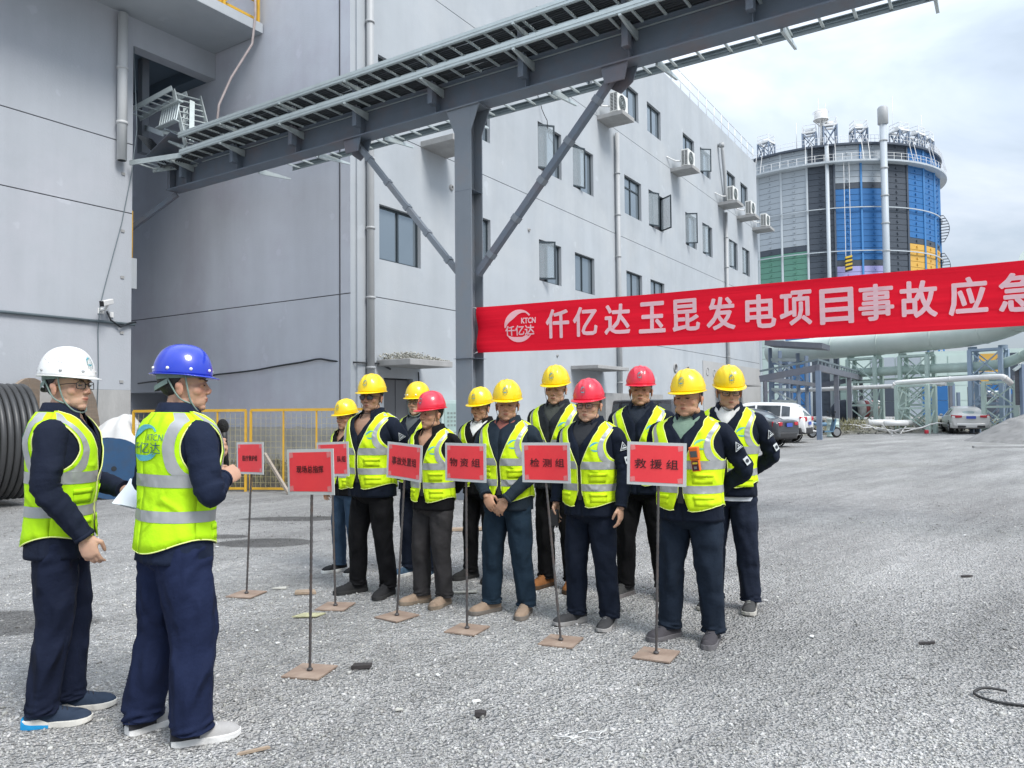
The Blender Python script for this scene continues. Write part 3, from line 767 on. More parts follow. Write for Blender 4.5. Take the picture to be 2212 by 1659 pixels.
# conduit along the wall
m = MB(); m.tube([(-14, VL - 0.05, 3.56), (-2.1, VL - 0.05, 3.50)], 0.032, 8); m.build('conduit', M_galv_d, lb)
m = MB(); m.tube([(-2.75, VL - 0.06, 3.74), (-2.66, VL - 0.07, 3.55), (-2.45, VL - 0.08, 3.42), (-2.25, VL - 0.08, 3.52), (-2.08, VL - 0.05, 3.56)], 0.022, 6); m.build('cable_loop', M_cable, lb)
m = MB(); m.box(-2.66, VL - 0.03, 3.62, -2.58, VL - 0.002, 3.74); m.build('junction_box', M_white, lb)
# ladder and vertical box on the hidden end wall
m = MB()
for dv in (0.18, 0.6): m.tube([(-2.06, VL + dv, 4.7), (-2.06, VL + dv, 6.15), (-2.155, VL + dv, 6.15)], 0.03, 6)
for z in np.arange(4.8, 6.1, 0.28): m.bar((-2.06, VL + 0.18, z), (-2.06, VL + 0.6, z), 0.025, 0.025)
m.build('ladder', M_yellow, lb)
m = MB(); m.box(-2.155, VL + 0.1, 4.35, -1.98, VL + 0.5, 5.05); m.build('wall_box', M_wall, lb)
# steel post hanging in the opening
m = MB(); m.box(-1.35, VL + 1.0, 7.9, -1.17, VL + 1.2, 10.25); m.build('hanging_post', M_steel_l, lb)
# hanging cables
wire('hanging_cable', [tuple(B(-0.3, 2.83, 11.9)), tuple(B(-0.28, 2.84, 10.9)), tuple(B(-0.35, 2.86, 10.2)), tuple(B(-0.75, 3.1, 9.3)), tuple(B(-1.0, 3.2, 8.6)), tuple(B(-1.1, 3.22, 7.6))], 0.03, 'pale loose cable hanging from the yellow railed balcony to the tray', 'cable', mat('pale_cable', (0.36, 0.31, 0.30), 0.7, 0.2, 6))
wire('thin_wire', [tuple(B(-2.18, VL - 0.05, 9.9)), tuple(B(-2.1, VL - 0.06, 8.0)), tuple(B(-2.2, VL - 0.05, 7.0)), tuple(B(-2.41, VL - 0.03, 5.79)), tuple(B(-2.78, VL - 0.03, 4.3)), tuple(B(-2.88, VL - 0.03, 3.85)), tuple(B(-2.92, VL - 0.03, 3.3)), tuple(B(-2.9, VL - 0.03, 2.4)), tuple(B(-2.95, VL - 0.04, 1.0))], 0.011, 'thin grey wire running down past the surveillance camera', 'wire', M_galv_d)
# surveillance camera
t = bthing('surveillance_camera', 'white bullet surveillance camera on the left wall', 'camera', -2.93, VL, 3.8)
m = MB(); m.bar((-3.05, VL - 0.42, 3.84), (-2.72, VL - 0.20, 3.95), 0.10, 0.11); m.build('housing', M_white, t, bevel=0.012)
m = MB(); m.bar((-3.065, VL - 0.43, 3.835), (-3.051, VL - 0.42, 3.84), 0.085, 0.12); m.build('lens_face', M_black, t)
m = MB(); m.tube([(-2.86, VL - 0.28, 3.84), (-2.86, VL - 0.2, 3.76), (-2.86, VL - 0.002, 3.74)], 0.03, 8); m.box(-2.92, VL - 0.03, 3.68, -2.80, VL - 0.001, 3.80); m.build('bracket', M_white, t)

# ================================================================== STEEL PIPE BRIDGE WITH CABLE TRAYS
UB = -1.44
br = bthing('cable_bridge', 'grey steel beam bridge on a tall column with two diagonal braces', 'bridge', UB, -4.3, 0)
zb0, zb1 = 6.64, 7.14
v_l, v_r = 4.3, -16.0
m = MB()
m.box(UB - 0.17, v_r, zb0, UB + 0.17, v_l, zb0 + 0.025)
m.box(UB - 0.17, v_r, zb1 - 0.025, UB + 0.17, v_l, zb1)
m.box(UB - 0.012, v_r, zb0 + 0.025, UB + 0.012, v_l, zb1 - 0.025)
m.build('beam', M_steel, br)
m = MB(); m.box(UB - 0.16, v_l - 0.14, zb0 + 0.03, UB - 0.03, v_l - 0.04, zb1 + 0.25); m.build('end_post', M_steel, br)
# column, an H section with brackets
m = MB()
cv = -4.25
m.box(UB - 0.17, cv - 0.17, 0, UB - 0.145, cv + 0.17, zb0 - 0.02); m.box(UB + 0.145, cv - 0.17, 0, UB + 0.17, cv + 0.17, zb0 - 0.02)
m.box(UB - 0.144, cv - 0.012, 0, UB + 0.144, cv + 0.012, zb0 - 0.02)
m.box(UB - 0.2, cv - 0.34, zb0 - 0.02, UB + 0.2, cv + 0.34, zb0 - 0.001)
m.build('column', M_steel_l, br)
for s in (-1, 1):
    for uu in (UB - 0.158, UB + 0.158):
        m = MB(); m.prism([(0.17, 0), (0.34, 0), (0.17, -0.42)], -0.01, 0.01, lambda x, y, a, s=s, uu=uu: (uu + a, cv + s * x, zb0 - 0.021 + y)); m.build('gusset', M_steel_l, br)
m = MB(); m.box(UB - 0.2, cv - 0.2, 2.36, UB + 0.2, cv + 0.2, 2.365); m.box(UB - 0.172, cv - 0.172, 5.2, UB + 0.172, cv + 0.172, 5.205); m.build('weld_seam', M_steel, br)
# braces: paired angles with stitch plates
for (va, za, vb, zb_, nm) in ((-1.62, 6.60, -4.07, 3.80, 'l'), (-7.05, 6.60, -4.43, 3.78, 'r')):
    m = MB(); m.bar((UB + 0.0, va, za), (UB + 0.0, vb, zb_), 0.09 if nm == 'l' else 0.105, 0.10 if nm == 'l' else 0.115, (1, 0, 0))
    m.build('brace', M_steel if nm == 'r' else M_steel_l, br)
    m = MB()
    for k in range(5):
        t = 0.12 + k * 0.19
        p = Vector((UB, va, za)).lerp(Vector((UB, vb, zb_)), t); q = Vector((UB, va, za)).lerp(Vector((UB, vb, zb_)), t + 0.025)
        m = MB(); m.bar(p, q, 0.115 if nm == 'l' else 0.125, 0.115 if nm == 'l' else 0.135, (1, 0, 0)); m.build('stitch_plate', M_steel_l, br)
    m = MB(); m.prism([(-0.28, 0), (0.28, 0), (0.2, -0.22), (0.0, -0.36), (-0.2, -0.22)], -0.012, 0.012, lambda x, y, a, va=va: (UB + a + 0.1, va + x, zb0 - 0.002 + y)); m.build('gusset', M_steel, br)
    m = MB(); m.prism([(-0.22, 0), (0.22, 0), (0.16, -0.25), (-0.16, -0.25)], -0.012, 0.012, lambda x, y, a, va=va: (UB + a - 0.12, va + x, zb0 - 0.002 + y)); m.build('gusset', M_steel, br)
m = MB(); m.bar((UB + 0.05, 4.2, 6.58), (-1.95, 5.3, 5.75), 0.1, 0.1); m.build('wall_brace', M_steel, br)
# vertical stiffeners that carry the tray arms
arm_v = [3.55, 1.75, -0.09, -1.85, -3.65, -5.5, -7.3, -9.1, -10.9, -12.7, -14.5]
for v in arm_v:
    m = MB(); m.box(UB - 0.30, v - 0.05, zb0 + 0.15, UB - 0.172, v + 0.05, zb1 + 0.46); m.build('stanchion', M_steel, br)
    m = MB(); m.box(UB - 0.15, v - 0.006, zb0 + 0.028, UB - 0.014, v + 0.006, zb1 - 0.028); m.build('stiffener', M_steel, br)
    for z in (7.10, 7.50):
        m = MB(); m.prism([(0, 0), (0.62, 0), (0.62, -0.03), (0, -0.14)], -0.02, 0.02, lambda x, y, a, v=v, z=z: (UB - 0.02 - x, v + a - 0.08, z - 0.004 + y)); m.build('tray_arm', M_galv, br)
    if v > 2: continue
    m = MB(); m.prism([(0, 0), (0.85, 0), (0.85, -0.03), (0, -0.12)], -0.02, 0.02, lambda x, y, a, v=v: (UB + 0.175 + x, v + a - 0.30, zb0 + 0.08 + y)); m.build('tray_arm', M_galv, br)

# cable trays: each one a thing with rails and separate rungs
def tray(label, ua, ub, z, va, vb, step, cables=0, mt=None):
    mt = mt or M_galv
    t = bthing('cable_tray', label, 'cable tray', (ua + ub) / 2, va, z, 'galvanised ladder trays on the bridge')
    for u in (ua, ub):
        m = MB(); m.box(u - 0.012, va, z, u + 0.012, vb, z + 0.10)
        s = 1 if u == max(ua, ub) else -1
        m.box(u - 0.03 if s > 0 else u + 0.03, va, z + 0.1, u, vb, z + 0.112); m.box(u - 0.03 if s > 0 else u + 0.03, va, z - 0.012, u, vb, z)
        m.box(u - 0.018, va, z + 0.045, u + 0.018, vb, z + 0.06)
        m.build('side_rail', mt, t)
    me = None
    n = int(abs(vb - va) / step)
    u0, u1 = min(ua, ub), max(ua, ub)
    for k in range(n):
        v = va + (vb - va) * (k + 0.5) / n
        if me is None:
            r = MB(); r.box(u0 + 0.013, v - 0.018, z + 0.004, u1 - 0.013, v + 0.018, z + 0.03); o = r.build('rung', M_galv, t); me = o; v0 = v
        else:
            o = me.copy(); COL.objects.link(o); o.location = (0, v - v0, 0)
    for k in range(cables):
        u = u0 + 0.08 + (u1 - u0 - 0.16) * (k / max(1, cables - 1)); r = random.uniform(0.018, 0.032)
        m = MB(); m.tube([(u + 0.02 * noise.noise(Vector((i * 0.7, k, 1))), va + (vb - va) * i / 20, z + 0.033 + r + 0.02 * abs(noise.noise(Vector((i * 0.5, k, 3))))) for i in range(21)], r, 6); m.build('cable', M_cable, t)
    return t
tray('galvanised ladder tray on the near side of the bridge, lower tier, packed with dark cables', -2.05, -1.48, 7.12, 3.1, v_r, 0.36, 7)
tray('galvanised ladder tray on the near side of the bridge, upper tier', -2.05, -1.48, 7.51, 3.15, v_r, 0.36, 8)
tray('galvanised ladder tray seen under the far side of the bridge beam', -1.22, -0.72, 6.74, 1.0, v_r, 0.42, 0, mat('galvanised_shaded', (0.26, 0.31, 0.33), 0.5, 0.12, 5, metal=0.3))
# broken and turned tray pieces beside the left building
def loose_tray(label, p, q, wdir, w, n):
    p, q, wv = Vector(p), Vector(q), Vector(wdir).normalized() * w
    base = B(*p)
    t = bthing('tray_piece', label, 'cable tray', *p)
    nrm = (q - p).cross(wv).normalized()
    for s in (0, 1):
        m = MB(); m.bar(p + wv * s, q + wv * s, 0.025, 0.11, nrm); m.build('side_rail', M_galv, t)
    for k in range(n):
        c = p.lerp(q, (k + 0.5) / n); m = MB(); m.bar(c + wv * 0.03, c + wv * 0.97, 0.03, 0.025, nrm); m.build('rung', M_galv, t)
    return t
loose_tray('tilted galvanised tray piece rising from the bridge end into the opening', (-1.9, 3.1, 7.35), (-1.5, 4.2, 9.0), (1, 0.1, 0.15), 0.75, 9)
loose_tray('short galvanised tray piece lying flat between the bridge end and the left wall', (-2.0, 3.1, 7.12), (-2.3, 4.6, 7.15), (1, 0.1, 0), 0.6, 6)
loose_tray('kinked galvanised tray piece below the opening, near the downpipe', (-1.75, 4.2, 7.9), (-1.2, 5.9, 8.6), (1, -0.2, 0.1), 0.5, 8)
loose_tray('small steep galvanised tray piece left of the hanging post', (-1.6, 3.35, 7.6), (-1.25, 3.85, 8.75), (0.3, 1, 0.0), 0.5, 6)
loose_tray('galvanised tray piece twisted sideways above the bridge end, before the dark opening', (-2.05, 3.2, 7.9), (-1.7, 4.5, 8.1), (0.25, 0.1, 1), 0.5, 8)
loose_tray('narrow galvanised tray piece sloping down to the left wall under the dark opening', (-1.6, 4.1, 9.0), (-2.0, 5.4, 8.55), (1, 0.2, 0.1), 0.45, 7)
for k in range(6):
    wire('power_cable', [tuple(B(-1.95 + k * 0.07, 3.0, 7.2)), tuple(B(-1.9 + k * 0.06, 3.6 + 0.05 * k, 7.05)), tuple(B(-1.75 + k * 0.05, 4.3, 7.15 + 0.04 * k)), tuple(B(-1.6, 4.9, 7.7 + 0.05 * k)), tuple(B(-1.4, 5.8, 8.3))], 0.022, 'dark power cables looping from the tray end into the building opening', 'cable', None, 6, 'cables at the tray end')
m = MB(); m.quad((-2.2, 3.2, 7.6), (-1.6, 3.4, 7.62), (-1.5, 4.4, 7.35), (-2.1, 4.3, 7.3)); o = m.build('tray_cover', M_steel, None, solid=0.01); o.matrix_world = Matrix.Translation(C0) @ Matrix.Rotation(UV_ANG, 4, 'Z'); setp(o, 'loose dark sheet cover over the bent tray beside the downpipe', 'sheet')

# ================================================================== BANNER
bp0 = Vector((-0.571, 12.69, 0)); bd = Vector((0.86399, -0.50351, 0)); bn = Vector((-0.50351, -0.86399, 0))
def bsurf(s, z01, off=0.0):
    zt = 3.235 - 0.03 * math.sin(math.pi * min(1, s / 9.6)) ; zbm = 2.465 - 0.045 * math.sin(math.pi * min(1, s / 9.6))
    z = zbm + (zt - zbm) * z01
    pinch = math.exp(-s * 1.6)
    wv = 0.035 * math.sin(s * 1.35 + 0.6) * (0.4 + 0.6 * z01) + 0.010 * math.sin(s * 3.1 + 2.2 * z01) + pinch * 0.03 * math.sin(z01 * 9.0 + s * 3)
    return bp0 + bd * s + bn * (wv + off) + Vector((0, 0, z))
bt = thing('banner', 'long red cloth banner with pale pink lettering and a round emblem', 'banner', tuple(bp0 + Vector((0, 0, 2.45))))
OFF[bt.name] = bp0 + Vector((0, 0, 2.45))
m = MB(); m.grid(lambda i, j: bsurf(j * 9.6, i), 15, 150); m.build('cloth', M_red, bt)
def bfn(s, z): return bsurf(s, (z - 2.44) / 0.78, 0.012)
chars = [('仟', 1.52, 2.855), ('亿', 2.0, 2.86), ('达', 2.53, 2.87), ('玉', 3.08, 2.865), ('昆', 3.60, 2.865), ('发', 4.11, 2.85), ('电', 4.66, 2.84), ('项', 5.12, 2.85), ('目', 5.63, 2.835), ('事', 6.10, 2.845), ('故', 6.58, 2.845), ('应', 7.11, 2.84), ('急', 7.63, 2.84)]
for ch, s, z in chars:
    m = MB(); place_text(m, ch, s, z + 0.005, 0.415, 0.47, bfn, 0.0115, lift=bn); m.build('lettering', M_pink, bt)
m = MB(); emblem(m, 0.82, 2.86, 0.27, bfn, text=True, bold=0.004, lift=bn); m.build('emblem', M_pink, bt)
m = MB()
m.tube([bsurf(0, 0.98), bp0 + bd * -0.12 + Vector((0, 0, 3.25))], 0.008, 5); m.tube([bsurf(0, 0.02), bp0 + bd * -0.12 + Vector((0, 0, 2.44))], 0.008, 5); m.build('tie_cord', M_white, bt)

# ================================================================== FENCE OF THE RECESS
FP = [Vector((-8.6, 14.5, 0)), Vector((-7.25, 14.37, 0)), Vector((-5.03, 14.17, 0)), Vector((-4.93, 14.16, 0)), Vector((-3.3, 13.88, 0)), Vector((-2.35, 13.75, 0))]
def fence_panel(a, b, nst, label, h=1.53):
    t = thing('mesh_fence', label, 'fence', tuple(a), 0, 'yellow mesh fence panels')
    OFF[t.name] = Vector(a)
    up = Vector((0, 0, 1))
    for p in (a, b):
        m = MB(); m.bar(p + up * 0.0, p + up * h, 0.04, 0.04, (0, 1, 0)); m.build('post', M_yellow, t)
    for k in range(1, nst):
        p = a.lerp(b, k / nst); m = MB(); m.bar(p + up * 0.06, p + up * (h - 0.02), 0.03, 0.03, (0, 1, 0)); m.build('upright', M_yellow, t)
    m = MB(); m.bar(a + up * (h + 0.0), b + up * (h + 0.0), 0.045, 0.05); m.build('top_rail', M_yellow, t)
    m = MB(); m.bar(a + up * 0.06, b + up * 0.06, 0.035, 0.04); m.build('bottom_rail', M_yellow, t)
    m = MB(); L_ = (b - a).length
    n = int(L_ / 0.10)
    for k in range(1, n):
        p = a.lerp(b, k / n); m.bar(p + up * 0.08, p + up * (h - 0.03), 0.005, 0.005, (0, 1, 0))
    for k in range(1, int(h / 0.11)):
        m.bar(a + up * (0.06 + k * 0.11), b + up * (0.06 + k * 0.11), 0.005, 0.005)
    o = m.build('wire_mesh', M_wire, t, kind='stuff')
fence_panel(FP[1], FP[2], 4, 'yellow mesh fence panel behind the two speakers, next to the left building')
fence_panel(FP[3], FP[5], 4, 'yellow mesh fence panel behind the red sign boards')
# dirt bank and scrub behind the fence
M_soil = mat('dark_soil', (0.075, 0.068, 0.055), 0.95, 0.4, 3.0, 0.6, 12, dirt=(0.13, 0.11, 0.09), dscale=2.5, damt=0.8)
m = MB()
m.grid(lambda i, j: tuple(Vector((-8.3, 14.75, 0)).lerp(Vector((-2.6, 14.0, 0)), j) + Vector((0, i * 1.7, (0.5 * i + 0.04) * (0.75 + 0.5 * noise.noise(Vector((j * 12, i * 4, 0.3)))) - 0.03))), 14, 60)
setp(m.build('soil_bank', M_soil), 'dark soil bank behind the yellow fence', None, None, 'structure')
# thin dry scrub on the bank
m = MB()
for k in range(1500):
    j = random.random(); i = random.random()
    p = Vector((-8.3, 14.75, 0)).lerp(Vector((-2.6, 14.0, 0)), j) + Vector((0, i * 1.2, 0.4 * i))
    a = random.uniform(0, 6.28); L_ = random.uniform(0.12, 0.45); d = Vector((math.cos(a) * 0.5, math.sin(a) * 0.5, 0.9)).normalized()
    s = Vector((-d.y, d.x, 0)).normalized() * 0.006
    m.add([p - s, p + s, p + d * L_], [(0, 1, 2)])
setp(m.build('dry_scrub', mat('scrub', (0.16, 0.15, 0.08), 0.9, 0.5, 3)), 'thin dry scrub behind the yellow fence', None, None, 'stuff')
m = MB(); m.bar((-4.62, 14.0, 0.72), (-4.05, 13.6, 0.02), 0.05, 0.05); o = m.build('wooden_prop', mat('weathered_wood', (0.34, 0.29, 0.24), 0.85, 0.15, 5, stretch=(1, 1, 6))); setp(o, 'grey wooden prop leaning on the yellow fence behind the first red sign', 'plank')

# ================================================================== CABLE DRUMS AND SHEETED PILE AT THE LEFT
M_wood = mat('drum_wood', (0.30, 0.235, 0.18), 0.85, 0.22, 2.0, 0.2, 12, stretch=(9, 0.6, 9), dirt=(0.22, 0.20, 0.18), dscale=3, damt=0.6)
M_bluewood = mat('drum_blue', (0.016, 0.065, 0.15), 0.6, 0.12, 3, dirt=(0.05, 0.05, 0.05), dscale=4, damt=0.5)
M_cablebig = mat('drum_cable', (0.050, 0.051, 0.052), 0.42, 0.15, 4)
ang = R(50)
axd = Vector((math.cos(ang), math.sin(ang), 0))
dc = Vector((-8.72, 11.93, 0.0)); rr = 0.93
t = thing('cable_drum', 'large drum wound with thick black cable at the left edge', 'cable drum', tuple(dc)); OFF[t.name] = dc.copy()
cc = dc + Vector((0, 0, rr + 0.12))
m = MB(); m.lathe([(0.3, -0.8), (rr - 0.05, -0.8), (rr - 0.05, 0.8), (0.3, 0.8)], 40, cc, axd); m.build('winding_core', M_cablebig, t)
me = None
for k in range(17):
    h = -0.78 + k * 0.0975
    m = MB(); prof = [(rr - 0.02 + 0.047 * math.cos(a), h + 0.049 * math.sin(a)) for a in [2 * math.pi * q / 8 for q in range(8)]]
    m.lathe(prof, 40, cc, axd, closed=True); m.build('cable_turn', M_cablebig, t)
for h in (-0.83,):
    m = MB(); m.lathe([(0.05, h - 0.05), (rr - 0.02, h - 0.05), (rr - 0.02, h + 0.0), (0.05, h + 0.0)], 40, cc, axd); m.build('flange', M_cablebig, t)
dc2 = Vector((-9.25, 15.1, 0)); ax2 = Vector((0.95, 0.10, 0)).normalized()
t = thing('wooden_drum', 'tall wooden cable drum with plank flange behind the black cable drum', 'cable drum', tuple(dc2)); OFF[t.name] = dc2.copy()
c2 = dc2 + Vector((0, 0, 1.12))
for s in (-0.42, 0.42):
    nx2 = Vector((-ax2.y, ax2.x, 0))
    for k in range(11):
        x0 = -1.1 + k * 0.2; x1 = x0 + 0.192; xm = (x0 + x1) / 2
        hh = math.sqrt(max(0.02, 1.1 ** 2 - xm ** 2))
        p = MB()
        ha = math.sqrt(max(0.003, 1.1 ** 2 - x0 ** 2)) if abs(x0) < 1.1 else 0.05
        hb = math.sqrt(max(0.003, 1.1 ** 2 - x1 ** 2)) if abs(x1) < 1.1 else 0.05
        p.prism([(x0, -ha), (x1, -hb), (x1, hb), (x0, ha)], -0.03, 0.03 + 0.004 * (k % 2), lambda x, y, a, s=s: c2 + nx2 * x + Vector((0, 0, y)) + ax2 * (s + a))
        p.build('plank', M_wood, t)
m = MB(); m.lathe([(0.45, -0.4), (0.45, 0.4)], 24, c2, ax2); m.build('barrel', M_wood, t)
dc3 = Vector((-6.95, 13.1, 0)); ax3 = Vector((0.62, -0.78, 0)).normalized()
t = thing('blue_drum', 'blue painted drum flange half hidden between the two speakers', 'cable drum', tuple(dc3)); OFF[t.name] = dc3.copy()
c3 = dc3 + Vector((0, 0, 0.53)); nx3 = Vector((-ax3.y, ax3.x, 0))
for s in (0.0, -0.55):
    m = MB(); m.lathe([(0.04, s - 0.04), (0.53, s - 0.04), (0.53, s + 0.02), (0.04, s + 0.02)], 36, c3, ax3, smooth=False); fl = m.build('flange', M_bluewood, t)
m = MB(); m.lathe([(0.22, -0.52), (0.22, -0.05)], 20, c3, ax3); m.build('barrel', M_cablebig, t)
m = MB(); m.disc(c3 + ax3 * 0.024, 0.045, ax3, 12); m.build('axle_hole', M_dark, t)
# white sheet heap
M_sheet = mat('white_sheet', (0.66, 0.66, 0.645), 0.8, 0.06, 1.2, 0.15, 5)
def heap(name, label, x0, y0, x1, y1, depth, h, seed, material, rag=0.18):
    m = MB()
    p, q = Vector((x0, y0, 0)), Vector((x1, y1, 0)); dn = Vector((-(q - p).y, (q - p).x, 0)).normalized()
    def fn(i, j):
        e_ = math.sin(math.pi * min(1, max(0, j))) ** 0.25
        hh = h * e_ * (1 + rag * noise.noise(Vector((j * 2.6, seed, 0))) + 0.05 * noise.noise(Vector((j * 7, i * 3, seed))))
        prof = [0.0, 0.62, 0.86, 1.0, 0.98, 0.6, 0.0]; yy = [0, 0.06, 0.14, 0.35, 0.6, 0.9, 1.0]
        k = i * 6; a = int(min(5, k)); f_ = k - a
        z = hh * (prof[a] * (1 - f_) + prof[a + 1] * f_); y = yy[a] * (1 - f_) + yy[a + 1] * f_
        return p.lerp(q, j) + dn * (y * depth + 0.05 * noise.noise(Vector((j * 6, i * 4, seed)))) + Vector((0, 0, z - 0.01))
    m.grid(fn, 25, 60)
    return setp(m.build(name, material), label, 'sheet heap')
heap('sheet_heap', 'heap under a rumpled white sheet at the foot of the left building', -8.15, 13.9, -6.9, 14.2, 1.5, 1.42, 2.0, M_sheet)
heap('sheet_heap', 'white sheeted heap behind the wooden drum at the left edge', -13.0, 14.6, -9.7, 15.6, 1.0, 2.0, 5.0, M_sheet, 0.3)

# ================================================================== GAS HOLDER
GC = Vector((57.4, 138.6, 0)); GR = 19.5
GB = math.atan2(-GC.y, -GC.x)
def gp(a, r=0.0, z=0.0):
    t = GB + R(a); return GC + Vector((math.cos(t) * (GR + r), math.sin(t) * (GR + r), z))
tank = thing('gas_holder', 'huge round gas holder clad in grey, blue, green and orange panels', 'gas tank', tuple(GC)); OFF[tank.name] = GC.copy()
pc = dict(lg=(0.37, 0.41, 0.445), dk=(0.055, 0.068, 0.088), bl=(0.025, 0.14, 0.36), gn=(0.11, 0.27, 0.20), og=(0.62, 0.36, 0.07), lv=(0.36, 0.35, 0.62), mt=(0.52, 0.62, 0.57))
PM = {k: mat('panel_' + {'lg': 'grey', 'dk': 'dark', 'bl': 'blue', 'gn': 'green', 'og': 'orange', 'lv': 'lavender', 'mt': 'mint'}[k], v, 0.5, 0.07, 0.3, dirt=tuple(c * 0.8 for c in v), dscale=0.2, damt=0.5) for k, v in pc.items()}
def pcol(k, z):
    if z < 13.5:
        return {-1: 'bl', 0: 'dk', 1: 'mt', 2: 'mt', 3: 'dk'}.get(k, 'mt' if k < -1 else 'lg')
    if k in (-3, -2, -1): return 'lg' if z > 28.2 else ('dk' if z > 27.2 else 'gn')
    if k in (0, 3): return 'dk'
    if k in (1, 2): return 'lg' if z > 37.4 else ('dk' if z > 36.4 else ('bl' if z > 25.3 else ('dk' if z > 24.0 else 'lv')))
    return 'bl' if z > 28.7 else ('dk' if z > 27.6 else 'og')
hw = GR * math.sin(R(6)) - 0.10
def panel_mesh(h):
    m = MB(); y0 = 0.0
    m.box(-hw, -0.09, 0.03, hw, 0.0, h - 0.03)
    m.box(-0.14, -0.26, h * 0.5 - 0.14, 0.14, -0.09, h * 0.5 + 0.14)
    return m.mesh('panel', [PM['lg']])
me1, me2 = panel_mesh(0.96), panel_mesh(1.92)
core = MB(); core.lathe([(GR * math.cos(R(6)) - 0.06, 0), (GR * math.cos(R(6)) - 0.06, 43.4), (0.1, 43.41)], 30, GC, (0, 0, 1), smooth=False)
# turn the core so that its flats sit behind the panels
cm_ = core; Mr = Matrix.Translation(GC) @ Matrix.Rotation(GB + R(1.0 - 6), 4, 'Z') @ Matrix.Translation(-GC); core.xf(Mr)
core.build('shell', PM['dk'], tank)
ap = GR * math.cos(R(6))
for k in range(-3, 7):
    a = 1.0 + 12 * k
    t = GB + R(a)
    n_ = Vector((math.cos(t), math.sin(t), 0)); p = n_ * (ap - 0.04)
    ori = Matrix.Rotation(math.atan2(n_.y, n_.x) + math.pi / 2, 4, 'Z')
    z = 0.0
    while z < 40.8:
        h = 1.92 if z < 19 else 0.96
        link_mesh('panel', me2 if h > 1 else me1, tank, Matrix.Translation(p + Vector((0, 0, z))) @ ori, PM[pcol(k, z + h * 0.5)])
        z += h
    for zz in (40.9, 41.86, 42.82):
        link_mesh('panel', me1, tank, Matrix.Translation(p + Vector((0, 0, zz))) @ ori, PM[{'lg': 'lg', 'dk': 'dk', 'bl': 'bl'}.get(pcol(k, 41), 'lg')])
M_tpost = {c: mat('tank_post_' + c, v, 0.5, 0.05, 0.5) for c, v in (('grey', (0.45, 0.49, 0.52)), ('dark', (0.06, 0.075, 0.1)), ('blue', (0.05, 0.2, 0.45)))}
for k in range(-3, 8):
    m = MB(); m.bar(gp(-5 + 12 * k, 0.05, 0), gp(-5 + 12 * k, 0.05, 43.6), 0.35, 0.28, (1, 0, 0))
    m.build('post', M_tpost['grey'] if k in (-3, -2, -1, 0) else (M_tpost['dark'] if k in (1, 3, 4) else M_tpost['blue']), tank)
def ring(r0, r1, z0, z1, name, material):
    m = MB(); n = 60
    vs = []
    for i in range(n + 1):
        a = -60 + 160 * i / n
        vs += [gp(a, r0, z0), gp(a, r1, z0), gp(a, r1, z1), gp(a, r0, z1)]
    fs = []
    for i in range(n):
        for j in range(4): fs.append((4 * i + j, 4 * i + (j + 1) % 4, 4 * i + 4 + (j + 1) % 4, 4 * i + 4 + j))
    m.add(vs, fs, 0, False); return m.build(name, material, tank)
ring(-0.1, 1.3, 40.55, 40.85, 'walkway', M_tpost['grey'])
ring(-0.1, 0.6, 43.5, 43.8, 'rim', M_tpost['dark'])
ring(0.3, 0.45, 33.3, 33.45, 'ring_pipe', M_tpost['grey']); ring(0.3, 0.45, 26.3, 26.45, 'ring_pipe', M_tpost['grey'])
m = MB()
for i in range(80):
    a = -58 + 150 * i / 79
    m.bar(gp(a, 0.4, 43.8), gp(a, 0.4, 45.0), 0.05, 0.05)
    if i % 2 == 0: m.bar(gp(a, 1.2, 40.85), gp(a, 1.2, 41.9), 0.06, 0.06)
for z, r in ((44.4, 0.4), (45.0, 0.4), (41.4, 1.2), (41.9, 1.2)):
    m.tube([gp(-58 + 150 * i / 60, r, z) for i in range(61)], 0.03, 4)
m.build('handrail', M_white, tank)
for a in (-26, -3.5, 6.0, 20, 43, 56, 68):
    m = MB(); w_ = 1.0
    t = GB + R(a); n_ = Vector((math.cos(t), math.sin(t), 0)); s_ = Vector((-n_.y, n_.x, 0)); c = gp(a, -1.2, 43.8)
    cs = [c + s_ * sx * w_ + n_ * sy * w_ for sx, sy in ((-1, -1), (1, -1), (1, 1), (-1, 1))]
    up = Vector((0, 0, 1)); H = 2.6 if a != 6.0 else 3.4
    for i in range(4):
        m.bar(cs[i], cs[i] + up * H, 0.22, 0.22); j = (i + 1) % 4
        m.bar(cs[i], cs[j] + up * H, 0.13, 0.13); m.bar(cs[j], cs[i] + up * H, 0.13, 0.13)
    m.build('hoist_frame', M_blue_steel, tank)
    m = MB()
    for i in range(4):
        j = (i + 1) % 4
        m.bar(cs[i] + up * H, cs[j] + up * H, 0.25, 0.25)
        for z in (0.6, 1.2): m.bar(cs[i] + up * (H + z), cs[j] + up * (H + z), 0.07, 0.07)
        m.bar(cs[i] + up * H, cs[i] + up * (H + 1.2), 0.08, 0.08)
    m.tube([c + s_ * 0.6 + up * (H + 0.4), c - s_ * 0.6 + up * (H + 0.4)], 0.45, 8)
    m.build('hoist_platform', M_white, tank)
    m = MB()
    for sx in (-0.5, 0.5):
        m.bar(c + n_ * 2.2 + s_ * sx + up * 0.3, c + n_ * 3.0 + s_ * sx - up * 3.2, 0.07, 0.07)
    m.build('hoist_strut', M_whitepipe, tank)
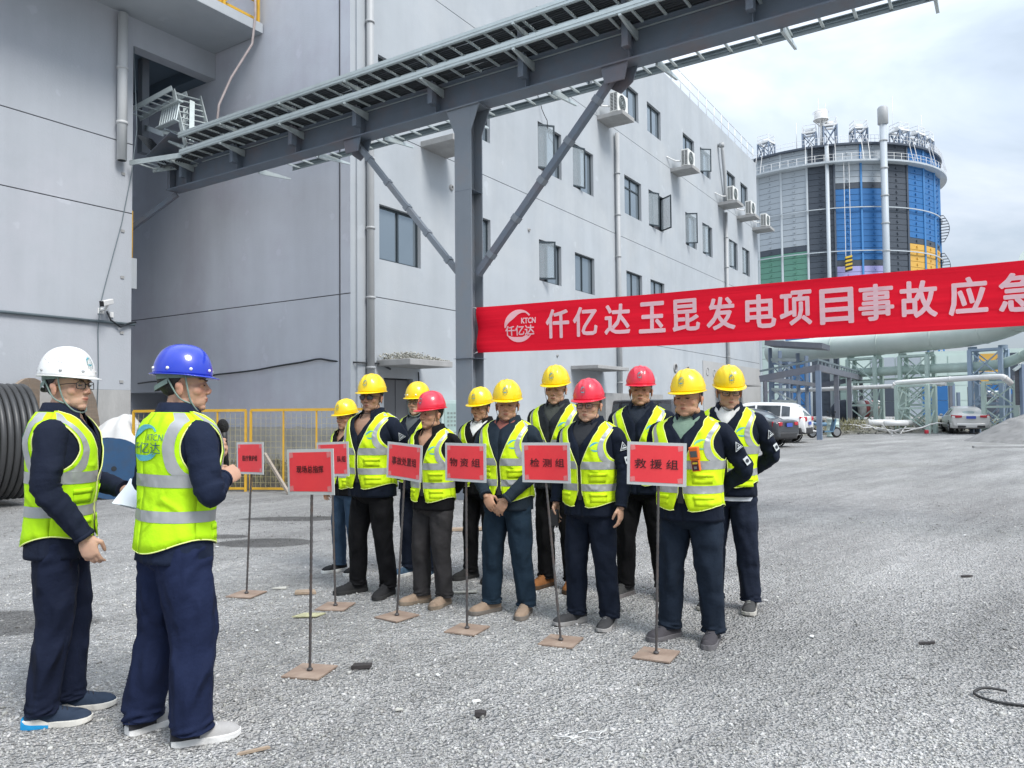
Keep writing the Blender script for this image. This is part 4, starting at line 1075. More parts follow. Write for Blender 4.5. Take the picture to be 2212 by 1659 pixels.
# lookout lantern
c = gp(2.0, -0.5, 43.8)
m = MB(); m.tube([c, c + Vector((0, 0, 4.0))], 0.22, 8)
for i in range(6):
    a = i * math.pi / 3; m.bar(c + Vector((0, 0, 3.2)), c + Vector((1.1 * math.cos(a), 1.1 * math.sin(a), 4.4)), 0.09, 0.09)
m.lathe([(1.2, 4.4), (1.2, 4.5), (0.1, 4.5)], 14, c); m.lathe([(1.2, 5.6), (1.24, 5.65), (1.2, 5.7)], 14, c)
m.lathe([(1.0, 4.5), (1.0, 5.9), (0.1, 6.1)], 14, c)
m.build('lookout', M_whitepipe, tank)
m = MB()
for a, h in ((-10, 5), (1, 8.5), (4.5, 7.5), (40, 8.5), (66, 7)): m.tube([gp(a, -1.5, 43.8), gp(a, -1.5, 43.8 + h)], 0.05, 4)
m.build('lightning_rod', M_whitepipe, tank)
m = MB(); m.tube([gp(4.0, 0.6, 0), gp(4.0, 0.6, 43.5)], 0.30, 10); m.build('downpipe', M_tpost['grey'], tank)
# outside stair, seen edge-on at the right
for z0 in (29.5, 23.0):
    m = MB()
    for i in range(10):
        z = z0 + i * 0.5; r = 1.0 * math.sin(math.pi * (i + 0.5) / 10)
        m.bar(gp(78, 0.1, z), gp(78, 0.5 + r, z), 0.5, 0.06)
        if i: m.bar(gp(78, 0.5 + pr, z - 0.5), gp(78, 0.5 + r, z), 0.08, 0.08)
        pr = r
    m.build('stair', M_tpost['dark'], tank)
# vent stack
st = thing('vent_stack', 'tall pale vent stack rising in front of the coloured tank', 'chimney', tuple(gp(27.5, 1.6))); OFF[st.name] = gp(27.5, 1.6)
b0 = gp(27.5, 1.6)
m = MB(); m.tube([b0, b0 + Vector((0, 0, 49))], 0.52, 14); m.build('shaft', mat('stack_paint', (0.42, 0.46, 0.50), 0.5, 0.05, 0.5), st)
m = MB(); m.lathe([(0.55, 46.2), (0.78, 46.3), (0.78, 48.8), (0.6, 49.05)], 16, b0); m.build('cap', M_pvc_grey, st)
for z in np.arange(4, 46, 4.4):
    m = MB(); m.lathe([(0.5, z - 0.1), (0.62, z - 0.1), (0.62, z + 0.1), (0.5, z + 0.1)], 14, b0); m.build('collar', M_pvc_grey, st)
# striped counterweight with its ropes
cwp = gp(12.0, 0.75)
cw = thing('counterweight', 'black and yellow striped counterweight hanging in front of the tank', 'weight', tuple(cwp + Vector((0, 0, 22.9)))); OFF[cw.name] = cwp + Vector((0, 0, 22.9))
tdir = Vector((-math.sin(GB + R(12)), math.cos(GB + R(12)), 0)); nd = Vector((math.cos(GB + R(12)), math.sin(GB + R(12)), 0))
M_hy = mat('hazard_yellow', (0.62, 0.42, 0.03), 0.5, 0.05); M_hb = mat('hazard_black', (0.02, 0.02, 0.02), 0.5, 0.05)
for k in range(8):
    m = MB(); z0 = 22.9 + k * 0.3
    m.prism([(-0.5, 0.0), (0.5, 0.22), (0.5, 0.52), (-0.5, 0.30)], 0, 0.45, lambda x, y, a, z0=z0: cwp + tdir * x + nd * a + Vector((0, 0, z0 + y)))
    m.build('stripe', M_hy if k % 2 else M_hb, cw)
m = MB()
for sx in (-0.4, 0.4): m.bar(cwp + tdir * sx + nd * 0.2 + Vector((0, 0, 25.4)), cwp + tdir * sx + nd * 0.2 + Vector((0, 0, 40.5)), 0.06, 0.06)
m.build('rope', M_whitepipe, cw)
# panelled hall behind the pipes at the right
hall = thing('panelled_hall', 'low hall behind the pipe racks with mint, orange and blue panels', 'building', (66, 100, 0)); OFF[hall.name] = Vector((66, 100, 0))
hd = Vector((0.86, -0.5, 0)); hn = Vector((-0.5, -0.86, 0)); h0 = Vector((50, 112, 0))
m = MB(); m.prism([(0, 0), (40, 0), (40, 9.2), (0, 9.2)], 0, 8, lambda x, y, a: h0 + hd * x - hn * a + Vector((0, 0, y))); m.build('body', PM['mt'], hall)
hc = ['mt', 'lg', 'lg', 'mt', 'mt', 'og', 'dk', 'bl', 'mt', 'lg', 'bl', 'mt']
hb = ['lg', 'dk', 'lg', 'bl', 'mt', 'bl', 'bl', 'og', 'lg', 'mt', 'dk', 'lg']
for k in range(12):
    for r_, (z0, z1) in enumerate(((0, 2.2), (2.25, 4.3), (4.35, 6.4), (6.45, 8.6))):
        m = MB(); m.prism([(k * 3.3 + 0.05, z0), (k * 3.3 + 3.2, z0), (k * 3.3 + 3.2, z1), (k * 3.3 + 0.05, z1)], 0.02, 0.12, lambda x, y, a: h0 + hd * x + hn * a + Vector((0, 0, y))); m.build('panel', PM[(hc if r_ >= 2 else hb)[k]], hall)

# ================================================================== PIPE RACK
RP = Vector((18.6, 50.0, 0)); RE = Vector((0.5865, -0.81, 0)); RN = Vector((0.81, 0.5865, 0))
def rp(s, d=0.0, z=0.0): return RP + RE * s + RN * d + Vector((0, 0, z))
def smooth_path(pts, n=6):
    out = []
    P_ = [Vector(p) for p in pts]
    for i in range(len(P_) - 1):
        p0, p1, p2, p3 = P_[max(0, i - 1)], P_[i], P_[i + 1], P_[min(len(P_) - 1, i + 2)]
        for k in range(n):
            t = k / n
            out.append(0.5 * ((2 * p1) + (-p0 + p2) * t + (2 * p0 - 5 * p1 + 4 * p2 - p3) * t * t + (-p0 + 3 * p1 - 3 * p2 + p3) * t ** 3))
    out.append(P_[-1]); return out
def pipe(label, pts, r, material, nrings=0, n=20, cat='pipe'):
    t = thing('pipe', label, cat, tuple(pts[0])); OFF[t.name] = Vector(pts[0])
    path = smooth_path(pts, 5)
    m = MB(); m.tube(path, r, n); m.build('barrel', material, t)
    if nrings:
        m = MB(); k = max(1, len(path) // nrings)
        for i in range(k // 2, len(path) - 1, k):
            m.lathe([(r, -0.03), (r + 0.025, -0.03), (r + 0.025, 0.03), (r, 0.03)], n, path[i], path[i + 1] - path[i])
        m.build('flange_ring', material, t)
    return t
pipe('fattest pale pipe on top of the pipe rack, curving up at the right', [rp(-1.5, 0, 5.2), rp(2, 0, 5.25), rp(5, 0, 5.3), rp(8, 0, 5.35), rp(11, 0, 5.45), rp(13, -0.4, 5.75), rp(14.6, -1.6, 6.3), rp(15.8, -3.6, 7.1), rp(16.5, -6, 8.0)], 0.72, M_pale, 8)
pipe('pale green middle pipe threading through the lattice towers', [rp(3.2, 0.2, 3.55), rp(6, 0.2, 3.6), rp(9, 0.2, 3.62), rp(12, 0.2, 3.65), rp(13.4, 0, 3.95), rp(14.8, -0.6, 4.6), rp(16, -1.6, 5.3)], 0.27, M_green, 5)
pipe('slim white pipe low across the lattice towers', [rp(-1.2, -0.9, 2.55), rp(4, -0.9, 2.62), rp(8, -0.9, 2.68), rp(10.2, -0.9, 2.72)], 0.13, M_whitepipe, 4, 10)
pipe('white lagged pipe in front of the racks, ending in two elbows', [rp(8.0, -2.2, 2.5), rp(8.1, -2.2, 2.72), rp(8.5, -2.2, 2.82), rp(11.0, -2.2, 2.9), rp(13.2, -2.2, 2.95), rp(13.6, -2.2, 2.85), rp(13.8, -2.0, 2.55)], 0.15, M_whitepipe, 3, 10)
pipe('thin pale green pipe just under the middle pipe', [rp(2.5, 0.6, 3.1), rp(12.6, 0.6, 3.2)], 0.06, M_green, 0, 8)
def tower(label, s0, s1, ztop, material, d0=-0.3, d1=0.5, bays=3, z0=0.0):
    t = thing('lattice_tower', label, 'pipe support', tuple(rp(s0, d0))); OFF[t.name] = rp(s0, d0)
    for s in (s0, s1):
        for d in (d0, d1):
            m = MB(); m.bar(rp(s, d, z0), rp(s, d, ztop), 0.2, 0.2, RE); m.build('leg', material, t)
    hs = (ztop - 0.15) / bays
    for d in (d0, d1):
        for k in range(bays):
            za, zb_ = 0.15 + hs * k, 0.15 + hs * (k + 1)
            m = MB(); m.bar(rp(s0, d, za), rp(s1, d, zb_ - 0.08), 0.06, 0.06); m.bar(rp(s1, d, za), rp(s0, d, zb_ - 0.08), 0.06, 0.06); m.build('cross_brace', material, t)
            m = MB(); m.bar(rp(s0, d, zb_), rp(s1, d, zb_), 0.12, 0.12); m.build('crossbar', material, t)
    for s in (s0, s1):
        m = MB(); m.bar(rp(s, d0, ztop), rp(s, d1, ztop), 0.14, 0.14)
        for k in range(bays): m.bar(rp(s, d0, 0.15 + hs * k), rp(s, d1, 0.15 + hs * (k + 1)), 0.05, 0.05)
        m.build('side_frame', material, t)
    for s in (s0, s1):
        m = MB(); m.box(-0.16, -0.16, 0, 0.16, 0.16, 0.2); m.xf(Matrix.Translation(rp(s, 0.05, ztop))); m.build('saddle', material, t)
    return t
tower('pale green lattice tower behind the carport end', 4.2, 5.9, 4.42, M_green)
tower('pale green lattice tower left of the silver sedan, second from the carport', 7.4, 8.95, 4.40, M_green)
tower('short pale green lattice trestle under the white lagged pipe', 8.3, 9.95, 2.62, M_green, -2.5, -1.7, 2)
tower('blue grey lattice tower behind the silver sedan', 11.2, 12.7, 4.5, mat('tower_blue', (0.30, 0.38, 0.48), 0.5, 0.07, 1))
tower('pale trestle at the right, behind the gravel heap', 12.2, 13.7, 2.7, M_green, -1.2, 1.6, 2)
tower('grey blue tower at the building end, under the big pipe', -0.6, 0.6, 4.4, M_blue_steel, -1.2, 0.9)
# sloping steel gallery at the far right
t = thing('conveyor_gallery', 'dark corrugated gallery on posts at the far right', 'gallery', tuple(rp(14.8, -3.0))); OFF[t.name] = rp(14.8, -3.0)
m = MB(); m.prism([(0, 1.5), (0, 3.1), (3.5, 6.0), (3.5, 1.5)], 0, 1.6, lambda x, y, a: rp(14.4, -3.2) + Vector((x, -x * 0.4, y)) + RN * a); m.build('cladding', mat('dark_corrugated', (0.10, 0.10, 0.11), 0.6, 0.3, 3, stretch=(1, 1, 14)), t)
m = MB(); m.bar(rp(14.4, -3.25, 3.2), rp(14.4, -3.25, 3.2) + Vector((3.5, -1.4, 2.9)), 0.3, 0.12); m.build('edge_beam', M_galv, t)
for k in (0.35, 1.6): m = MB(); m.bar(rp(14.4, -3.3, 0) + Vector((k, -k * 0.4, 0)), rp(14.4, -3.3, 3.2) + Vector((k, -k * 0.4, k * 0.8)), 0.22, 0.22); m.build('post', M_blue_steel, t)
# clutter of small pipework and steel behind the racks
t = thing('pipework', 'tangle of small white pipes and steel behind the lattice towers', 'pipework', tuple(rp(9, 8))); OFF[t.name] = rp(9, 8)
cl = [M_whitepipe, M_blue_steel, M_conc, M_pur_steel, M_green, PM['bl'], PM['og']]
for k in range(70):
    s, d, z = random.uniform(6.0, 20.0), random.uniform(4, 14), random.uniform(0.4, 3.6)
    m = MB()
    if random.random() < 0.55: m.tube([rp(s, d, z), rp(s + random.uniform(0.8, 3.5), d, z + random.uniform(-0.1, 0.1))], random.uniform(0.05, 0.16), 8)
    else: m.bar(rp(s, d, 0), rp(s, d, z + 0.8), 0.16, 0.16)
    m.build('pipe_run', random.choice(cl[:5]), t)
for k in range(5):
    s, d = 7.0 + k * 2.4, 9 + 2 * random.random()
    m = MB(); m.prism([(0, 0), (1.7, 0), (1.7, 1.6 + random.random() * 1.6), (0, 1.8 + random.random())], 0, 1, lambda x, y, a: rp(s + x, d + a, y)); m.build('equipment_box', cl[[3, 5, 6, 1, 3][k]], t)

# ================================================================== CARPORT FRAME
cA = Vector((13.9, 34.0, 0)); cU = Vector((0.525, 0.851, 0)); cV = Vector((-0.839, 0.545, 0))
t = thing('carport_frame', 'dark grey steel canopy frame on posts beside the white car', 'canopy frame', tuple(cA)); OFF[t.name] = cA.copy()
def cp(a, b, z): return cA + cU * a + cV * b + Vector((0, 0, z))
zc = 3.14
for k, a in enumerate((0.0, 5.2, 9.8, 15.0)):
    m = MB(); m.bar(cp(a, 0, -0.05), cp(a, 0, zc), 0.22, 0.22, cU); m.build('post', M_pur_steel if k else M_blue_steel, t)
for a in (0.0, 15.0):
    m = MB(); m.bar(cp(a, 0, zc + 0.13), cp(a, 2.6, zc - 0.30), 0.16, 0.30); m.build('rafter', M_pur_steel, t)
m = MB(); m.bar(cp(-0.1, 0, zc + 0.13), cp(15.2, 0, zc + 0.13), 0.16, 0.30); m.build('beam', M_pur_steel, t)
m = MB(); m.bar(cp(0.6, 2.6, zc - 0.25), cp(15.0, 2.6, zc - 0.25), 0.14, 0.24); m.build('beam', M_pur_steel, t)
m = MB(); m.bar(cp(0.6, 2.5, -0.05), cp(0.6, 2.5, zc - 0.3), 0.16, 0.16); m.build('post', M_pur_steel, t)
m = MB(); m.bar(cp(-0.1, 0, zc + 0.5), cp(15.2, 0, zc + 0.5), 0.08, 0.09); m.bar(cp(0, 0, zc + 0.5), cp(0, 2.6, zc + 0.07), 0.08, 0.09); m.build('gutter_rail', M_galv_d, t)
for k in range(16): m = MB(); m.bar(cp(k * 1.0, 0, zc + 0.28), cp(k * 1.0, 0, zc + 0.47), 0.06, 0.06); m.build('rail_stub', M_galv_d, t)
# taller frame by the building end
t = thing('steel_frame', 'tall blue grey steel frame with a sloped lid at the end of the grey building', 'steel frame', (15.6, 44.5, 0)); OFF[t.name] = Vector((15.6, 44.5, 0))
fo = Vector((15.7, 45.5, 0))
for a, b in ((0, 0), (3.0, 0), (0, 1.6), (3.0, 1.6)):
    m = MB(); m.bar(fo + cU * a * 0.9 - cV * b, fo + cU * a * 0.9 - cV * b + Vector((0, 0, 5.1 - 0.25 * b)), 0.18, 0.18); m.build('post', M_blue_steel, t)
m = MB(); m.bar(fo + Vector((0, 0, 5.35)), fo - cV * 3.2 + Vector((0, 0, 5.0)), 2.4, 0.3); m.build('lid', M_pur_steel, t)
for z in (1.9, 2.6, 4.4):
    m = MB(); m.bar(fo + Vector((0, 0, z)), fo - cV * 1.6 + Vector((0, 0, z - 0.1)), 0.14, 0.16); m.bar(fo - cV * 1.6 + Vector((0, 0, z - 0.9)), fo + Vector((0, 0, z)), 0.08, 0.08); m.build('cross_member', M_galv, t)

# ================================================================== RUBBLE BANK, HEAPS, DRUMS, BITS
M_bank = mat('rubble_ground', (0.20, 0.195, 0.18), 0.95, 0.35, 1.5, 0.8, 6, dirt=(0.17, 0.165, 0.09), dscale=0.5, damt=0.75)
m = MB(); a0, a1 = Vector((14.6, 41.8, 0)), Vector((34, 47.5, 0))
m.grid(lambda i, j: a0.lerp(a1, j) + Vector((0, (i - 0.5) * 5, -0.04 + (0.80 * math.sin(math.pi * i) ** 1.3) * (0.75 + 0.7 * noise.noise(Vector((j * 14, i * 3, 0.5))) + 0.25 * noise.noise(Vector((j * 50, i * 9, 1)))))), 18, 120)
setp(m.build('rubble_bank', M_bank), 'low rubble and weed bank below the pipe racks', None, None, 'structure')
n = 1500
j = rng.random(n); i = rng.random(n)
X = a0.x + (a1.x - a0.x) * j + rng.normal(0, 0.3, n); Y = a0.y + (a1.y - a0.y) * j + 5 * (i - 0.5) - 0.2; Z = 0.0 + 0.60 * np.sin(np.pi * np.clip(i, 0, 1))
tn = np.clip(rng.normal(0.9, 0.35, n), 0.3, 1.7); tone = np.stack([tn, tn, tn * 0.93], 1)
stones('rubble', X, Y, Z, np.clip(rng.lognormal(-3.0, 0.5, n), 0.02, 0.16), tone, M_stone, 'broken concrete and stones along the bank below the pipe racks')
m = MB()
for k in range(1500):
    cx_, cy_ = random.choice([(16.6, 40.2), (18.6, 41.2), (21.5, 42), (28.5, 44), (30.5, 44.5), (24.3, 43.5), (17.6, 40.0)])
    p = Vector((random.gauss(cx_, 0.55), random.gauss(cy_, 0.4), 0.2 + 0.45 * random.random())); a = random.uniform(0, 6.28); L_ = random.uniform(0.15, 0.5)
    d = Vector((math.cos(a) * 0.6, math.sin(a) * 0.6, 0.8)); s = Vector((-d.y, d.x, 0)).normalized() * 0.02
    m.add([p - s, p + s, p + d * L_], [(0, 1, 2)])
setp(m.build('weeds', mat('weed', (0.21, 0.20, 0.11), 0.9, 0.4, 1)), 'yellowish weeds on the rubble bank', None, None, 'stuff')
# gravel heap at the right edge
M_heap = mat('gravel_heap', (0.24, 0.235, 0.228), 0.95, 0.35, 3.0, 0.7, 30, dirt=(0.15, 0.147, 0.143), dscale=1.5, damt=0.6)
m = MB(); hc_ = Vector((22.3, 30.4, 0))
def heapf(i, j):
    a = 2 * math.pi * j; r = i
    h = 1.55 * (1 - r ** 1.5) * (0.9 + 0.25 * noise.noise(Vector((math.cos(a) * r * 3, math.sin(a) * r * 3, 2)))) + 0.26 * noise.noise(Vector((math.cos(a) * r * 8, math.sin(a) * r * 9, 5))) * (1 - r)
    return hc_ + Vector((math.cos(a) * r * 3.5, math.sin(a) * r * 3.6, h - 0.03))
m.grid(heapf, 26, 60, wrap=True)
setp(m.build('gravel_heap', M_heap), 'grey gravel heap at the right edge in front of the silver sedan', 'gravel heap')
def simple(name, label, cat, mb, material, bevel=0.0): return setp(mb.build(name, material, None, bevel=bevel), label, cat)
m = MB(); m.bar((16.3, 26.6, 0.035), (19.5, 25.9, 0.035), 0.22, 0.07); simple('timber_beam', 'long pale timber lying at the foot of the gravel heap', 'timber', m, M_conc)
# oil drum beside the scooter
t = thing('oil_drum', 'pale green steel drum beside the carport post', 'drum', (16.0, 37.5, 0)); OFF[t.name] = Vector((16.0, 37.5, 0))
M_drum = mat('drum_paint', (0.50, 0.62, 0.58), 0.45, 0.1, 3, dirt=(0.6, 0.6, 0.58), dscale=2, damt=0.5)
prof = [(0.0, 0.0), (0.29, 0.0)]
for z in (0.02, 0.3, 0.6, 0.86): prof += [(0.29, z), (0.31, z + 0.015), (0.29, z + 0.03)]
prof += [(0.27, 0.9), (0.0, 0.895)]
m = MB(); m.lathe(prof, 24, (16.0, 37.5, 0)); m.build('shell', M_drum, t)
m = MB(); m.tube([(16.1, 37.4, 0.895), (16.1, 37.4, 0.92)], 0.04, 8); m.build('bung', M_black, t)
# red and white drum, dark dome, white pipe lengths
t = thing('striped_barrel', 'red and white striped barrel lying on the bank under the racks', 'barrel', (21.9, 46.3, 0.9)); OFF[t.name] = Vector((21.9, 46.3, 0.9))
for k in range(5):
    m = MB(); x = 21.45 + k * 0.24
    m.lathe([(0.05, 0), (0.52, 0), (0.52, 0.24), (0.05, 0.24)], 20, (x, 46.4, 1.35), (1, -0.05, 0)); m.build('band', mat('red_band', (0.42, 0.10, 0.10), 0.6, 0.1) if k in (1, 3) else M_whitepipe, t)
m = MB(); m.ellipsoid((20.9, 47.2, 1.2), (0.85, 0.8, 0.75), 16, 8); simple('tarpaulin', 'dark round tarpaulin mound behind the carport posts', 'tarpaulin', m, mat('dark_tarp', (0.03, 0.04, 0.06), 0.7, 0.2, 3))
for k, (x, y, L_, r, a) in enumerate(((19.2, 40.6, 1.5, 0.17, 5), (19.9, 40.2, 1.2, 0.13, -8), (20.8, 41.0, 1.3, 0.15, 12))):
    m = MB(); d = Vector((math.cos(R(a)), math.sin(R(a)), 0)) * L_
    p = Vector((x, y, 0.45 + r)); m.tube([p, p + d], r, 14)
    o = simple('white_pipe_length', ['white pipe length on the rubble nearest the oil drum', 'thinner white pipe length on the rubble, middle of three', 'white pipe length on the rubble farthest from the drum'][k], 'pipe', m, M_whitepipe); o['group'] = 'white pipe lengths on the rubble'
for k in range(3):
    p, q = Vector((17.6 + k, 40.2 - 0.2 * k, 0.55)), Vector((23.2 - 0.8 * k, 40.2 + 0.5 * k, 0.55 - 0.1 * k))
    wire('white_hose', sag(p, q, 0.25 + 0.1 * k, 14, 0.25, k), 0.03, 'thin white hoses trailing over the rubble bank', 'hose', M_whitepipe, 6, 'white hoses on the rubble')
m = MB(); m.box(22.0, 40.0, 0.02, 22.18, 40.15, 0.22); simple('red_can', 'small red can on the bank left of the silver sedan', 'can', m, mat('red_can', (0.5, 0.03, 0.05), 0.5, 0.1), 0.03)

# ================================================================== CARS
def car_paint(name, col, coat=0.6, metal=0.0, rough=0.35): return mat(name, col, rough, 0.03, 2, coat=coat, metal=metal)
M_tyre = mat('tyre', (0.02, 0.02, 0.02), 0.8, 0.2, 10)
M_rim = mat('rim_alloy', (0.35, 0.36, 0.37), 0.35, 0.05, 4, metal=0.7)
M_carglass = mat('car_glass', (0.045, 0.055, 0.065), 0.05, 0.02, 1, spec=0.8, coat=0.5)
M_rearglass = mat('car_rear_glass', (0.30, 0.36, 0.36), 0.08, 0.04, 1, metal=0.5)
M_lamp = mat('tail_lamp', (0.45, 0.012, 0.025), 0.15, 0.1, 8, coat=0.8)
M_plate = mat('number_plate', (0.05, 0.09, 0.42), 0.4, 0.05)
M_trim = mat('dark_trim', (0.03, 0.03, 0.032), 0.6, 0.1, 4)
def car(name, label, x, y, rz, st, paint, wb, lamp, glass_i, rear_i, plate_z, rearglass=None, group=None):
    t = thing(name, label, 'car', (x, y, 0.0), rz, group)
    def ring(s):
        yy, w, z0, zb, wr, zr = s
        half = [(w * 0.80, z0), (w * 0.97, z0 + 0.10), (w, z0 + 0.32), (w * 0.985, zb - 0.06), (w * 0.95, zb), (wr, zr - 0.06), (wr * 0.90, zr - 0.015), (wr * 0.5, zr + 0.012)]
        return [Vector((p[0], yy, p[1])) for p in half] + [Vector((-p[0], yy, p[1])) for p in reversed(half)]
    rs = [ring(s) for s in st]; n = len(rs[0])
    # refine along the length with catmull interpolation of each strand
    strands = [smooth_path([r_[k] for r_ in rs], 3) for k in range(n)]
    m = MB(); N = len(strands[0])
    vs = [strands[k][i] for i in range(N) for k in range(n)]
    fs = [(i * n + k, i * n + k + 1, (i + 1) * n + k + 1, (i + 1) * n + k) for i in range(N - 1) for k in range(n - 1)]
    m.add(vs, fs, 0, True); m.add(rs[0], [tuple(range(n))], 0); m.add(rs[-1], [tuple(reversed(range(n)))], 0)
    m.add([r_[0] for r_ in rs] + [r_[-1] for r_ in rs], [(i, i + 1, len(rs) + i + 1, len(rs) + i) for i in range(len(rs) - 1)], 0)
    m.build('body', paint, t)
    def patch(i, k, a0, a1, b0, b1, off):
        A, Bq, Cq, D = strands[k][i[0]], strands[k][i[1]], strands[k + 1][i[1]], strands[k + 1][i[0]]
        nn = (Bq - A).cross(D - A).normalized()
        c = (A + Bq + Cq + D) / 4
        if nn.dot(c - Vector((0, c.y, 0.9))) < 0: nn = -nn
        f = lambda a, b: A.lerp(Bq, a).lerp(D.lerp(Cq, a), b) + nn * off
        return [f(a0, b0), f(a1, b0), f(a1, b1), f(a0, b1)]
    # side windows between strands 4 and 5 (right) and the mirrored pair (left)
    for (ia, ib, c0, c1) in glass_i:
        for k in (4, n - 6):
            m = MB(); lo, hi = (0.10, 0.90)
            m.add(patch((ia * 3, ib * 3), k, c0, c1, lo, hi, 0.012), [(0, 1, 2, 3)]); m.build('side_window', M_carglass, t)
    ia, ib = rear_i
    for nm, (pa, pb) in (('rear_window', (ia, ib)),):
        A, Bq = strands[5][pa * 3], strands[5][pb * 3]; C2, D2 = strands[n - 6][pb * 3], strands[n - 6][pa * 3]
        nn = Vector((0, -(Bq.z - A.z), (Bq.y - A.y))).normalized()
        f = lambda a, b: A.lerp(Bq, a).lerp(D2.lerp(C2, a), b) + nn * 0.035
        m = MB(); m.grid(lambda i, j: f(0.10 + 0.78 * i, 0.07 + 0.86 * j) + nn * 0.03 * (1 - (2 * j - 1) ** 2), 3, 7); m.build(nm, rearglass or M_carglass, t)
    for sx in (-1, 1):
        for wy in wb:
            wmax = max(s[1] for s in st)
            m = MB(); m.lathe([(0.2, -0.1), (0.31, -0.11), (0.335, -0.07), (0.335, 0.07), (0.31, 0.11), (0.2, 0.1)], 24, (sx * (wmax - 0.10), wy, 0.335), (1, 0, 0)); wh = m.build('wheel', M_tyre, t)
            m = MB(); m.disc((sx * (wmax + 0.002), wy, 0.335), 0.205, (sx, 0, 0), 20); 
            for q in range(5):
                a = q * 2 * math.pi / 5; m.bar((sx * (wmax + 0.008), wy + 0.04 * math.cos(a), 0.335 + 0.04 * math.sin(a)), (sx * (wmax + 0.008), wy + 0.19 * math.cos(a), 0.335 + 0.19 * math.sin(a)), 0.045, 0.02, (0, 0, 1))
            m.build('rim', M_rim, wh)
            m = MB(); m.lathe([(0.345, 0), (0.40, 0.0), (0.40, 0.012), (0.345, 0.012)], 24, (sx * (wmax - 0.012) - (0.006 if sx > 0 else 0.006), wy, 0.335), (1, 0, 0)); m.build('wheel_arch', M_trim, t)
        lw, lh, lz, ly = lamp
        wv_ = st[1][1]
        m = MB()
        m.grid(lambda i, j, sx=sx: Vector((sx * (wv_ * 0.99 + 0.012 - lw * j ** 1.0), 0.20 - 0.20 * min(1, j * 2.2) - 0.035 * math.sin(math.pi * min(1, j)) + ly, lz + (i - 0.5) * lh * (1 - 0.35 * j))), 5, 9)
        m.build('tail_lamp', M_lamp, t, solid=0.03)
        m = MB(); m.ellipsoid((sx * (wv_ + 0.12), st[-1][0] * 0.60, 1.0), (0.09, 0.05, 0.07), 10, 6); m.build('mirror', paint, t)
    m = MB(); m.box(-0.22, -0.05, plate_z - 0.07, 0.22, -0.03, plate_z + 0.07); m.build('number_plate', M_plate, t)
    w0 = st[1][1]
    m = MB(); m.grid(lambda i, j: Vector((w0 * 1.065 * math.sin((j - 0.5) * 2 * 1.25) / math.sin(1.25), 0.42 - 0.50 * math.cos((j - 0.5) * 2 * 1.25) ** 0.8, st[1][2] - 0.02 + 0.26 * i)), 4, 13); m.build('bumper', M_trim if name != 'silver_sedan' else paint, t, solid=0.04)
    if name == 'silver_sedan':
        m = MB(); m.box(-0.62, -0.085, st[1][2] + 0.0, 0.62, -0.03, st[1][2] + 0.12); m.build('diffuser', M_trim, t, bevel=0.02)
    return t
suv_st = [(0.0, .80, .46, .98, .76, 1.02), (.05, .87, .40, 1.04, .80, 1.10), (.48, .91, .30, 1.06, .68, 1.60), (.95, .92, .25, 1.06, .67, 1.68), (2.0, .92, .25, 1.03, .68, 1.71), (2.7, .92, .25, 1.02, .65, 1.63), (3.3, .91, .25, 1.0, .78, 1.07), (4.0, .86, .3, .90, .74, .94), (4.35, .70, .42, .72, .6, .76)]
sed_st = [(0.0, .78, .44, .90, .74, .94), (.08, .87, .34, .97, .80, 1.02), (.60, .90, .27, 1.0, .78, 1.06), (1.15, .91, .24, .97, .62, 1.38), (1.9, .91, .24, .95, .62, 1.46), (2.5, .91, .24, .93, .60, 1.42), (3.25, .9, .24, .9, .78, .99), (4.2, .85, .3, .76, .72, .82), (4.6, .66, .42, .6, .55, .64)]
van_st = [(0.0, .84, .44, 1.02, .78, 1.08), (.06, .90, .38, 1.08, .80, 1.15), (.40, .94, .28, 1.10, .74, 1.74), (1.0, .95, .25, 1.10, .73, 1.80), (2.4, .95, .25, 1.06, .73, 1.80), (3.2, .95, .25, 1.04, .68, 1.70), (3.9, .93, .25, 1.0, .80, 1.12), (4.5, .88, .3, .92, .76, .98), (4.75, .72, .42, .74, .62, .80)]
p = B(21.7, -5.0)
car('white_suv', 'white car with rear red lamps parked nose to the grey building, beside the scooter', p.x, p.y, UV_ANG, suv_st, car_paint('white_car_paint', (0.78, 0.78, 0.77)), (0.85, 3.45), (0.42, 0.22, 1.0, 0.0), [(2, 3, 0.25, 0.95), (3, 4, 0.03, 0.95), (4, 5, 0.05, 0.85)], (1, 2), 0.82, M_rearglass)
p = B(17.35, -5.15)
car('dark_sedan', 'dark grey car with blue number plate parked in front of the white car', p.x, p.y, R(43), sed_st, car_paint('dark_car_paint', (0.035, 0.04, 0.048), 0.8), (0.95, 3.6), (0.42, 0.18, 0.88, 0.0), [(3, 4, 0.05, 0.95), (4, 5, 0.05, 0.9)], (2, 3), 0.84, M_rearglass)
p = B(13.2, -3.0)
car('black_van', 'black van behind the standing men, only its roof and windows showing', p.x, p.y, UV_ANG + R(0), van_st, car_paint('black_car_paint', (0.02, 0.02, 0.025), 0.9, 0, 0.25), (0.95, 3.7), (0.3, 0.3, 1.0, 0.0), [(2, 3, 0.2, 0.95), (3, 4, 0.03, 0.95), (4, 5, 0.05, 0.9)], (1, 2), 0.8, M_rearglass)
car('silver_sedan', 'silver sedan parked alone at the right beside the gravel heap', 23.95, 39.2, R(-22), sed_st, car_paint('silver_car_paint', (0.62, 0.61, 0.585), 0.5, 0.15), (0.95, 3.6), (0.46, 0.17, 0.93, 0.0), [(3, 4, 0.05, 0.95), (4, 5, 0.05, 0.9)], (2, 3), 0.88, mat('pale_rear_glass', (0.48, 0.55, 0.53), 0.1, 0.04, 1, metal=0.4))
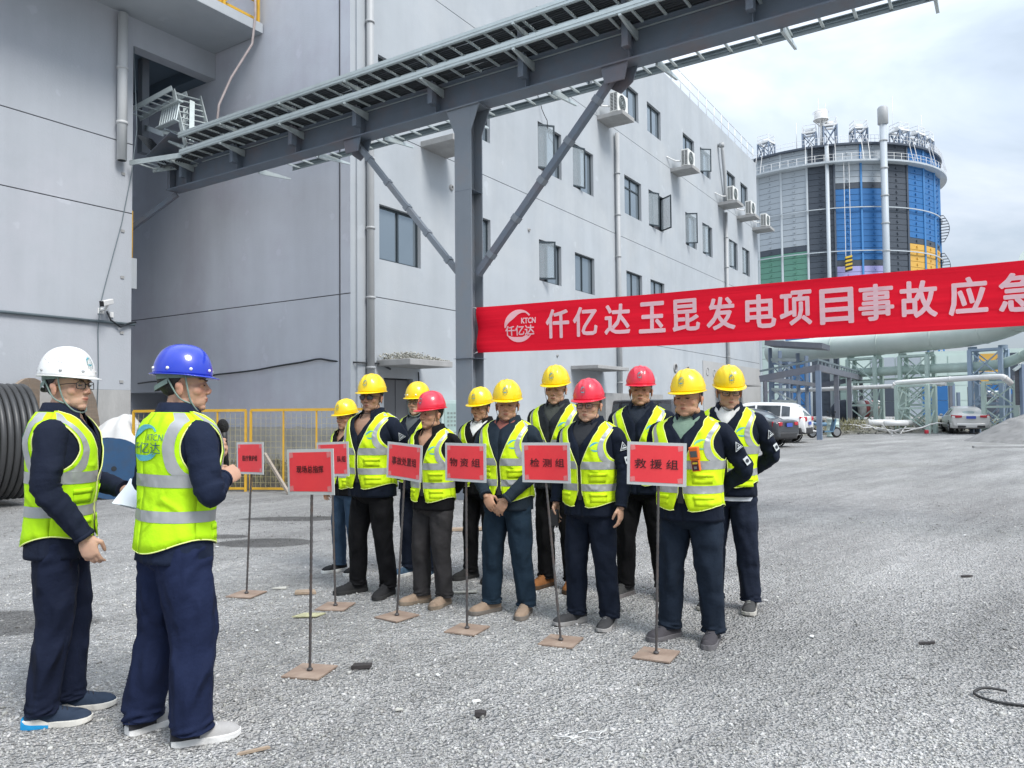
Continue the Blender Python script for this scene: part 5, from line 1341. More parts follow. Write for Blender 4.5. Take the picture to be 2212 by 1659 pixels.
# scooter
so = Vector((15.05, 36.3, 0)); sr = R(-80)
t = thing('motor_scooter', 'blue and black motor scooter beside the white car', 'scooter', tuple(so), sr)
M_sbl = mat('scooter_blue', (0.10, 0.20, 0.30), 0.35, 0.1, 6, coat=0.5)
for y, nm in ((-0.62, 'rear'), (0.66, 'front')):
    m = MB(); m.lathe([(0.17, -0.05), (0.24, -0.06), (0.265, 0), (0.24, 0.06), (0.17, 0.05)], 22, (0, y, 0.265), (1, 0, 0)); wh = m.build('wheel', M_tyre, t)
    m = MB(); m.disc((0.05, y, 0.265), 0.17, (1, 0, 0), 16); m.disc((-0.05, y, 0.265), 0.17, (-1, 0, 0), 16); m.build('rim', M_rim, wh)
m = MB(); m.grid(lambda i, j: Vector((0.16 * math.cos(j * 2 * math.pi) * (0.7 + 0.3 * math.sin(math.pi * i)), -0.85 + i * 0.95, 0.66 + 0.10 * math.sin(j * 2 * math.pi) + 0.10 * (1 - i) ** 2)), 8, 14, wrap=True); m.build('body', M_sbl, t)
m = MB(); m.ellipsoid((0, -0.32, 0.82), (0.14, 0.42, 0.07), 14, 8); m.build('seat', M_black, t)
m = MB(); m.box(-0.15, -0.05, 0.28, 0.15, 0.42, 0.34); m.bar((0, 0.42, 0.34), (0, 0.58, 0.90), 0.30, 0.05, (0, 1, 0)); m.build('leg_shield', M_sbl, t)
m = MB(); m.tube([(0, 0.66, 0.265), (0, 0.55, 0.75), (0, 0.47, 1.02)], 0.035, 8); m.tube([(-0.33, 0.40, 1.04), (0, 0.47, 1.0), (0.33, 0.40, 1.04)], 0.02, 8); m.build('handlebar', M_black, t)
m = MB()
for sx in (-1, 1): m.tube([(sx * 0.26, 0.42, 1.04), (sx * 0.3, 0.42, 1.2)], 0.01, 5); m.ellipsoid((sx * 0.31, 0.42, 1.25), (0.06, 0.02, 0.045), 10, 6)
m.build('mirror', M_black, t)
m = MB(); m.tube([(0.12, -0.15, 0.3), (0.14, -0.5, 0.32), (0.14, -0.95, 0.36)], 0.05, 8); m.build('exhaust', M_rim, t)
m = MB(); m.box(-0.10, -0.90, 0.62, 0.10, -0.87, 0.70); m.build('tail_lamp', M_lamp, t)
m = MB(); m.tube([(0, 0.0, 0.3), (-0.06, -0.3, 0.3), (-0.12, -0.62, 0.27)], 0.07, 8); m.build('engine', M_trim, t)

# ================================================================== SIGN BOARDS ON REBAR STANDS
M_board = mat('board_grey', (0.52, 0.53, 0.52), 0.6, 0.06, 6)
M_paper_red = mat('red_sheet', (0.84, 0.055, 0.065), 0.32, 0.10, 5.0, 0.06, 14, dirt=(0.62, 0.02, 0.04), dscale=5, damt=0.5, spec=0.4)
M_ink = mat('sign_ink', (0.045, 0.006, 0.008), 0.6, 0.1)
M_rebar = mat('rebar', (0.085, 0.08, 0.08), 0.6, 0.25, 12, dirt=(0.16, 0.09, 0.06), dscale=9, damt=0.6, metal=0.3)
M_rust = mat('rusty_plate', (0.27, 0.195, 0.15), 0.85, 0.18, 7, 0.2, 30, dirt=(0.38, 0.30, 0.24), dscale=6, damt=0.7)
M_tape = mat('clear_tape', (0.72, 0.20, 0.20), 0.15, 0.1, 10)
def sign(x, y, text, label, tx, ty, hz, rot, tw, th, cx=0.0, base_rot=0.0, roll=0.0, bw=0.36, bh=0.262, bs=0.115, tilt=0.0):
    t = thing('sign_stand', label, 'sign', (x, y, 0), R(rot), 'red group signs on rebar stands')
    m = MB(); c_, s_ = math.cos(R(base_rot)), math.sin(R(base_rot))
    m.prism([(-bs, -bs), (bs, -bs), (bs, bs), (-bs, bs)], 0.003, 0.012, lambda a, b, z: (a * c_ - b * s_, a * s_ + b * c_, z + a * 0.02)); m.build('base_plate', M_rust, t)
    top = Vector((tx, ty, hz + 0.03))
    m = MB(); k = 60
    pth = [Vector((0, 0, 0.012)).lerp(top, i / k) for i in range(k + 1)]
    m.tube(pth, [0.0088 if i % 2 else 0.0072 for i in range(k + 1)], 8); m.ellipsoid((0, 0, 0.02), (0.018, 0.018, 0.012), 8, 5); m.build('rebar_post', M_rebar, t)
    rl, tl = R(roll), R(tilt)
    def f(a, b, d=0.0):
        xx = a * math.cos(rl) - b * math.sin(rl); zz = a * math.sin(rl) + b * math.cos(rl)
        return Vector((tx + cx + xx, ty - 0.012 - d + 0.004 * math.sin(a * 14 + x * 5) + zz * math.sin(tl), hz + bh / 2 + zz))
    m = MB(); g1 = [(-bw / 2, -bh / 2), (bw / 2, -bh / 2), (bw / 2, bh / 2), (-bw / 2, bh / 2)]
    def slab(w0, h0, d0, d1, mi=0):
        nx_, nz_ = 13, 5
        vs = [f(-w0 / 2 + w0 * i / (nx_ - 1), -h0 / 2 + h0 * j / (nz_ - 1), dd) for dd in (d0, d1) for i in range(nx_) for j in range(nz_)]
        N = nx_ * nz_; fs = []
        for i in range(nx_ - 1):
            for j in range(nz_ - 1):
                q = i * nz_ + j; fs.append((q, q + nz_, q + nz_ + 1, q + 1)); fs.append((N + q, N + q + 1, N + q + nz_ + 1, N + q + nz_))
        ed = [(i * nz_) for i in range(nx_)] + [((nx_ - 1) * nz_ + j) for j in range(1, nz_)] + [(i * nz_ + nz_ - 1) for i in range(nx_ - 2, -1, -1)] + [j for j in range(nz_ - 2, 0, -1)]
        for a, b in zip(ed, ed[1:] + ed[:1]): fs.append((a, b, N + b, N + a))
        mm = MB(); mm.add(vs, fs, mi, False); return mm
    bd_ = slab(bw, bh, -0.004, 0.001).build('board', M_board, t)
    sh = slab(bw * 0.89, bh * 0.86, 0.0015, 0.0025).build('red_sheet', M_paper_red, t)
    m = MB(); place_text(m, text, tw[0], tw[1], tw[2], th, lambda a, b: f(a, b, 0.0045), 0.0005, lift=Vector((0, -1, 0)))
    m.build('lettering', M_ink, sh)
    for sx in (-1, 1):
        for sz in (-1, 1):
            a, b = sx * bw * 0.40, sz * bh * 0.37
            m = MB(); m.add([f(a - 0.012, b - 0.018, 0.0032), f(a + 0.016, b - 0.012, 0.0032), f(a + 0.012, b + 0.018, 0.0032), f(a - 0.016, b + 0.012, 0.0032)], [(0, 1, 2, 3)]); m.build('tape', M_tape, sh)
    return t
sign(-2.19, 6.2, '医疗救护组', 'red sign furthest to the left, lettered 医疗救护组, beside the raised fist', 0.06, 0.0, 0.99, -36, (0.0, 0.0, 0.20), 0.046, 0.0, 20, 1.5)
sign(-1.175, 4.36, '现场总指挥', 'nearest red sign, lettered 现场总指挥, standing on its own in front', 0.015, 0.0, 1.02, -30, (0.0, 0.015, 0.205), 0.042, 0.0, 15, 2.0)
sign(-1.365, 5.79, '队组', 'red sign mostly hidden behind the nearest sign, in front of the woman', -0.04, 0.0, 1.0, -36, (0.105, 0.0, 0.09), 0.046, 0.02, 25, 2.5)
sign(-0.85, 5.5, '事故处置组', 'red sign lettered 事故处置组 on a leaning post before the man in dark grey trousers', 0.085, 0.0, 1.0, -38, (0.0, 0.0, 0.255), 0.06, 0.01, 0, -3.5)
sign(-0.32, 5.16, '物 资 组', 'red sign lettered 物资组 before the man with clasped hands', 0.0, 0.0, 1.01, -36, (0.0, 0.0, 0.27), 0.058, 0.0, 10, 0.0)
sign(0.30, 4.88, '检 测 组', 'red sign lettered 检测组 on a post leaning left', -0.10, 0.0, 1.02, -32, (0.01, 0.0, 0.255), 0.055, 0.01, 8, 1.0)
sign(0.86, 4.60, '救 援 组', 'red sign furthest to the right, lettered 救援组', 0.03, 0.0, 1.03, -20, (0.0, 0.0, 0.265), 0.058, -0.01, -8, -1.5)

# ================================================================== PEOPLE
TZ = [0.78, 0.86, 0.94, 1.02, 1.12, 1.22, 1.30, 1.36, 1.40, 1.42, 1.45, 1.475, 1.49, 1.50]
TW = [0.164, 0.170, 0.170, 0.168, 0.175, 0.192, 0.202, 0.204, 0.196, 0.186, 0.152, 0.106, 0.082, 0.068]
TD = [0.112, 0.118, 0.119, 0.117, 0.122, 0.130, 0.132, 0.126, 0.114, 0.106, 0.090, 0.074, 0.067, 0.063]
TY = [0.0, 0.0, 0.0, 0.0, 0.004, 0.008, 0.006, 0.0, -0.006, -0.01, -0.014, -0.016, -0.016, -0.016]
def ip(z, ys): return float(np.interp(z, TZ, ys))
class Torso:
    def __init__(s, fat=1.0, belly=0.0, seed=0):
        s.fat, s.belly, s.seed = fat, belly, seed
    def at(s, th, z, off=0.0, wr=0.0):
        """th measured from the front (+Y) towards the right side (+X); z in metres of a 1.715 m figure"""
        W = ip(z, TW); D = ip(z, TD)
        if z < 1.44: W *= s.fat; D *= s.fat
        c, sn = math.cos(th), math.sin(th)
        Df = D + (s.belly * math.exp(-((z - 1.02) / 0.16) ** 2) if c > 0 else 0)
        p = 2 / 2.35
        if wr:
            cx_, sx_ = math.cos(th), math.sin(th)
            n3 = noise.noise(Vector((cx_ * 1.8 + s.seed * 3.1, sx_ * 1.8, z * 5.0))) * 0.55 + noise.noise(Vector((cx_ * 4.2 + z * 6, sx_ * 4.2 + s.seed, z * 10))) * 0.45
            off += wr * n3
        x = (W + off) * math.copysign(abs(sn) ** p, sn); y = (Df + off) * math.copysign(abs(c) ** p, c) + ip(z, TY)
        return Vector((x, y, z))

def interp(z, tab): return float(np.interp(z, [a for a, b in tab], [b for a, b in tab]))
V_IN = [(0.83, 13), (0.92, 6), (0.99, 3.0), (1.16, 2.5), (1.26, 11), (1.38, 24), (1.44, 36), (1.46, 50), (1.478, 84)]
def arm_delta(z, peak):
    if z <= 1.195 or z >= 1.437: return 0.0
    t = (z - 1.195) / 0.242
    return peak * math.sin(math.pi * t) ** 0.55

M_vest_a = mat('vest_lime', (0.50, 0.86, 0.010), 0.75, 0.05, 8, 0.12, 60, spec=0.25)
M_vest_y = mat('vest_yellow_lime', (0.66, 0.90, 0.012), 0.75, 0.05, 8, 0.12, 60, spec=0.25)
M_refl = mat('reflective_tape', (0.40, 0.41, 0.41), 0.42, 0.10, 9, 0.08, 30, metal=0.25)
M_edge = mat('vest_edging', (0.82, 0.90, 0.30), 0.7, 0.05, 8)
M_zip = mat('zip_black', (0.012, 0.012, 0.014), 0.7, 0.1, 10)
M_print = mat('vest_print', (0.10, 0.42, 0.52), 0.6, 0.1, 8)
M_print_d = mat('vest_print_dark', (0.055, 0.19, 0.17), 0.6, 0.1, 8)
M_print_f = mat('vest_print_faded', (0.20, 0.58, 0.36), 0.6, 0.1, 8)
M_hair = mat('black_hair', (0.012, 0.011, 0.011), 0.55, 0.3, 30, 0.3, 90)
M_eye = mat('eye_dark', (0.018, 0.012, 0.010), 0.15, 0.1)
M_brow = mat('eyebrow', (0.03, 0.022, 0.018), 0.8, 0.2, 40)
M_strap_d = mat('strap_dark', (0.035, 0.03, 0.03), 0.7, 0.2, 20)
M_strap_g = mat('strap_green', (0.20, 0.27, 0.24), 0.7, 0.15, 20)
M_patch = mat('badge_white', (0.60, 0.63, 0.63), 0.6, 0.1, 20)
M_patch_k = mat('badge_ink', (0.03, 0.035, 0.045), 0.6, 0.1)
M_lens_dark = mat('dark_lens', (0.03, 0.022, 0.025), 0.1, 0.1, 2, coat=0.5)
M_lens = bpy.data.materials.new('clear_lens'); M_lens.use_nodes = True
_b = M_lens.node_tree.nodes['Principled BSDF']; _b.inputs['Alpha'].default_value = 0.14; _b.inputs['Roughness'].default_value = 0.03; _b.inputs['Base Color'].default_value = (0.6, 0.63, 0.64, 1)
HELM = {}
def helm_mat(c):
    if c not in HELM:
        col = {'yellow': (0.86, 0.60, 0.003), 'red': (0.70, 0.022, 0.050), 'blue': (0.008, 0.035, 0.46), 'white': (0.80, 0.80, 0.78)}[c]
        HELM[c] = mat('helmet_' + c, col, 0.32, 0.03, 5, coat=0.35 if c != 'blue' else 0.8, dirt=tuple(v * 0.75 for v in col), dscale=6, damt=0.35)
    return HELM[c]
def skin_mat(tone, name):
    m = mat('skin_' + name, tone, 0.52, 0.06, 30, 0.08, 160, attr='tint', spec=0.35)
    b = m.node_tree.nodes['Principled BSDF']; b.inputs['Subsurface Weight'].default_value = 0.12
    b.inputs['Subsurface Radius'].default_value = (0.012, 0.005, 0.003); b.inputs['Subsurface Scale'].default_value = 0.6
    return m
_cl = {}
def creases(m, scale, strength, dist, stretch=(1, 1, 1)):
    nt = m.node_tree; L = nt.links.new; b = nt.nodes['Principled BSDF']
    co = node(nt, 'ShaderNodeTexCoord'); mp_ = node(nt, 'ShaderNodeMapping'); mp_.inputs['Scale'].default_value = stretch; mp_.inputs['Rotation'].default_value = (0.5, 0.4, 0.3)
    L(co.outputs['Object'], mp_.inputs['Vector'])
    n = node(nt, 'ShaderNodeTexNoise'); n.noise_type = 'RIDGED_MULTIFRACTAL'; n.inputs['Scale'].default_value = scale; n.inputs['Detail'].default_value = 2.0; n.inputs['Roughness'].default_value = 0.45; n.inputs['Distortion'].default_value = 0.8
    L(mp_.outputs['Vector'], n.inputs['Vector'])
    bp = node(nt, 'ShaderNodeBump'); bp.inputs['Strength'].default_value = strength; bp.inputs['Distance'].default_value = dist
    L(n.outputs['Fac'], bp.inputs['Height'])
    if b.inputs['Normal'].links: L(b.inputs['Normal'].links[0].from_socket, bp.inputs['Normal'])
    L(bp.outputs['Normal'], b.inputs['Normal'])
creases(M_vest_a, 8.0, 0.7, 0.035); creases(M_vest_y, 8.0, 0.7, 0.035); creases(M_refl, 9, 0.6, 0.03)
def cloth(col, name):
    k = (col, name)
    if k not in _cl:
        _cl[k] = mat(name, col, 0.85, 0.12, 3, 0.18, 45, spec=0.2, dirt=tuple(min(1, c * 1.5 + 0.003) for c in col), dscale=3.0, damt=0.5)
        creases(_cl[k], 7.0, 0.9, 0.06, (1.0, 1.0, 0.55))
    return _cl[k]

def frame_from(t, n):
    t = Vector(t).normalized(); n = Vector(n); n = (n - t * n.dot(t)).normalized(); return t, n
def add_hand(mb, wrist, t, n, side, curl, s=1.0, spread=0.0, thumb=0.35, fcurl=None):
    """palm, four unequal bent fingers and a thumb; t towards the finger tips, n the way the palm faces"""
    t, n = frame_from(t, n)
    lat = t.cross(n) * (1 if side > 0 else -1)
    w = Vector(wrist)
    mb.tube([w - t * 0.05, w - t * 0.01, w + t * 0.02], [0.027 * s, 0.0265 * s, 0.027 * s], 10, ell=(1, 0.82))
    Mp = Matrix((lat, t, n)).transposed()
    mb.ellipsoid(w + t * 0.052 * s, (0.043 * s, 0.056 * s, 0.0165 * s), 14, 10, Mp)
    mb.ellipsoid(w + t * 0.075 * s, (0.042 * s, 0.03 * s, 0.0145 * s), 14, 8, Mp)
    mb.ellipsoid(w + t * 0.035 * s + lat * 0.026 * s + n * 0.008, (0.018 * s, 0.034 * s, 0.016 * s), 10, 8, Mp)
    for k, (o, L_, r) in enumerate(((0.0315, 0.073, 0.0083), (0.0105, 0.081, 0.0085), (-0.0105, 0.076, 0.0081), (-0.031, 0.059, 0.0073))):
        c = (fcurl[k] if fcurl else curl) * (1.0 + 0.08 * (k - 1.5))
        p = w + t * (0.088 if k < 3 else 0.08) * s + lat * o * s
        d = (t + lat * (spread * (1.5 - k) * 0.16)).normalized()
        pts = [p - d * 0.015, p]; a = 0.0
        for seg, da in ((0.45, 0.75), (0.31, 1.0), (0.24, 0.7)):
            a += c * da
            dd = (d * math.cos(a) + n * math.sin(a)).normalized(); p = p + dd * (L_ * seg * s); pts.append(p)
        mb.tube(pts, [r * 1.02 * s, r * 1.02 * s, r * 1.05 * s, r * 0.95 * s, r * 0.70 * s], 8)
    p = w + t * 0.022 * s + lat * 0.028 * s + n * 0.006
    d1 = (t * 0.62 + lat * 0.72 + n * 0.25).normalized(); d2 = (t * 0.85 + lat * (0.45 - thumb) + n * (0.15 + 0.5 * thumb)).normalized()
    q1 = p + d1 * 0.038 * s; q2 = q1 + d2 * 0.030 * s; q3 = q2 + (d2 + t * 0.1).normalized() * 0.024 * s
    mb.tube([p, q1, q2, q3], [0.0135 * s, 0.0108 * s, 0.0098 * s, 0.0072 * s], 8)

def head_solids(mb, H, jaw=1.0, wide=1.0):
    """H: head frame (origin mid head, +Y the face)"""
    def E(c, r, n=16, k=10, M=None):
        Mr = H.to_3x3() @ (M if M is not None else Matrix.Identity(3))
        mb.ellipsoid(H @ Vector(c), r, n, k, Mr)
    E((0, -0.012, 0.032), (0.077 * wide, 0.098, 0.092), 20, 12)
    E((0, 0.018, -0.030), (0.066 * wide, 0.073, 0.084), 20, 12)
    E((0, 0.036, -0.070), (0.052 * wide * jaw, 0.054, 0.046), 16, 10)
    E((0, 0.066, -0.100), (0.027 * jaw, 0.021, 0.017), 12, 8)
    for s in (-1, 1):
        E((s * 0.037 * wide, 0.052, -0.028), (0.029, 0.027, 0.027), 14, 10)
        E((s * 0.050 * wide * jaw, 0.012, -0.078), (0.018, 0.032, 0.024), 12, 8)
        E((s * 0.030, 0.078, 0.019), (0.027, 0.012, 0.0085), 12, 6)
        E((s * 0.031, 0.0765, -0.003), (0.0155, 0.0125, 0.0105), 12, 8)
        E((s * 0.0135, 0.098, -0.037), (0.0085, 0.0105, 0.0078), 10, 6)
        E((s * 0.080 * wide, -0.008, -0.018), (0.0075, 0.019, 0.032), 12, 8, Matrix.Rotation(s * -0.28, 3, 'Z'))
        E((s * 0.084 * wide, -0.014, -0.004), (0.0085, 0.013, 0.016), 10, 6, Matrix.Rotation(s * -0.35, 3, 'Z'))
    mb.tube([H @ Vector(p) for p in ((0, 0.082, 0.014), (0, 0.093, -0.008), (0, 0.105, -0.028), (0, 0.103, -0.040))], [0.0085, 0.0090, 0.0112, 0.0075], 10)
    E((0, 0.087, -0.0615), (0.0215, 0.0105, 0.0052), 12, 6)
    E((0, 0.0855, -0.0715), (0.0185, 0.0105, 0.0060), 12, 6)
    E((0, 0.080, -0.050), (0.024, 0.012, 0.014), 12, 6)

def make_body(name, solids, H, mat_, parent, voxel=0.0042, stubble=0.0):
    me = solids.mesh('tmp_body', [mat_])
    o = bpy.data.objects.new('tmp_body', me); COL.objects.link(o)
    md = o.modifiers.new('r', 'REMESH'); md.mode = 'VOXEL'; md.voxel_size = voxel; md.use_smooth_shade = True
    sm = o.modifiers.new('s', 'SMOOTH'); sm.factor = 0.5; sm.iterations = 2
    dg = bpy.context.evaluated_depsgraph_get()
    m2 = bpy.data.meshes.new_from_object(o.evaluated_get(dg)); m2.name = name
    bpy.data.objects.remove(o); bpy.data.meshes.remove(me)
    n = len(m2.vertices); co = np.empty(n * 3, np.float32); m2.vertices.foreach_get('co', co); co = co.reshape(-1, 3)
    Hi = np.array(H.inverted()); q = co @ Hi[:3, :3].T + Hi[:3, 3]
    c = np.ones((n, 4), np.float32)
    def blob(cx, cy, cz, rx, ry, rz, col, k=1.0):
        d = ((q[:, 0] - cx) / rx) ** 2 + ((q[:, 1] - cy) / ry) ** 2 + ((q[:, 2] - cz) / rz) ** 2
        w = (k * np.clip(1.6 - d, 0, 1))[:, None]
        c[:, :3] = c[:, :3] * (1 - w) + c[:, :3] * np.array(col) * w
    blob(0, 0.095, -0.066, 0.019, 0.016, 0.0078, (0.72, 0.42, 0.42), 0.85)
    blob(0, 0.10, -0.067, 0.021, 0.014, 0.0016, (0.35, 0.22, 0.22), 0.9)
    blob(0, 0.105, -0.034, 0.018, 0.02, 0.014, (1.0, 0.82, 0.80), 0.8)
    for s in (-1, 1):
        blob(s * 0.042, 0.075, -0.030, 0.026, 0.03, 0.022, (1.0, 0.84, 0.82), 0.8)
        blob(s * 0.084, -0.01, -0.015, 0.02, 0.03, 0.035, (1.0, 0.85, 0.83), 0.8)
        blob(s * 0.031, 0.083, -0.003, 0.019, 0.02, 0.0095, (0.80, 0.68, 0.66), 0.7)
        blob(s * 0.0085, 0.106, -0.0435, 0.005, 0.01, 0.0035, (0.4, 0.3, 0.3), 0.8)
    if stubble: blob(0, 0.07, -0.085, 0.055, 0.06, 0.04, (0.78, 0.78, 0.80), stubble)
    at = m2.color_attributes.new('tint', 'FLOAT_COLOR', 'POINT'); at.data.foreach_set('color', c.reshape(-1))
    m2.polygons.foreach_set('use_smooth', [True] * len(m2.polygons))
    b = bpy.data.objects.new(name, m2); COL.objects.link(b); b.parent = parent
    return b

def helmet(parent, H, color, style, logo=True, s=1.0):
    mt = helm_mat(color)
    a, b, h = 0.106, 0.124, 0.134
    z0 = 0.048; yc = -0.006
    tilt = R(-5)
    T = H @ Matrix.Translation((0, yc, z0)) @ Matrix.Rotation(tilt, 4, 'X')
    def dome(ph, th, ex=0.0):
        cp_, sp_ = max(0.0, math.cos(ph)) ** 0.80, math.sin(ph) ** 0.98
        x, y = math.sin(th) * a * cp_, math.cos(th) * b * cp_
        z = h * sp_
        o = ex
        if style == 'ribbed':
            up = max(0.0, min(1.0, (ph - 0.42) / 0.35)) * (1 if y > -0.09 else 0.6)
            o += up * (0.0065 * math.exp(-((x) / 0.011) ** 2) + 0.0048 * math.exp(-((abs(x) - 0.036) / 0.010) ** 2))
            o += 0.0035 * math.exp(-((ph - 0.20) / 0.06) ** 2) * math.exp(-((abs(math.cos(th)) - 0.25) / 0.35) ** 2)
        else:
            up = max(0.0, min(1.0, (ph - 0.5) / 0.4)); o += up * 0.003 * math.exp(-(x / 0.03) ** 2)
        nrm = Vector((x / a ** 2, y / b ** 2, z / h ** 2 + 1e-4)).normalized()
        return T @ (Vector((x, y, z)) + nrm * o)
    m = MB(); NT = 64
    rows = [R(v) for v in (0, 3, 7, 11, 15, 20, 25, 31, 37, 43, 50, 57, 64, 71, 78, 84, 89)]
    m.grid(lambda i, j: dome(rows[int(round(i * (len(rows) - 1)))], 2 * math.pi * j), len(rows), NT, wrap=True)
    # brim
    def brim(i, j):
        th = 2 * math.pi * j; fr = max(0.0, math.cos(th)) ** 1.6
        w = (0.007 if style == 'ribbed' else (0.011 if color == 'blue' else 0.005)) + (0.036 if style == 'ribbed' else (0.022 if color == 'blue' else 0.030)) * fr + 0.004 * max(0, -math.cos(th))
        x, y = math.sin(th) * (a + w * i), math.cos(th) * (b + w * i)
        z = -0.002 - (0.010 * fr + 0.004) * i ** 1.3 + 0.0035 * (i > 0.9)
        return T @ Vector((x, y, z))
    m.grid(brim, 6, NT, wrap=True)
    hm = m.build('helmet', mt, parent, solid=0.004)
    # harness band under the shell and chin strap
    m = MB(); m.grid(lambda i, j: H @ Vector((math.sin(2 * math.pi * j) * 0.084, -0.012 + math.cos(2 * math.pi * j) * 0.104, 0.030 + i * 0.028)), 2, 32, wrap=True); m.build('headband', M_strap_g if style == 'rivets' else M_strap_d, hm)
    sm = M_strap_g if style == 'rivets' else M_strap_d
    m = MB(); wd = 0.0085 if style == 'rivets' else 0.0042
    for sx in (-1, 1):
        pth = smooth_path([H @ Vector(p) for p in ((sx * 0.086, 0.018, 0.045), (sx * 0.082, 0.026, -0.02), (sx * 0.068, 0.036, -0.075), (sx * 0.040, 0.058, -0.118), (0, 0.066, -0.128))], 4)
        m.tube(pth, wd * 0.5, 6, ell=(1.0, 1.0))
        if style == 'rivets':
            pth = smooth_path([H @ Vector(p) for p in ((sx * 0.080, -0.055, 0.03), (sx * 0.080, -0.012, -0.055), (sx * 0.066, 0.034, -0.083))], 4); m.tube(pth, 0.004, 6)
    m.build('chin_strap', sm, hm)
    if style == 'rivets':
        m = MB()
        m.grid(lambda i, j: H @ Vector((math.sin(math.pi * (0.62 + 0.76 * j)) * 0.086, -0.016 + math.cos(math.pi * (0.62 + 0.76 * j)) * 0.108, 0.030 - 0.030 * (1 - abs(2 * j - 1) ** 2) - i * 0.022)), 2, 16); m.build('nape_strap', sm, hm)
        m = MB()
        for k in range(8):
            th = R(22 + 45 * k); c = dome(R(9), th, 0.0015); nn = (T.to_3x3() @ Vector((math.sin(th) / a, math.cos(th) / b, 0.35))).normalized()
            m.ellipsoid(c, (0.008, 0.008, 0.008), 10, 6)
        m.build('rivet', M_white if color != 'white' else M_pvc_grey, hm)
        if color == 'white':
            m = MB()
            for th0 in (75, 105):
                for k in range(4):
                    for q in range(2): m.ellipsoid(dome(R(24 + 9 * q + 3 * k), R(th0 + 6 * k - 8), 0.0), (0.0028, 0.0028, 0.0028), 8, 5)
                for k in range(4):
                    for q in range(2): m.ellipsoid(dome(R(24 + 9 * q + 3 * k), R(-th0 + 6 * k - 8), 0.0), (0.0028, 0.0028, 0.0028), 8, 5)
            m.build('vent_hole', M_dark, hm)
    if logo:
        r = 0.019
        def lf(x, y, off=0.0022):
            th = -x / 0.125; ph = R(30) + y / 0.115
            return dome(ph, th + 0.0, off)
        m = MB(); n = 20
        if style == 'ribbed': m.add([lf(r * 1.05 * math.cos(2 * math.pi * k / n), r * 1.05 * math.sin(2 * math.pi * k / n), 0.0016) for k in range(n)], [tuple(range(n))], 0)
        emblem(m, 0, 0, r, lambda x, y: lf(x, y, 0.0030), 1, 2, text=False)
        place_text(m, '仟亿达', 0.0, -r * 0.2, r * 1.6, r * 0.5, lambda x, y: lf(x, y, 0.0032), 0.02, 2)
        m.build('emblem', [M_emb_bg[color], M_print if color != 'blue' else M_white, M_emb_tx], hm)
    return hm
M_emb_bg = {'yellow': mat('emblem_base', (0.50, 0.50, 0.32), 0.5, 0.05), 'red': mat('emblem_base_red', (0.30, 0.05, 0.12), 0.5, 0.05), 'white': M_white, 'blue': M_white}
M_emb_tx = mat('emblem_text', (0.05, 0.12, 0.10), 0.5, 0.05)

HEEL_LOW = {}
def shoe(parent, M, col_up, col_sole, s, style='boot', heel=None, toe=None):
    ys = [-0.088, -0.078, -0.055, -0.02, 0.02, 0.06, 0.10, 0.135, 0.160, 0.178, 0.188]
    hw = [0.020, 0.031, 0.037, 0.036, 0.037, 0.043, 0.047, 0.046, 0.040, 0.028, 0.012]
    hi = 0.012 if style == 'boot' else 0.0
    tz = [0.07 + hi, 0.092 + hi, 0.10 + hi, 0.104 + hi, 0.098 + hi, 0.082 + hi * 0.6, 0.070, 0.064, 0.056, 0.046, 0.034]
    m = MB(); n = 12
    def up(i, j):
        k = int(round(i * (len(ys) - 1))); a = math.pi * j
        x = hw[k] * math.copysign(abs(math.cos(a)) ** 0.75, math.cos(a)); z = 0.020 + (tz[k] - 0.020) * abs(math.sin(a)) ** 0.8
        return M @ Vector((x * s, ys[k] * s, z * s))
    m.grid(up, len(ys), n)
    sh = m.build('shoe', col_up, parent)
    m = MB()
    kick = 0.010 if style == 'runner' else 0.0
    out = []
    for sx in (1, -1):
        idx = range(len(ys)) if sx > 0 else reversed(range(len(ys)))
        out += [(sx * (hw[k] + 0.0045), ys[k] - (0.006 if k == 0 else 0) + (0.004 if k == len(ys) - 1 else 0), k) for k in idx]
    N = len(out)
    zt = [0.030 + (0.012 if style == 'runner' and k < 4 else 0.0) + 0.003 * (k > 8) for k in range(len(ys))]
    zb = [0.004 * (k == 0) + kick * max(0, k - 7) / 3 for k in range(len(ys))]
    vs = [M @ Vector((x * s, y * s, zb[k] * s)) for x, y, k in out] + [M @ Vector((x * s, y * s, zt[k] * s)) for x, y, k in out]
    fs = [tuple(reversed(range(N))), tuple(range(N, 2 * N))] + [(i, (i + 1) % N, N + (i + 1) % N, N + i) for i in range(N)]
    m.add(vs, fs); so_ = m.build('sole', col_sole, sh, bevel=0.004)
    if style == 'runner' and heel is not None:
        m = MB(); lowh = HEEL_LOW.get(heel.name, False)
        m.grid(lambda i, j: M @ (Vector(((hw[int(round(i * 4))] + 0.007) * math.copysign(abs(math.cos(math.pi * j)) ** 0.75, math.cos(math.pi * j)), ys[int(round(i * 4))] - (0.010 if i == 0 else 0), (0.003 + 0.048 * (1 - 0.5 * i) * abs(math.sin(math.pi * j)) ** 0.5) if lowh else (0.032 + (0.066 * (1 - 0.40 * i)) * abs(math.sin(math.pi * j)) ** 0.7))) * s), 5, 13); m.build('heel_counter', heel, sh)
    m = MB()
    for k in range(4):
        y = 0.025 + 0.020 * k; z = float(np.interp(y, ys, tz)) + 0.001
        m.tube([M @ (Vector(p) * s) for p in ((-0.020, y - 0.006, z - 0.008), (0, y, z + 0.001), (0.020, y + 0.006, z - 0.008))], 0.0028 * s, 5)
    m.build('laces', toe or col_sole, sh)
    return sh

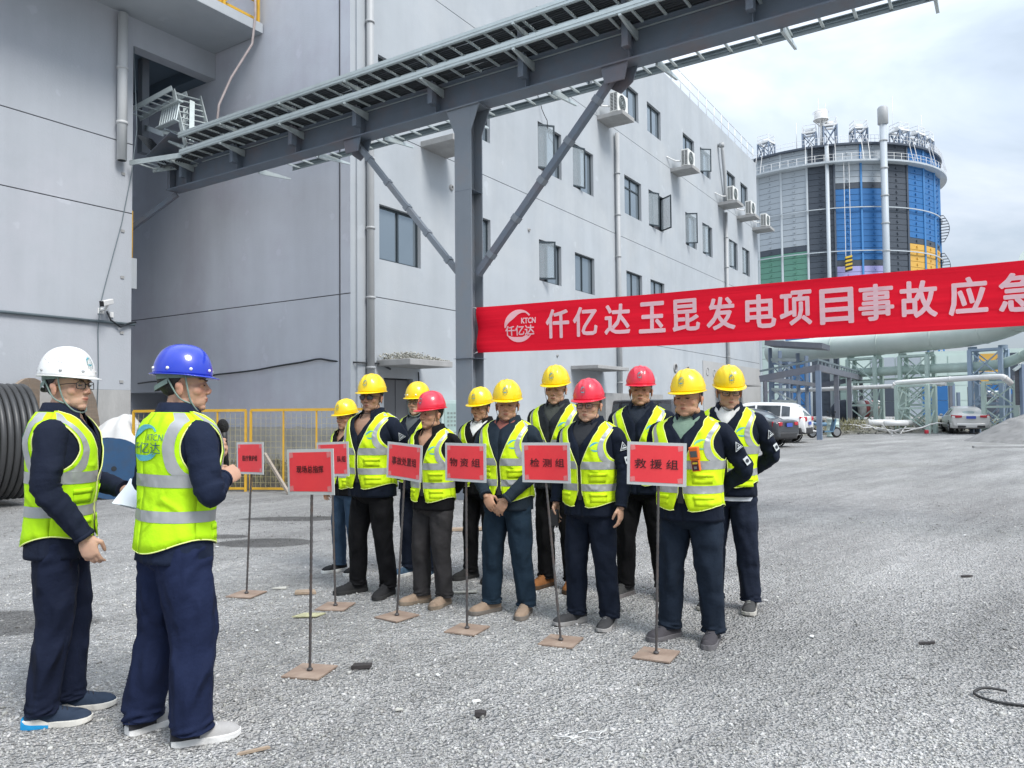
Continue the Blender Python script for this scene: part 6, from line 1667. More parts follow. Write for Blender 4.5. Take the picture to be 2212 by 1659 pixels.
def heel_cloth(c):
    m = cloth(c, 'shoe_heel'); HEEL_LOW[m.name] = c[2] > 0.3; return m
ARMS = {  # elbow, wrist, hand direction, palm normal, curl  (right side; mirrored for the left)
    'down': ((0.262, -0.02, 1.125), (0.262, 0.050, 0.88), (0.0, 0.10, -1), (-1, 0.1, 0), 0.45),
    'behind': ((0.285, -0.115, 1.13), (0.085, -0.195, 0.955), (-0.8, -0.05, -0.5), (0.1, -1, 0.1), 0.4),
    'front': ((0.285, 0.02, 1.13), (0.095, 0.175, 0.915), (-0.55, 0.12, -0.82), (0.1, -1, 0), 0.45),
}
FOOT = {}
def person(label, x, y, face, hgt, helm, style='ribbed', trousers=(0.02, 0.025, 0.04), jacket=(0.012, 0.017, 0.030), shirt=None, arms=('behind', 'behind'), head=(0, 0, 0), vest=None, fat=1.0, belly=0.0, skin=(0.50, 0.30, 0.215), shoes=((0.03, 0.03, 0.03), (0.05, 0.05, 0.05), 'boot', None, None), glasses=None, feet=((0.115, 0.02, -10), (-0.115, -0.02, 12)), bag=1.0, patches=False, sleeves=None, logo=True, stub=0.0, seed=1, lean=0.0, vlogo='small', hem=0.0, vdep=1.345, hairlong=False, jaw=1.0, wide=1.0, undershirt_hem=None, necktone=None, tint=None):
    s = hgt / 1.79
    root = thing('person', label, 'person', (x, y, 0.0), R(face), 'workers standing in the yard in hard hats and lime vests')
    rnd = random.Random(seed)
    T = Torso(fat, belly, seed)
    S = Matrix.Scale(s, 4)
    Ln = Matrix.Translation((0, 0, 0.86)) @ Matrix.Rotation(R(lean), 4, 'X') @ Matrix.Translation((0, 0, -0.86))   # small forward lean of the upper body
    def G(p): return S @ (Ln @ Vector(p))
    # ---- head frame
    yaw, pitch, roll = head
    H = S @ Ln @ Matrix.Translation((0, -0.004, 1.475)) @ Matrix.Rotation(R(yaw), 4, 'Z') @ Matrix.Rotation(R(pitch), 4, 'X') @ Matrix.Rotation(R(roll), 4, 'Y') @ Matrix.Translation((0, 0.022, 0.125)) @ Matrix.Scale(1.045, 4)
    # ---- body: head, neck, trunk, arms and hands as one skin
    sol = MB()
    head_solids(sol, H, jaw, wide)
    sol.v = sol.v
    rows = [0.80, 0.90, 1.0, 1.1, 1.2, 1.28, 1.34, 1.38, 1.41, 1.44, 1.46, 1.475, 1.488]
    n = 28
    vs = [G(T.at(2 * math.pi * j / n, z, -0.012 if z < 1.45 else -0.003)) for z in rows for j in range(n)]
    fs = [(i * n + j, i * n + (j + 1) % n, (i + 1) * n + (j + 1) % n, (i + 1) * n + j) for i in range(len(rows) - 1) for j in range(n)]
    sol.add(vs, fs + [tuple(reversed(range(n))), tuple(range((len(rows) - 1) * n, len(rows) * n))], 0, True)
    nb = G((0, -0.014, 1.44)); nt_ = H @ Vector((0, -0.012, -0.05))
    sol.tube([nb, nb.lerp(nt_, 0.5) + Vector((0, -0.006, 0)), nt_], [0.066 * s, 0.057 * s, 0.058 * s], 18)
    arm_paths = []
    for side in (1, -1):
        A = arms[0] if side > 0 else arms[1]
        el, wr, hd_, pn, cu = (ARMS[A] if isinstance(A, str) else A[:5])
        ex = {} if isinstance(A, str) or len(A) < 6 else A[5]
        fx = lambda p: Vector((p[0] * side, p[1], p[2]))
        if isinstance(A, str):
            el, wr, hd_, pn = fx(el), fx(wr), fx(hd_), fx(pn)
            if fat > 1.04: el.x *= 1 + (fat - 1) * 0.7; wr.x *= 1 + (fat - 1) * 0.6
            if A == 'front' and side < 0: wr = wr + Vector((0.0, 0.028, -0.02))
            jit = Vector((rnd.uniform(-0.012, 0.012), rnd.uniform(-0.015, 0.015), rnd.uniform(-0.01, 0.01))); el = el + jit
        else:
            el, wr, hd_, pn = Vector(el), Vector(wr), Vector(hd_), Vector(pn)
        sh = Vector((side * 0.190 * fat, -0.006, 1.368))
        st = Vector((side * 0.125 * fat, -0.006, 1.352))
        path = smooth_path([st, sh, sh.lerp(el, 0.5) + Vector((side * 0.006, -0.004, 0)), el, el.lerp(wr, 0.5), wr], 5)
        arm_paths.append((side, path, wr, Vector(hd_).normalized(), el))
        sol.tube([G(p) for p in (sh, el, wr)], [0.042 * s, 0.036 * s, 0.027 * s], 10)
        add_hand(sol, G(wr), hd_, pn, side, cu, s * 1.0, **{'thumb': 0.6, **ex})
    body = make_body('body', sol, H, skin_mat(skin, 'tone'), root, 0.0042, stub)
    # ---- eyes, brows, hair
    m = MB(); mw = MB(); mb_ = MB()
    for sx in (-1, 1):
        m.ellipsoid(H @ Vector((sx * 0.0312, 0.0875, -0.0035)), (0.0130 * s, 0.0042 * s, 0.0034 * s), 10, 6, H.to_3x3().normalized() @ Matrix.Rotation(sx * 0.28, 3, 'Z').inverted() if False else H.to_3x3().normalized())
        mb_.tube([H @ Vector(p) for p in ((sx * 0.014, 0.0925, 0.017), (sx * 0.030, 0.0915, 0.0215), (sx * 0.049, 0.078, 0.0175))], [0.0027 * s, 0.0032 * s, 0.0016 * s], 6)
    m.build('eyes', M_eye, body); mb_.build('eyebrows', M_brow, body)
    m = MB()
    def hairf(i, j):
        th = 2 * math.pi * j; zf = 0.055; zbk = -0.055 if not hairlong else -0.09
        c = math.cos(th)
        lo = -0.012 if abs(math.sin(th)) > 0.7 and c > -0.25 else (zf if c > 0.3 else zbk)
        k = max(0.0, min(1.0, (0.35 - c) / 0.6)); lo = zf * (1 - k) + (zbk if c < -0.35 else -0.015) * k
        z = lo + (0.118 - lo) * i
        r = math.sqrt(max(0.0, 1 - ((z - 0.032) / 0.0965) ** 2))
        return H @ Vector((math.sin(th) * 0.081 * wide * r, -0.012 + math.cos(th) * 0.1015 * r, z))
    m.grid(hairf, 10, 32, wrap=True); m.build('hair', M_hair, body)
    if hairlong:
        m = MB()
        for k in range(9):
            a = R(-150 + 14 * k)
            m.tube([H @ Vector(p) for p in ((0.03 + 0.01 * math.sin(k), -0.09, -0.04), (0.05 + 0.012 * math.cos(k * 2), -0.10, -0.10), (0.07 + 0.015 * math.sin(k * 3), -0.06, -0.16 - 0.01 * (k % 3)))], [0.012, 0.014, 0.004], 6)
        m.build('ponytail', M_hair, body)
    if glasses:
        m = MB(); 
        for sx in (-1, 1):
            c = Vector((sx * 0.0335, 0.098, -0.004)); w_, h_ = (0.0235, 0.0165)
            pts = []
            for k in range(17):
                a = 2 * math.pi * k / 16; q = 0.55
                pts.append(H @ (c + Vector((w_ * math.copysign(abs(math.cos(a)) ** q, math.cos(a)), -0.010 * (sx * math.cos(a) * 0.5 + 0.5) ** 2, h_ * math.copysign(abs(math.sin(a)) ** q, math.sin(a))))))
            m.tube(pts, 0.0020 * s, 5, caps=False)
            m.tube([H @ Vector(p) for p in ((sx * 0.057, 0.088, 0.005), (sx * 0.079, 0.055, 0.004), (sx * 0.083, -0.004, -0.002))], 0.0018 * s, 5)
        m.tube([H @ Vector(p) for p in ((-0.010, 0.100, 0.001), (0, 0.104, 0.003), (0.010, 0.100, 0.001))], 0.0018 * s, 5)
        g_ = m.build('glasses', M_black, body)
        m = MB()
        for sx in (-1, 1):
            c = Vector((sx * 0.0335, 0.0965, -0.004)); nn = 14
            m.add([H @ (c + Vector((0.0225 * math.copysign(abs(math.cos(2 * math.pi * k / nn)) ** 0.6, math.cos(2 * math.pi * k / nn)), -0.010 * (sx * math.cos(2 * math.pi * k / nn) * 0.5 + 0.5) ** 2, 0.0155 * math.copysign(abs(math.sin(2 * math.pi * k / nn)) ** 0.6, math.sin(2 * math.pi * k / nn))))) for k in range(nn)], [tuple(range(nn))])
        m.build('lens', M_lens_dark if glasses == 'dark' else M_lens, g_)
    helmet(root, H, helm, style, logo, s)
    # ---- jacket with an open neck
    M_j = cloth(jacket, 'jacket_cloth')
    zj = [0.80 + hem, 0.82 + hem, 0.86, 0.96, 1.02, 1.08, 1.14, 1.20, 1.25, 1.29, 1.33, 1.36, 1.39, 1.41, 1.425, 1.44, 1.452, 1.464, 1.474, 1.482]
    ov = [(vdep, 0.0), (vdep + 0.35 * (1.482 - vdep), 9), (vdep + 0.7 * (1.482 - vdep), 21), (1.462, 36), (1.482, 54)]
    nc = 56
    def jf(i, j):
        z = zj[int(round(i * (len(zj) - 1)))]; a0 = R(interp(z, ov)) if z > ov[0][0] else 0.0
        th = a0 + (2 * math.pi - 2 * a0) * j
        fl = 0.010 * max(0, (0.92 - z) / 0.09)
        return G(T.at(th, z, 0.013 + fl, 0.014 if z < 1.4 else 0.0))
    m = MB(); m.grid(jf, len(zj), nc)
    jk = m.build('jacket', M_j, root, solid=0.005)
    # sleeves
    for side, path, wr, hd_, el in arm_paths:
        k = len(path); el_i = min(range(k), key=lambda i: (path[i] - el).length) / (k - 1)
        prof = [(0.0, 0.062), (0.2, 0.077), (0.35, 0.071), (0.55, 0.064), (0.62, 0.062), (0.8, 0.054), (0.97, 0.045), (1.0, 0.046)]
        rads = [interp(i / (k - 1), prof) * s * (0.96 + 0.08 * (fat - 1)) for i in range(k)]
        sd = seed * 7 + side
        def wob(t, an, sd=sd, el_i=el_i):
            f = 0.055 * noise.noise(Vector((math.cos(an) * 1.3, math.sin(an) * 1.3 + sd, t * 9)))
            nearel = math.exp(-((t - el_i) / 0.16) ** 2); nearc = math.exp(-((t - 0.93) / 0.09) ** 2)
            f += (0.16 * nearel + 0.10 * nearc + 0.05) * noise.noise(Vector((math.cos(an) * 0.8 + sd, math.sin(an) * 0.8, t * 30)))
            return 1 + f
        pp = smooth_path([G(p) for p in path], 2)
        rr_ = [rads[0]] + [float(np.interp(i / (len(pp) - 1), np.linspace(0, 1, k), rads)) for i in range(1, len(pp))]
        m = MB(); m.tube(pp, rr_, 18, wob=wob, caps=True); m.build('sleeve', M_j if sleeves is None else cloth(sleeves, 'sleeve_cloth'), jk)
        m = MB(); q0 = pp[-1]; q1 = pp[-4]; m.tube([q1.lerp(q0, 0.55), q0 + (q0 - q1).normalized() * 0.004], [rr_[-1] * 1.05, rr_[-1] * 1.07], 16); m.build('cuff', M_j, jk)
    # collar, folded down
    def col(i, j):
        a0 = 34; th = R(a0 + (360 - 2 * a0) * j); fr = max(0.0, math.cos(th))
        prof = [(0.070, 1.462), (0.072, 1.500), (0.076, 1.518), (0.084, 1.515), (0.096, 1.480), (0.104, 1.456)]
        r, z = prof[int(round(i * 5))]
        dz = -0.038 * fr ** 1.5 - (0.02 if i > 0.7 else 0.0) * fr
        return G((math.sin(th) * r * 1.06, math.cos(th) * (r * 0.98 + 0.022 * fr) - 0.014, z + dz))
    m = MB(); m.grid(col, 6, 40); m.build('collar', M_j, jk, solid=0.004)
    if shirt is not None:
        m = MB(); zz = [0.9, 1.1, 1.25, 1.32, 1.36, 1.40, 1.43, 1.455, 1.47] + ([1.482] if shirt[1] else [])
        m.grid(lambda i, j: G(T.at(2 * math.pi * j, zz[int(round(i * (len(zz) - 1)))], 0.006)), len(zz), 40, wrap=True); m.build('shirt', cloth(shirt[0], 'shirt_cloth'), root)
    if undershirt_hem:
        m = MB(); m.grid(lambda i, j: G(T.at(2 * math.pi * j, 0.80 + 0.10 * i, 0.016 + 0.004 * math.sin(j * 40))), 3, 40, wrap=True); m.build('shirt_tail', cloth(undershirt_hem, 'shirt_cloth'), root)
    # ---- trousers
    M_t = cloth(trousers, 'trouser_cloth')
    m = MB(); zz = [0.74, 0.79, 0.84, 0.89, 0.94, 0.99]
    m.grid(lambda i, j: S @ T.at(2 * math.pi * j, max(0.78, zz[int(round(i * 5))]), (0.004 if zz[int(round(i * 5))] > 0.75 else -0.05) + 0.004 * noise.noise(Vector((j * 12, i * 3, seed)))) + (Vector((0, 0, -0.04 * s)) if i == 0 else Vector((0, 0, 0))), len(zz), 40, wrap=True)
    tr = m.build('trousers', M_t, root)
    for side in (1, -1):
        fx_, fy_, fa = feet[0] if side > 0 else feet[1]
        hipx = side * 0.088 * fat
        kn = Vector((hipx * 0.45 + fx_ * 0.55 + side * 0.004, fy_ * 0.5 + 0.018, 0.47))
        path = smooth_path([Vector((hipx, 0.0, 0.90)), Vector((hipx * 1.02, 0.004, 0.78)), Vector(((hipx + kn.x) / 2, kn.y * 0.6, 0.64)), kn, Vector(((kn.x + fx_) / 2, fy_ * 0.8 - 0.006, 0.26)), Vector((fx_, fy_ - 0.014, 0.13)), Vector((fx_, fy_ - 0.012, 0.066))], 10)
        k = len(path)
        prof = [(0.0, 0.086), (0.14, 0.099), (0.32, 0.090), (0.52, 0.074), (0.72, 0.070), (0.88, 0.068), (1.0, 0.069)]
        rads = [interp(i / (k - 1), prof) * s * (1.0 + (bag - 1.0) * min(1.0, 0.4 + 1.2 * i / (k - 1))) * (1 + (fat - 1) * 0.6 * (1 - i / (k - 1))) for i in range(k)]
        sd = seed * 11 + side
        def wob(t, an, sd=sd):
            f = 0.045 * noise.noise(Vector((math.cos(an) * 1.6 + sd, math.sin(an) * 1.6, t * 3.5)))
            nk = math.exp(-((t - 0.52) / 0.10) ** 2); nh = math.exp(-((t - 0.93) / 0.08) ** 2); nt2 = math.exp(-((t - 0.12) / 0.12) ** 2)
            f += (0.035 + 0.09 * nk + 0.20 * nh + 0.08 * nt2) * noise.noise(Vector((math.cos(an) * 1.5 + t * 6, math.sin(an) * 1.5 + sd, t * 22 + 1.5 * math.sin(an + sd))))
            f += 0.075 * noise.noise(Vector((math.cos(an) * 2.6 + sd, math.sin(an) * 2.6, t * 5 + an * 0.3)))
            f += 0.03 * math.cos(2 * an) * (1 - t)
            return 1 + f
        m = MB(); m.tube([S @ p for p in path], rads, 32, wob=wob, caps=True); m.build('trouser_leg', M_t, tr)
        cu_, cs_, sty, heel, lace = shoes
        MS = Matrix.Translation((fx_ * s, fy_ * s, 0.0)) @ Matrix.Rotation(R(fa), 4, 'Z')
        shoe(root, MS, cloth(cu_, 'shoe_upper'), cloth(cs_, 'shoe_sole'), s * 1.02, sty, heel_cloth(heel) if heel else None, cloth(lace, 'shoe_lace') if lace else None)
    # ---- hi-vis vest
    M_v = vest or M_vest_y
    OFFV = 0.023; WR = 0.015
    hemf = lambda th: 0.865 + hem + 0.045 * max(0.0, math.sin(abs(th))) ** 2 - 0.02 * max(0.0, -math.cos(th)) + 0.035 * math.exp(-(abs(th) / 0.14) ** 2)
    vz = [0.0, 0.25, 0.5, 0.75, 1.0]
    zs_low = [0.985, 1.01, 1.035, 1.06, 1.09, 1.115, 1.14, 1.168, 1.195]
    zs_arm = [1.21, 1.23, 1.255, 1.28, 1.30, 1.325, 1.35, 1.375, 1.40, 1.42, 1.437]
    zs_top = [1.450, 1.462, 1.472, 1.4785]
    def vp(th, z, off=0.0):
        fl = 0.012 * max(0.0, (0.985 - z) / 0.12)
        return G(T.at(th, z, OFFV + fl + off, WR * (1.0 if z < 1.40 else 0.3)))
    def strip(lohi, zlist, ncol, hemrow, off=0.0, mats_=M_v, nm='vest', parent=None, mb=None):
        m = mb or MB()
        rows_ = []
        for z in zlist:
            if z is None: continue
            a, b = lohi(z)
            rows_.append([vp(a + (b - a) * k / (ncol - 1), z, off) for k in range(ncol)])
        if hemrow:
            a, b = lohi(0.96); pre = []
            for q in (0.0, 0.33, 0.66):
                row = []
                for k in range(ncol):
                    aa, bb = lohi(0.86 + 0.125 * q); th = aa + (bb - aa) * k / (ncol - 1)
                    z = hemf(th) * (1 - q) + 0.985 * q; row.append(vp(th, z, off))
                pre.append(row)
            rows_ = pre + rows_
        vs = [p for r_ in rows_ for p in r_]; nr = len(rows_)
        m.add(vs, [(i * ncol + k, i * ncol + k + 1, (i + 1) * ncol + k + 1, (i + 1) * ncol + k) for i in range(nr - 1) for k in range(ncol - 1)], 0, True)
        return m
    tin = lambda z: R(interp(z, V_IN))
    f_r = lambda z: (tin(z), math.pi / 2 - R(arm_delta(z, 40)))
    b_r = lambda z: (math.pi / 2 + R(arm_delta(z, 32)), math.pi)
    neg = lambda f: (lambda z: (-f(z)[0], -f(z)[1]))
    m = MB()
    strip(f_r, zs_low + zs_arm + zs_top, 16, True, mb=m); strip(neg(f_r), zs_low + zs_arm + zs_top, 16, True, mb=m)
    zb_top = [z for z in zs_top if z < 1.475]
    strip(b_r, zs_low + zs_arm + zb_top, 16, True, mb=m); strip(neg(b_r), zs_low + zs_arm + zb_top, 16, True, mb=m)
    vo = m.build('vest', M_v, root, solid=0.004)
    for (za, zb_) in ((0.985, 1.035), (1.14, 1.195)):
        m = MB(); zl = [za, (za + zb_) / 2, zb_]
        for f in (f_r, b_r):
            strip(f, zl, 16, False, 0.0042, mb=m); strip(neg(f), zl, 16, False, 0.0042, mb=m)
        m.build('reflective_band', M_refl, vo)
    def sub(f, c, d, flip=False):
        def g(z):
            a, b = f(z); return (a + (b - a) * c, a + (b - a) * d)
        return g
    zl = [1.1955] + zs_arm + [1.450, 1.462, 1.472]
    for sgn in (1, -1):
        m = MB()
        ff = f_r if sgn > 0 else neg(f_r); bf = b_r if sgn > 0 else neg(b_r)
        strip(sub(ff, 0.52, 0.84), zl, 6, False, 0.0046, mb=m)
        strip(sub(bf, 0.14, 0.44), zl, 6, False, 0.0046, mb=m)
        m.build('shoulder_band', M_refl, vo)
    # edging along the neck, armholes and hem; front zip
    m = MB()
    for sgn in (1, -1):
        zall = [0.95, 0.985, 1.035, 1.09, 1.14, 1.168, 1.195] + zs_arm + zs_top
        m.tube([vp(sgn * tin(z), z, 0.001) for z in zall], 0.0032 * s, 5)
        m.tube([vp(sgn * f_r(z)[1], z, 0.001) for z in [1.195] + zs_arm], 0.0034 * s, 5)
        m.tube([vp(sgn * b_r(z)[0], z, 0.001) for z in [1.195] + zs_arm], 0.0034 * s, 5)
        m.tube([vp(sgn * (R(9) + (math.pi - R(9)) * k / 26), hemf(R(9) + (math.pi - R(9)) * k / 26), 0.0) for k in range(27)], 0.0034 * s, 5)
    m.build('edging', M_edge, vo)
    m = MB()
    m.grid(lambda i, j: vp(R(-3.6 + 7.2 * j), 0.92 + (1.165 - 0.92) * i, -0.004 + 0.004 * (1 - abs(2 * j - 1))), 12, 4); m.build('zip', M_zip, vo)
    # pockets
    for sgn in (1, -1):
        for (a0, a1, z0, z1) in ((18, 58, 1.047, 1.112), (20, 60, 0.905, 0.968)):
            m = MB(); m.grid(lambda i, j, sgn=sgn, a0=a0, a1=a1, z0=z0, z1=z1: vp(sgn * R(a0 + (a1 - a0) * j), z0 + (z1 - z0) * i, 0.0028 + 0.0012 * i), 4, 8)
            m.grid(lambda i, j, sgn=sgn, a0=a0, a1=a1, z0=z0, z1=z1: vp(sgn * R(a0 - 1 + (a1 - a0 + 2) * j), z1 - 0.022 + 0.026 * i, 0.0052 + 0.001 * i), 2, 8); m.build('pocket', M_v, vo, solid=0.003)
    # printed emblem on the left breast (and on the back)
    def decal(th0, z0, off): return lambda px, py: vp(th0 - px / 0.165, z0 + py, off)
    m = MB(); emblem(m, 0, 0, 0.034, decal(-R(30), 1.300, 0.0035), 0, 1, True, 0.01); m.build('emblem', [M_print if vlogo != 'faded' else M_print_f, M_print_f], vo)
    if vlogo == 'back':
        m = MB(); emblem(m, 0, 0, 0.082, decal(math.pi, 1.335, 0.006), 0, 1, True, 0.0); m.build('back_emblem', [M_print, M_print_d], vo)
    # sleeve badges on the left arm
    if patches:
        side, path, wr, hd_, el = arm_paths[1]
        for nm, tt, sz in (('sleeve_triangle', 0.34, 0.034), ('sleeve_badge', 0.50, 0.026)):
            i_ = tt * (len(path) - 1); p = path[int(i_)].lerp(path[int(i_) + 1], i_ - int(i_)); dn = (path[int(i_) + 1] - path[int(i_)]).normalized()
            outv = Vector((-0.80, 0.60, 0)); outv = (outv - dn * outv.dot(dn)).normalized(); sd_ = outv.cross(dn).normalized()
            rr2 = 0.0795 if tt < 0.4 else 0.074
            f2 = lambda a, b, o=0.0: G(p + outv * (math.cos(a / rr2) * rr2 + o) + sd_ * (math.sin(a / rr2) * rr2) - dn * b)
            m = MB()
            if nm == 'sleeve_triangle':
                tri = [(-sz, -sz * 0.8), (sz, -sz * 0.8), (0, sz)]; ti = [(-sz * 0.74, -sz * 0.62), (sz * 0.74, -sz * 0.62), (0, sz * 0.68)]
                m.add([f2(*q, 0.003) for q in tri], [(0, 1, 2)], 0); m.add([f2(*q, 0.0045) for q in ti], [(0, 1, 2)], 1)
                m.add([f2(*q, 0.0058) for q in ((-sz * .5, -sz * .5), (sz * .5, -sz * .5), (sz * .45, -sz * .25), (-sz * .45, -sz * .25))], [(0, 1, 2, 3)], 0); m.add([f2(*q, 0.0058) for q in ((-sz * .12, -sz * .1), (sz * .14, -sz * .05), (0, sz * .35))], [(0, 1, 2)], 0)
            else:
                m.add([f2(*q, 0.003) for q in ((-sz * .75, -sz), (sz * .75, -sz), (sz * .75, sz), (-sz * .75, sz))], [(0, 1, 2, 3)], 0)
                m.add([f2(math.cos(k * math.pi / 5) * sz * .5, math.sin(k * math.pi / 5) * sz * .5, 0.0045) for k in range(10)], [tuple(range(10))], 1)
            m.build(nm, [M_patch, M_patch_k], jk)
    return root, G, H, arm_paths

DK = (0.006, 0.010, 0.021); NAVY = (0.010, 0.016, 0.034); BLK = (0.004, 0.004, 0.005)
FA = 147
SK1, SK2, SK3, SK4 = (0.47, 0.262, 0.165), (0.53, 0.315, 0.215), (0.36, 0.205, 0.135), (0.56, 0.345, 0.245)
TAN, GREYB, BLKB = (0.30, 0.22, 0.16), (0.10, 0.09, 0.095), (0.022, 0.022, 0.024)
P = {}
P['woman'] = person('woman in yellow helmet and blue jeans at the far left end of the row', -1.55, 7.05, FA - 4, 1.61, 'yellow', trousers=(0.035, 0.065, 0.11), jacket=BLK, arms=('down', 'down'), head=(6, -2, 0), skin=SK1, shoes=((0.02, 0.02, 0.022), (0.62, 0.62, 0.60), 'low', None, (0.6, 0.6, 0.6)), hairlong=True, fat=0.9, seed=3, jaw=0.92)
P['blackT'] = person('tall man in yellow helmet, dark tinted glasses and black clothes, hands behind back', -1.155, 6.2, FA - 2, 1.80, 'yellow', trousers=BLK, jacket=DK, arms=('behind', 'behind'), head=(18, 2, 0), skin=SK3, shoes=((0.02, 0.02, 0.021), (0.03, 0.03, 0.03), 'boot', None, (0.05, 0.05, 0.05)), glasses='dark', fat=1.10, belly=0.025, patches=True, feet=((0.16, 0.03, -22), (-0.13, -0.03, 14)), seed=4, stub=0.3, vdep=1.29)
P['hidden'] = person('man in plain yellow helmet half hidden behind the shorter red helmeted man', -0.86, 6.86, FA, 1.76, 'yellow', style='rivets', trousers=DK, jacket=DK, arms=('behind', 'behind'), head=(12, 2, 0), skin=SK4, shoes=((0.05, 0.09, 0.14), (0.68, 0.68, 0.66), 'low', None, (0.6, 0.6, 0.6)), glasses='clear', seed=5, logo=False, shirt=((0.10, 0.11, 0.12), False))
P['red1'] = person('shorter man in red helmet, charcoal trousers and tan shoes, hands behind back', -0.62, 5.86, FA - 2, 1.645, 'red', trousers=(0.034, 0.032, 0.033), jacket=BLK, arms=('behind', 'behind'), head=(-8, 0, 0), skin=SK1, shoes=(TAN, (0.20, 0.16, 0.12), 'low', None, (0.25, 0.2, 0.15)), bag=1.06, feet=((0.13, 0.02, -25), (-0.085, -0.02, 8)), seed=6, wide=1.03, vdep=1.31)
P['y1037'] = person('young man in yellow helmet with white T-shirt under a black jacket', -0.27, 6.70, FA, 1.70, 'yellow', trousers=BLK, jacket=BLK, arms=('behind', 'behind'), head=(4, -4, 0), skin=SK1, shirt=((0.70, 0.70, 0.68), True), shoes=((0.02, 0.02, 0.02), (0.03, 0.03, 0.03), 'boot', None, None), seed=7, jaw=0.88, wide=0.95, feet=((0.14, 0.02, -20), (-0.10, 0.0, 10)))
P['y1097'] = person('man in yellow helmet with hands clasped in front, washed blue work trousers', -0.035, 5.58, FA + 4, 1.72, 'yellow', trousers=(0.012, 0.026, 0.043), jacket=(0.014, 0.023, 0.034), arms=('front', 'front'), head=(22, -2, 0), skin=SK1, shoes=(TAN, (0.17, 0.15, 0.13), 'boot', None, (0.3, 0.25, 0.2)), bag=1.10, feet=((0.155, 0.02, -25), (-0.125, -0.03, 12)), seed=8, shirt=((0.28, 0.10, 0.08), True), stub=0.2, vdep=1.415)
P['y1200'] = person('tallest man in the back row, yellow helmet and grey shirt, looking left', 0.38, 6.36, FA + 3, 1.87, 'yellow', trousers=BLK, jacket=(0.018, 0.021, 0.026), arms=('behind', 'behind'), head=(10, -4, 0), skin=SK2, jaw=0.95, wide=0.96, shirt=((0.055, 0.06, 0.055), True), shoes=((0.24, 0.10, 0.035), (0.08, 0.05, 0.03), 'boot', None, (0.1, 0.06, 0.03)), seed=9, feet=((0.12, 0.0, -15), (-0.11, 0.0, 15)))
P['red2'] = person('man in red helmet and glasses holding a black radio, dark navy clothes', 0.545, 5.27, FA - 3, 1.71, 'red', trousers=DK, jacket=DK, arms=('down', 'down'), head=(10, -2, 0), skin=SK2, shoes=((0.05, 0.05, 0.052), (0.30, 0.29, 0.28), 'runner', None, (0.25, 0.25, 0.25)), glasses='clear', shirt=((0.030, 0.032, 0.037), True), fat=1.05, belly=0.01, patches=True, bag=1.08, feet=((0.13, 0.02, -25), (-0.12, -0.03, 10)), seed=10, vdep=1.30, wide=1.06, jaw=1.05)
P['red3'] = person('smiling man in red helmet in the back row with a broad navy collar', 1.04, 6.06, FA + 6, 1.84, 'red', trousers=BLK, jacket=DK, arms=('behind', 'behind'), head=(14, 2, 0), skin=SK1, shirt=((0.018, 0.024, 0.036), True), shoes=((0.05, 0.05, 0.05), (0.14, 0.13, 0.13), 'boot', None, (0.1, 0.1, 0.1)), fat=1.04, seed=11, feet=((0.14, 0.03, -20), (-0.14, -0.05, 15)))
P['y1487'] = person('stout man in yellow helmet with an orange gas detector clipped to his vest', 1.155, 4.9, FA - 1, 1.75, 'yellow', trousers=(0.010, 0.017, 0.030), jacket=DK, arms=('behind', 'behind'), head=(0, 0, 0), skin=SK1, shirt=((0.18, 0.26, 0.20), True), shoes=((0.060, 0.056, 0.062), (0.12, 0.115, 0.12), 'boot', None, (0.04, 0.04, 0.05)), fat=1.13, belly=0.025, patches=True, bag=1.10, feet=((0.155, 0.02, -25), (-0.125, -0.03, 6)), seed=12, wide=1.09, jaw=1.16, vlogo='faded')
P['y1570'] = person('man in yellow helmet and black glasses with white shirt tail showing, furthest right', 1.635, 5.67, FA + 5, 1.82, 'yellow', trousers=(0.011, 0.016, 0.031), jacket=DK, arms=('behind', 'behind'), head=(20, -8, 0), skin=SK2, shirt=((0.62, 0.62, 0.61), True), shoes=((0.06, 0.06, 0.06), (0.42, 0.40, 0.36), 'runner', None, (0.3, 0.3, 0.28)), glasses='clear', patches=True, bag=1.06, feet=((0.13, 0.02, -18), (-0.13, 0.0, 5)), seed=13, undershirt_hem=(0.60, 0.62, 0.66), hem=0.03)
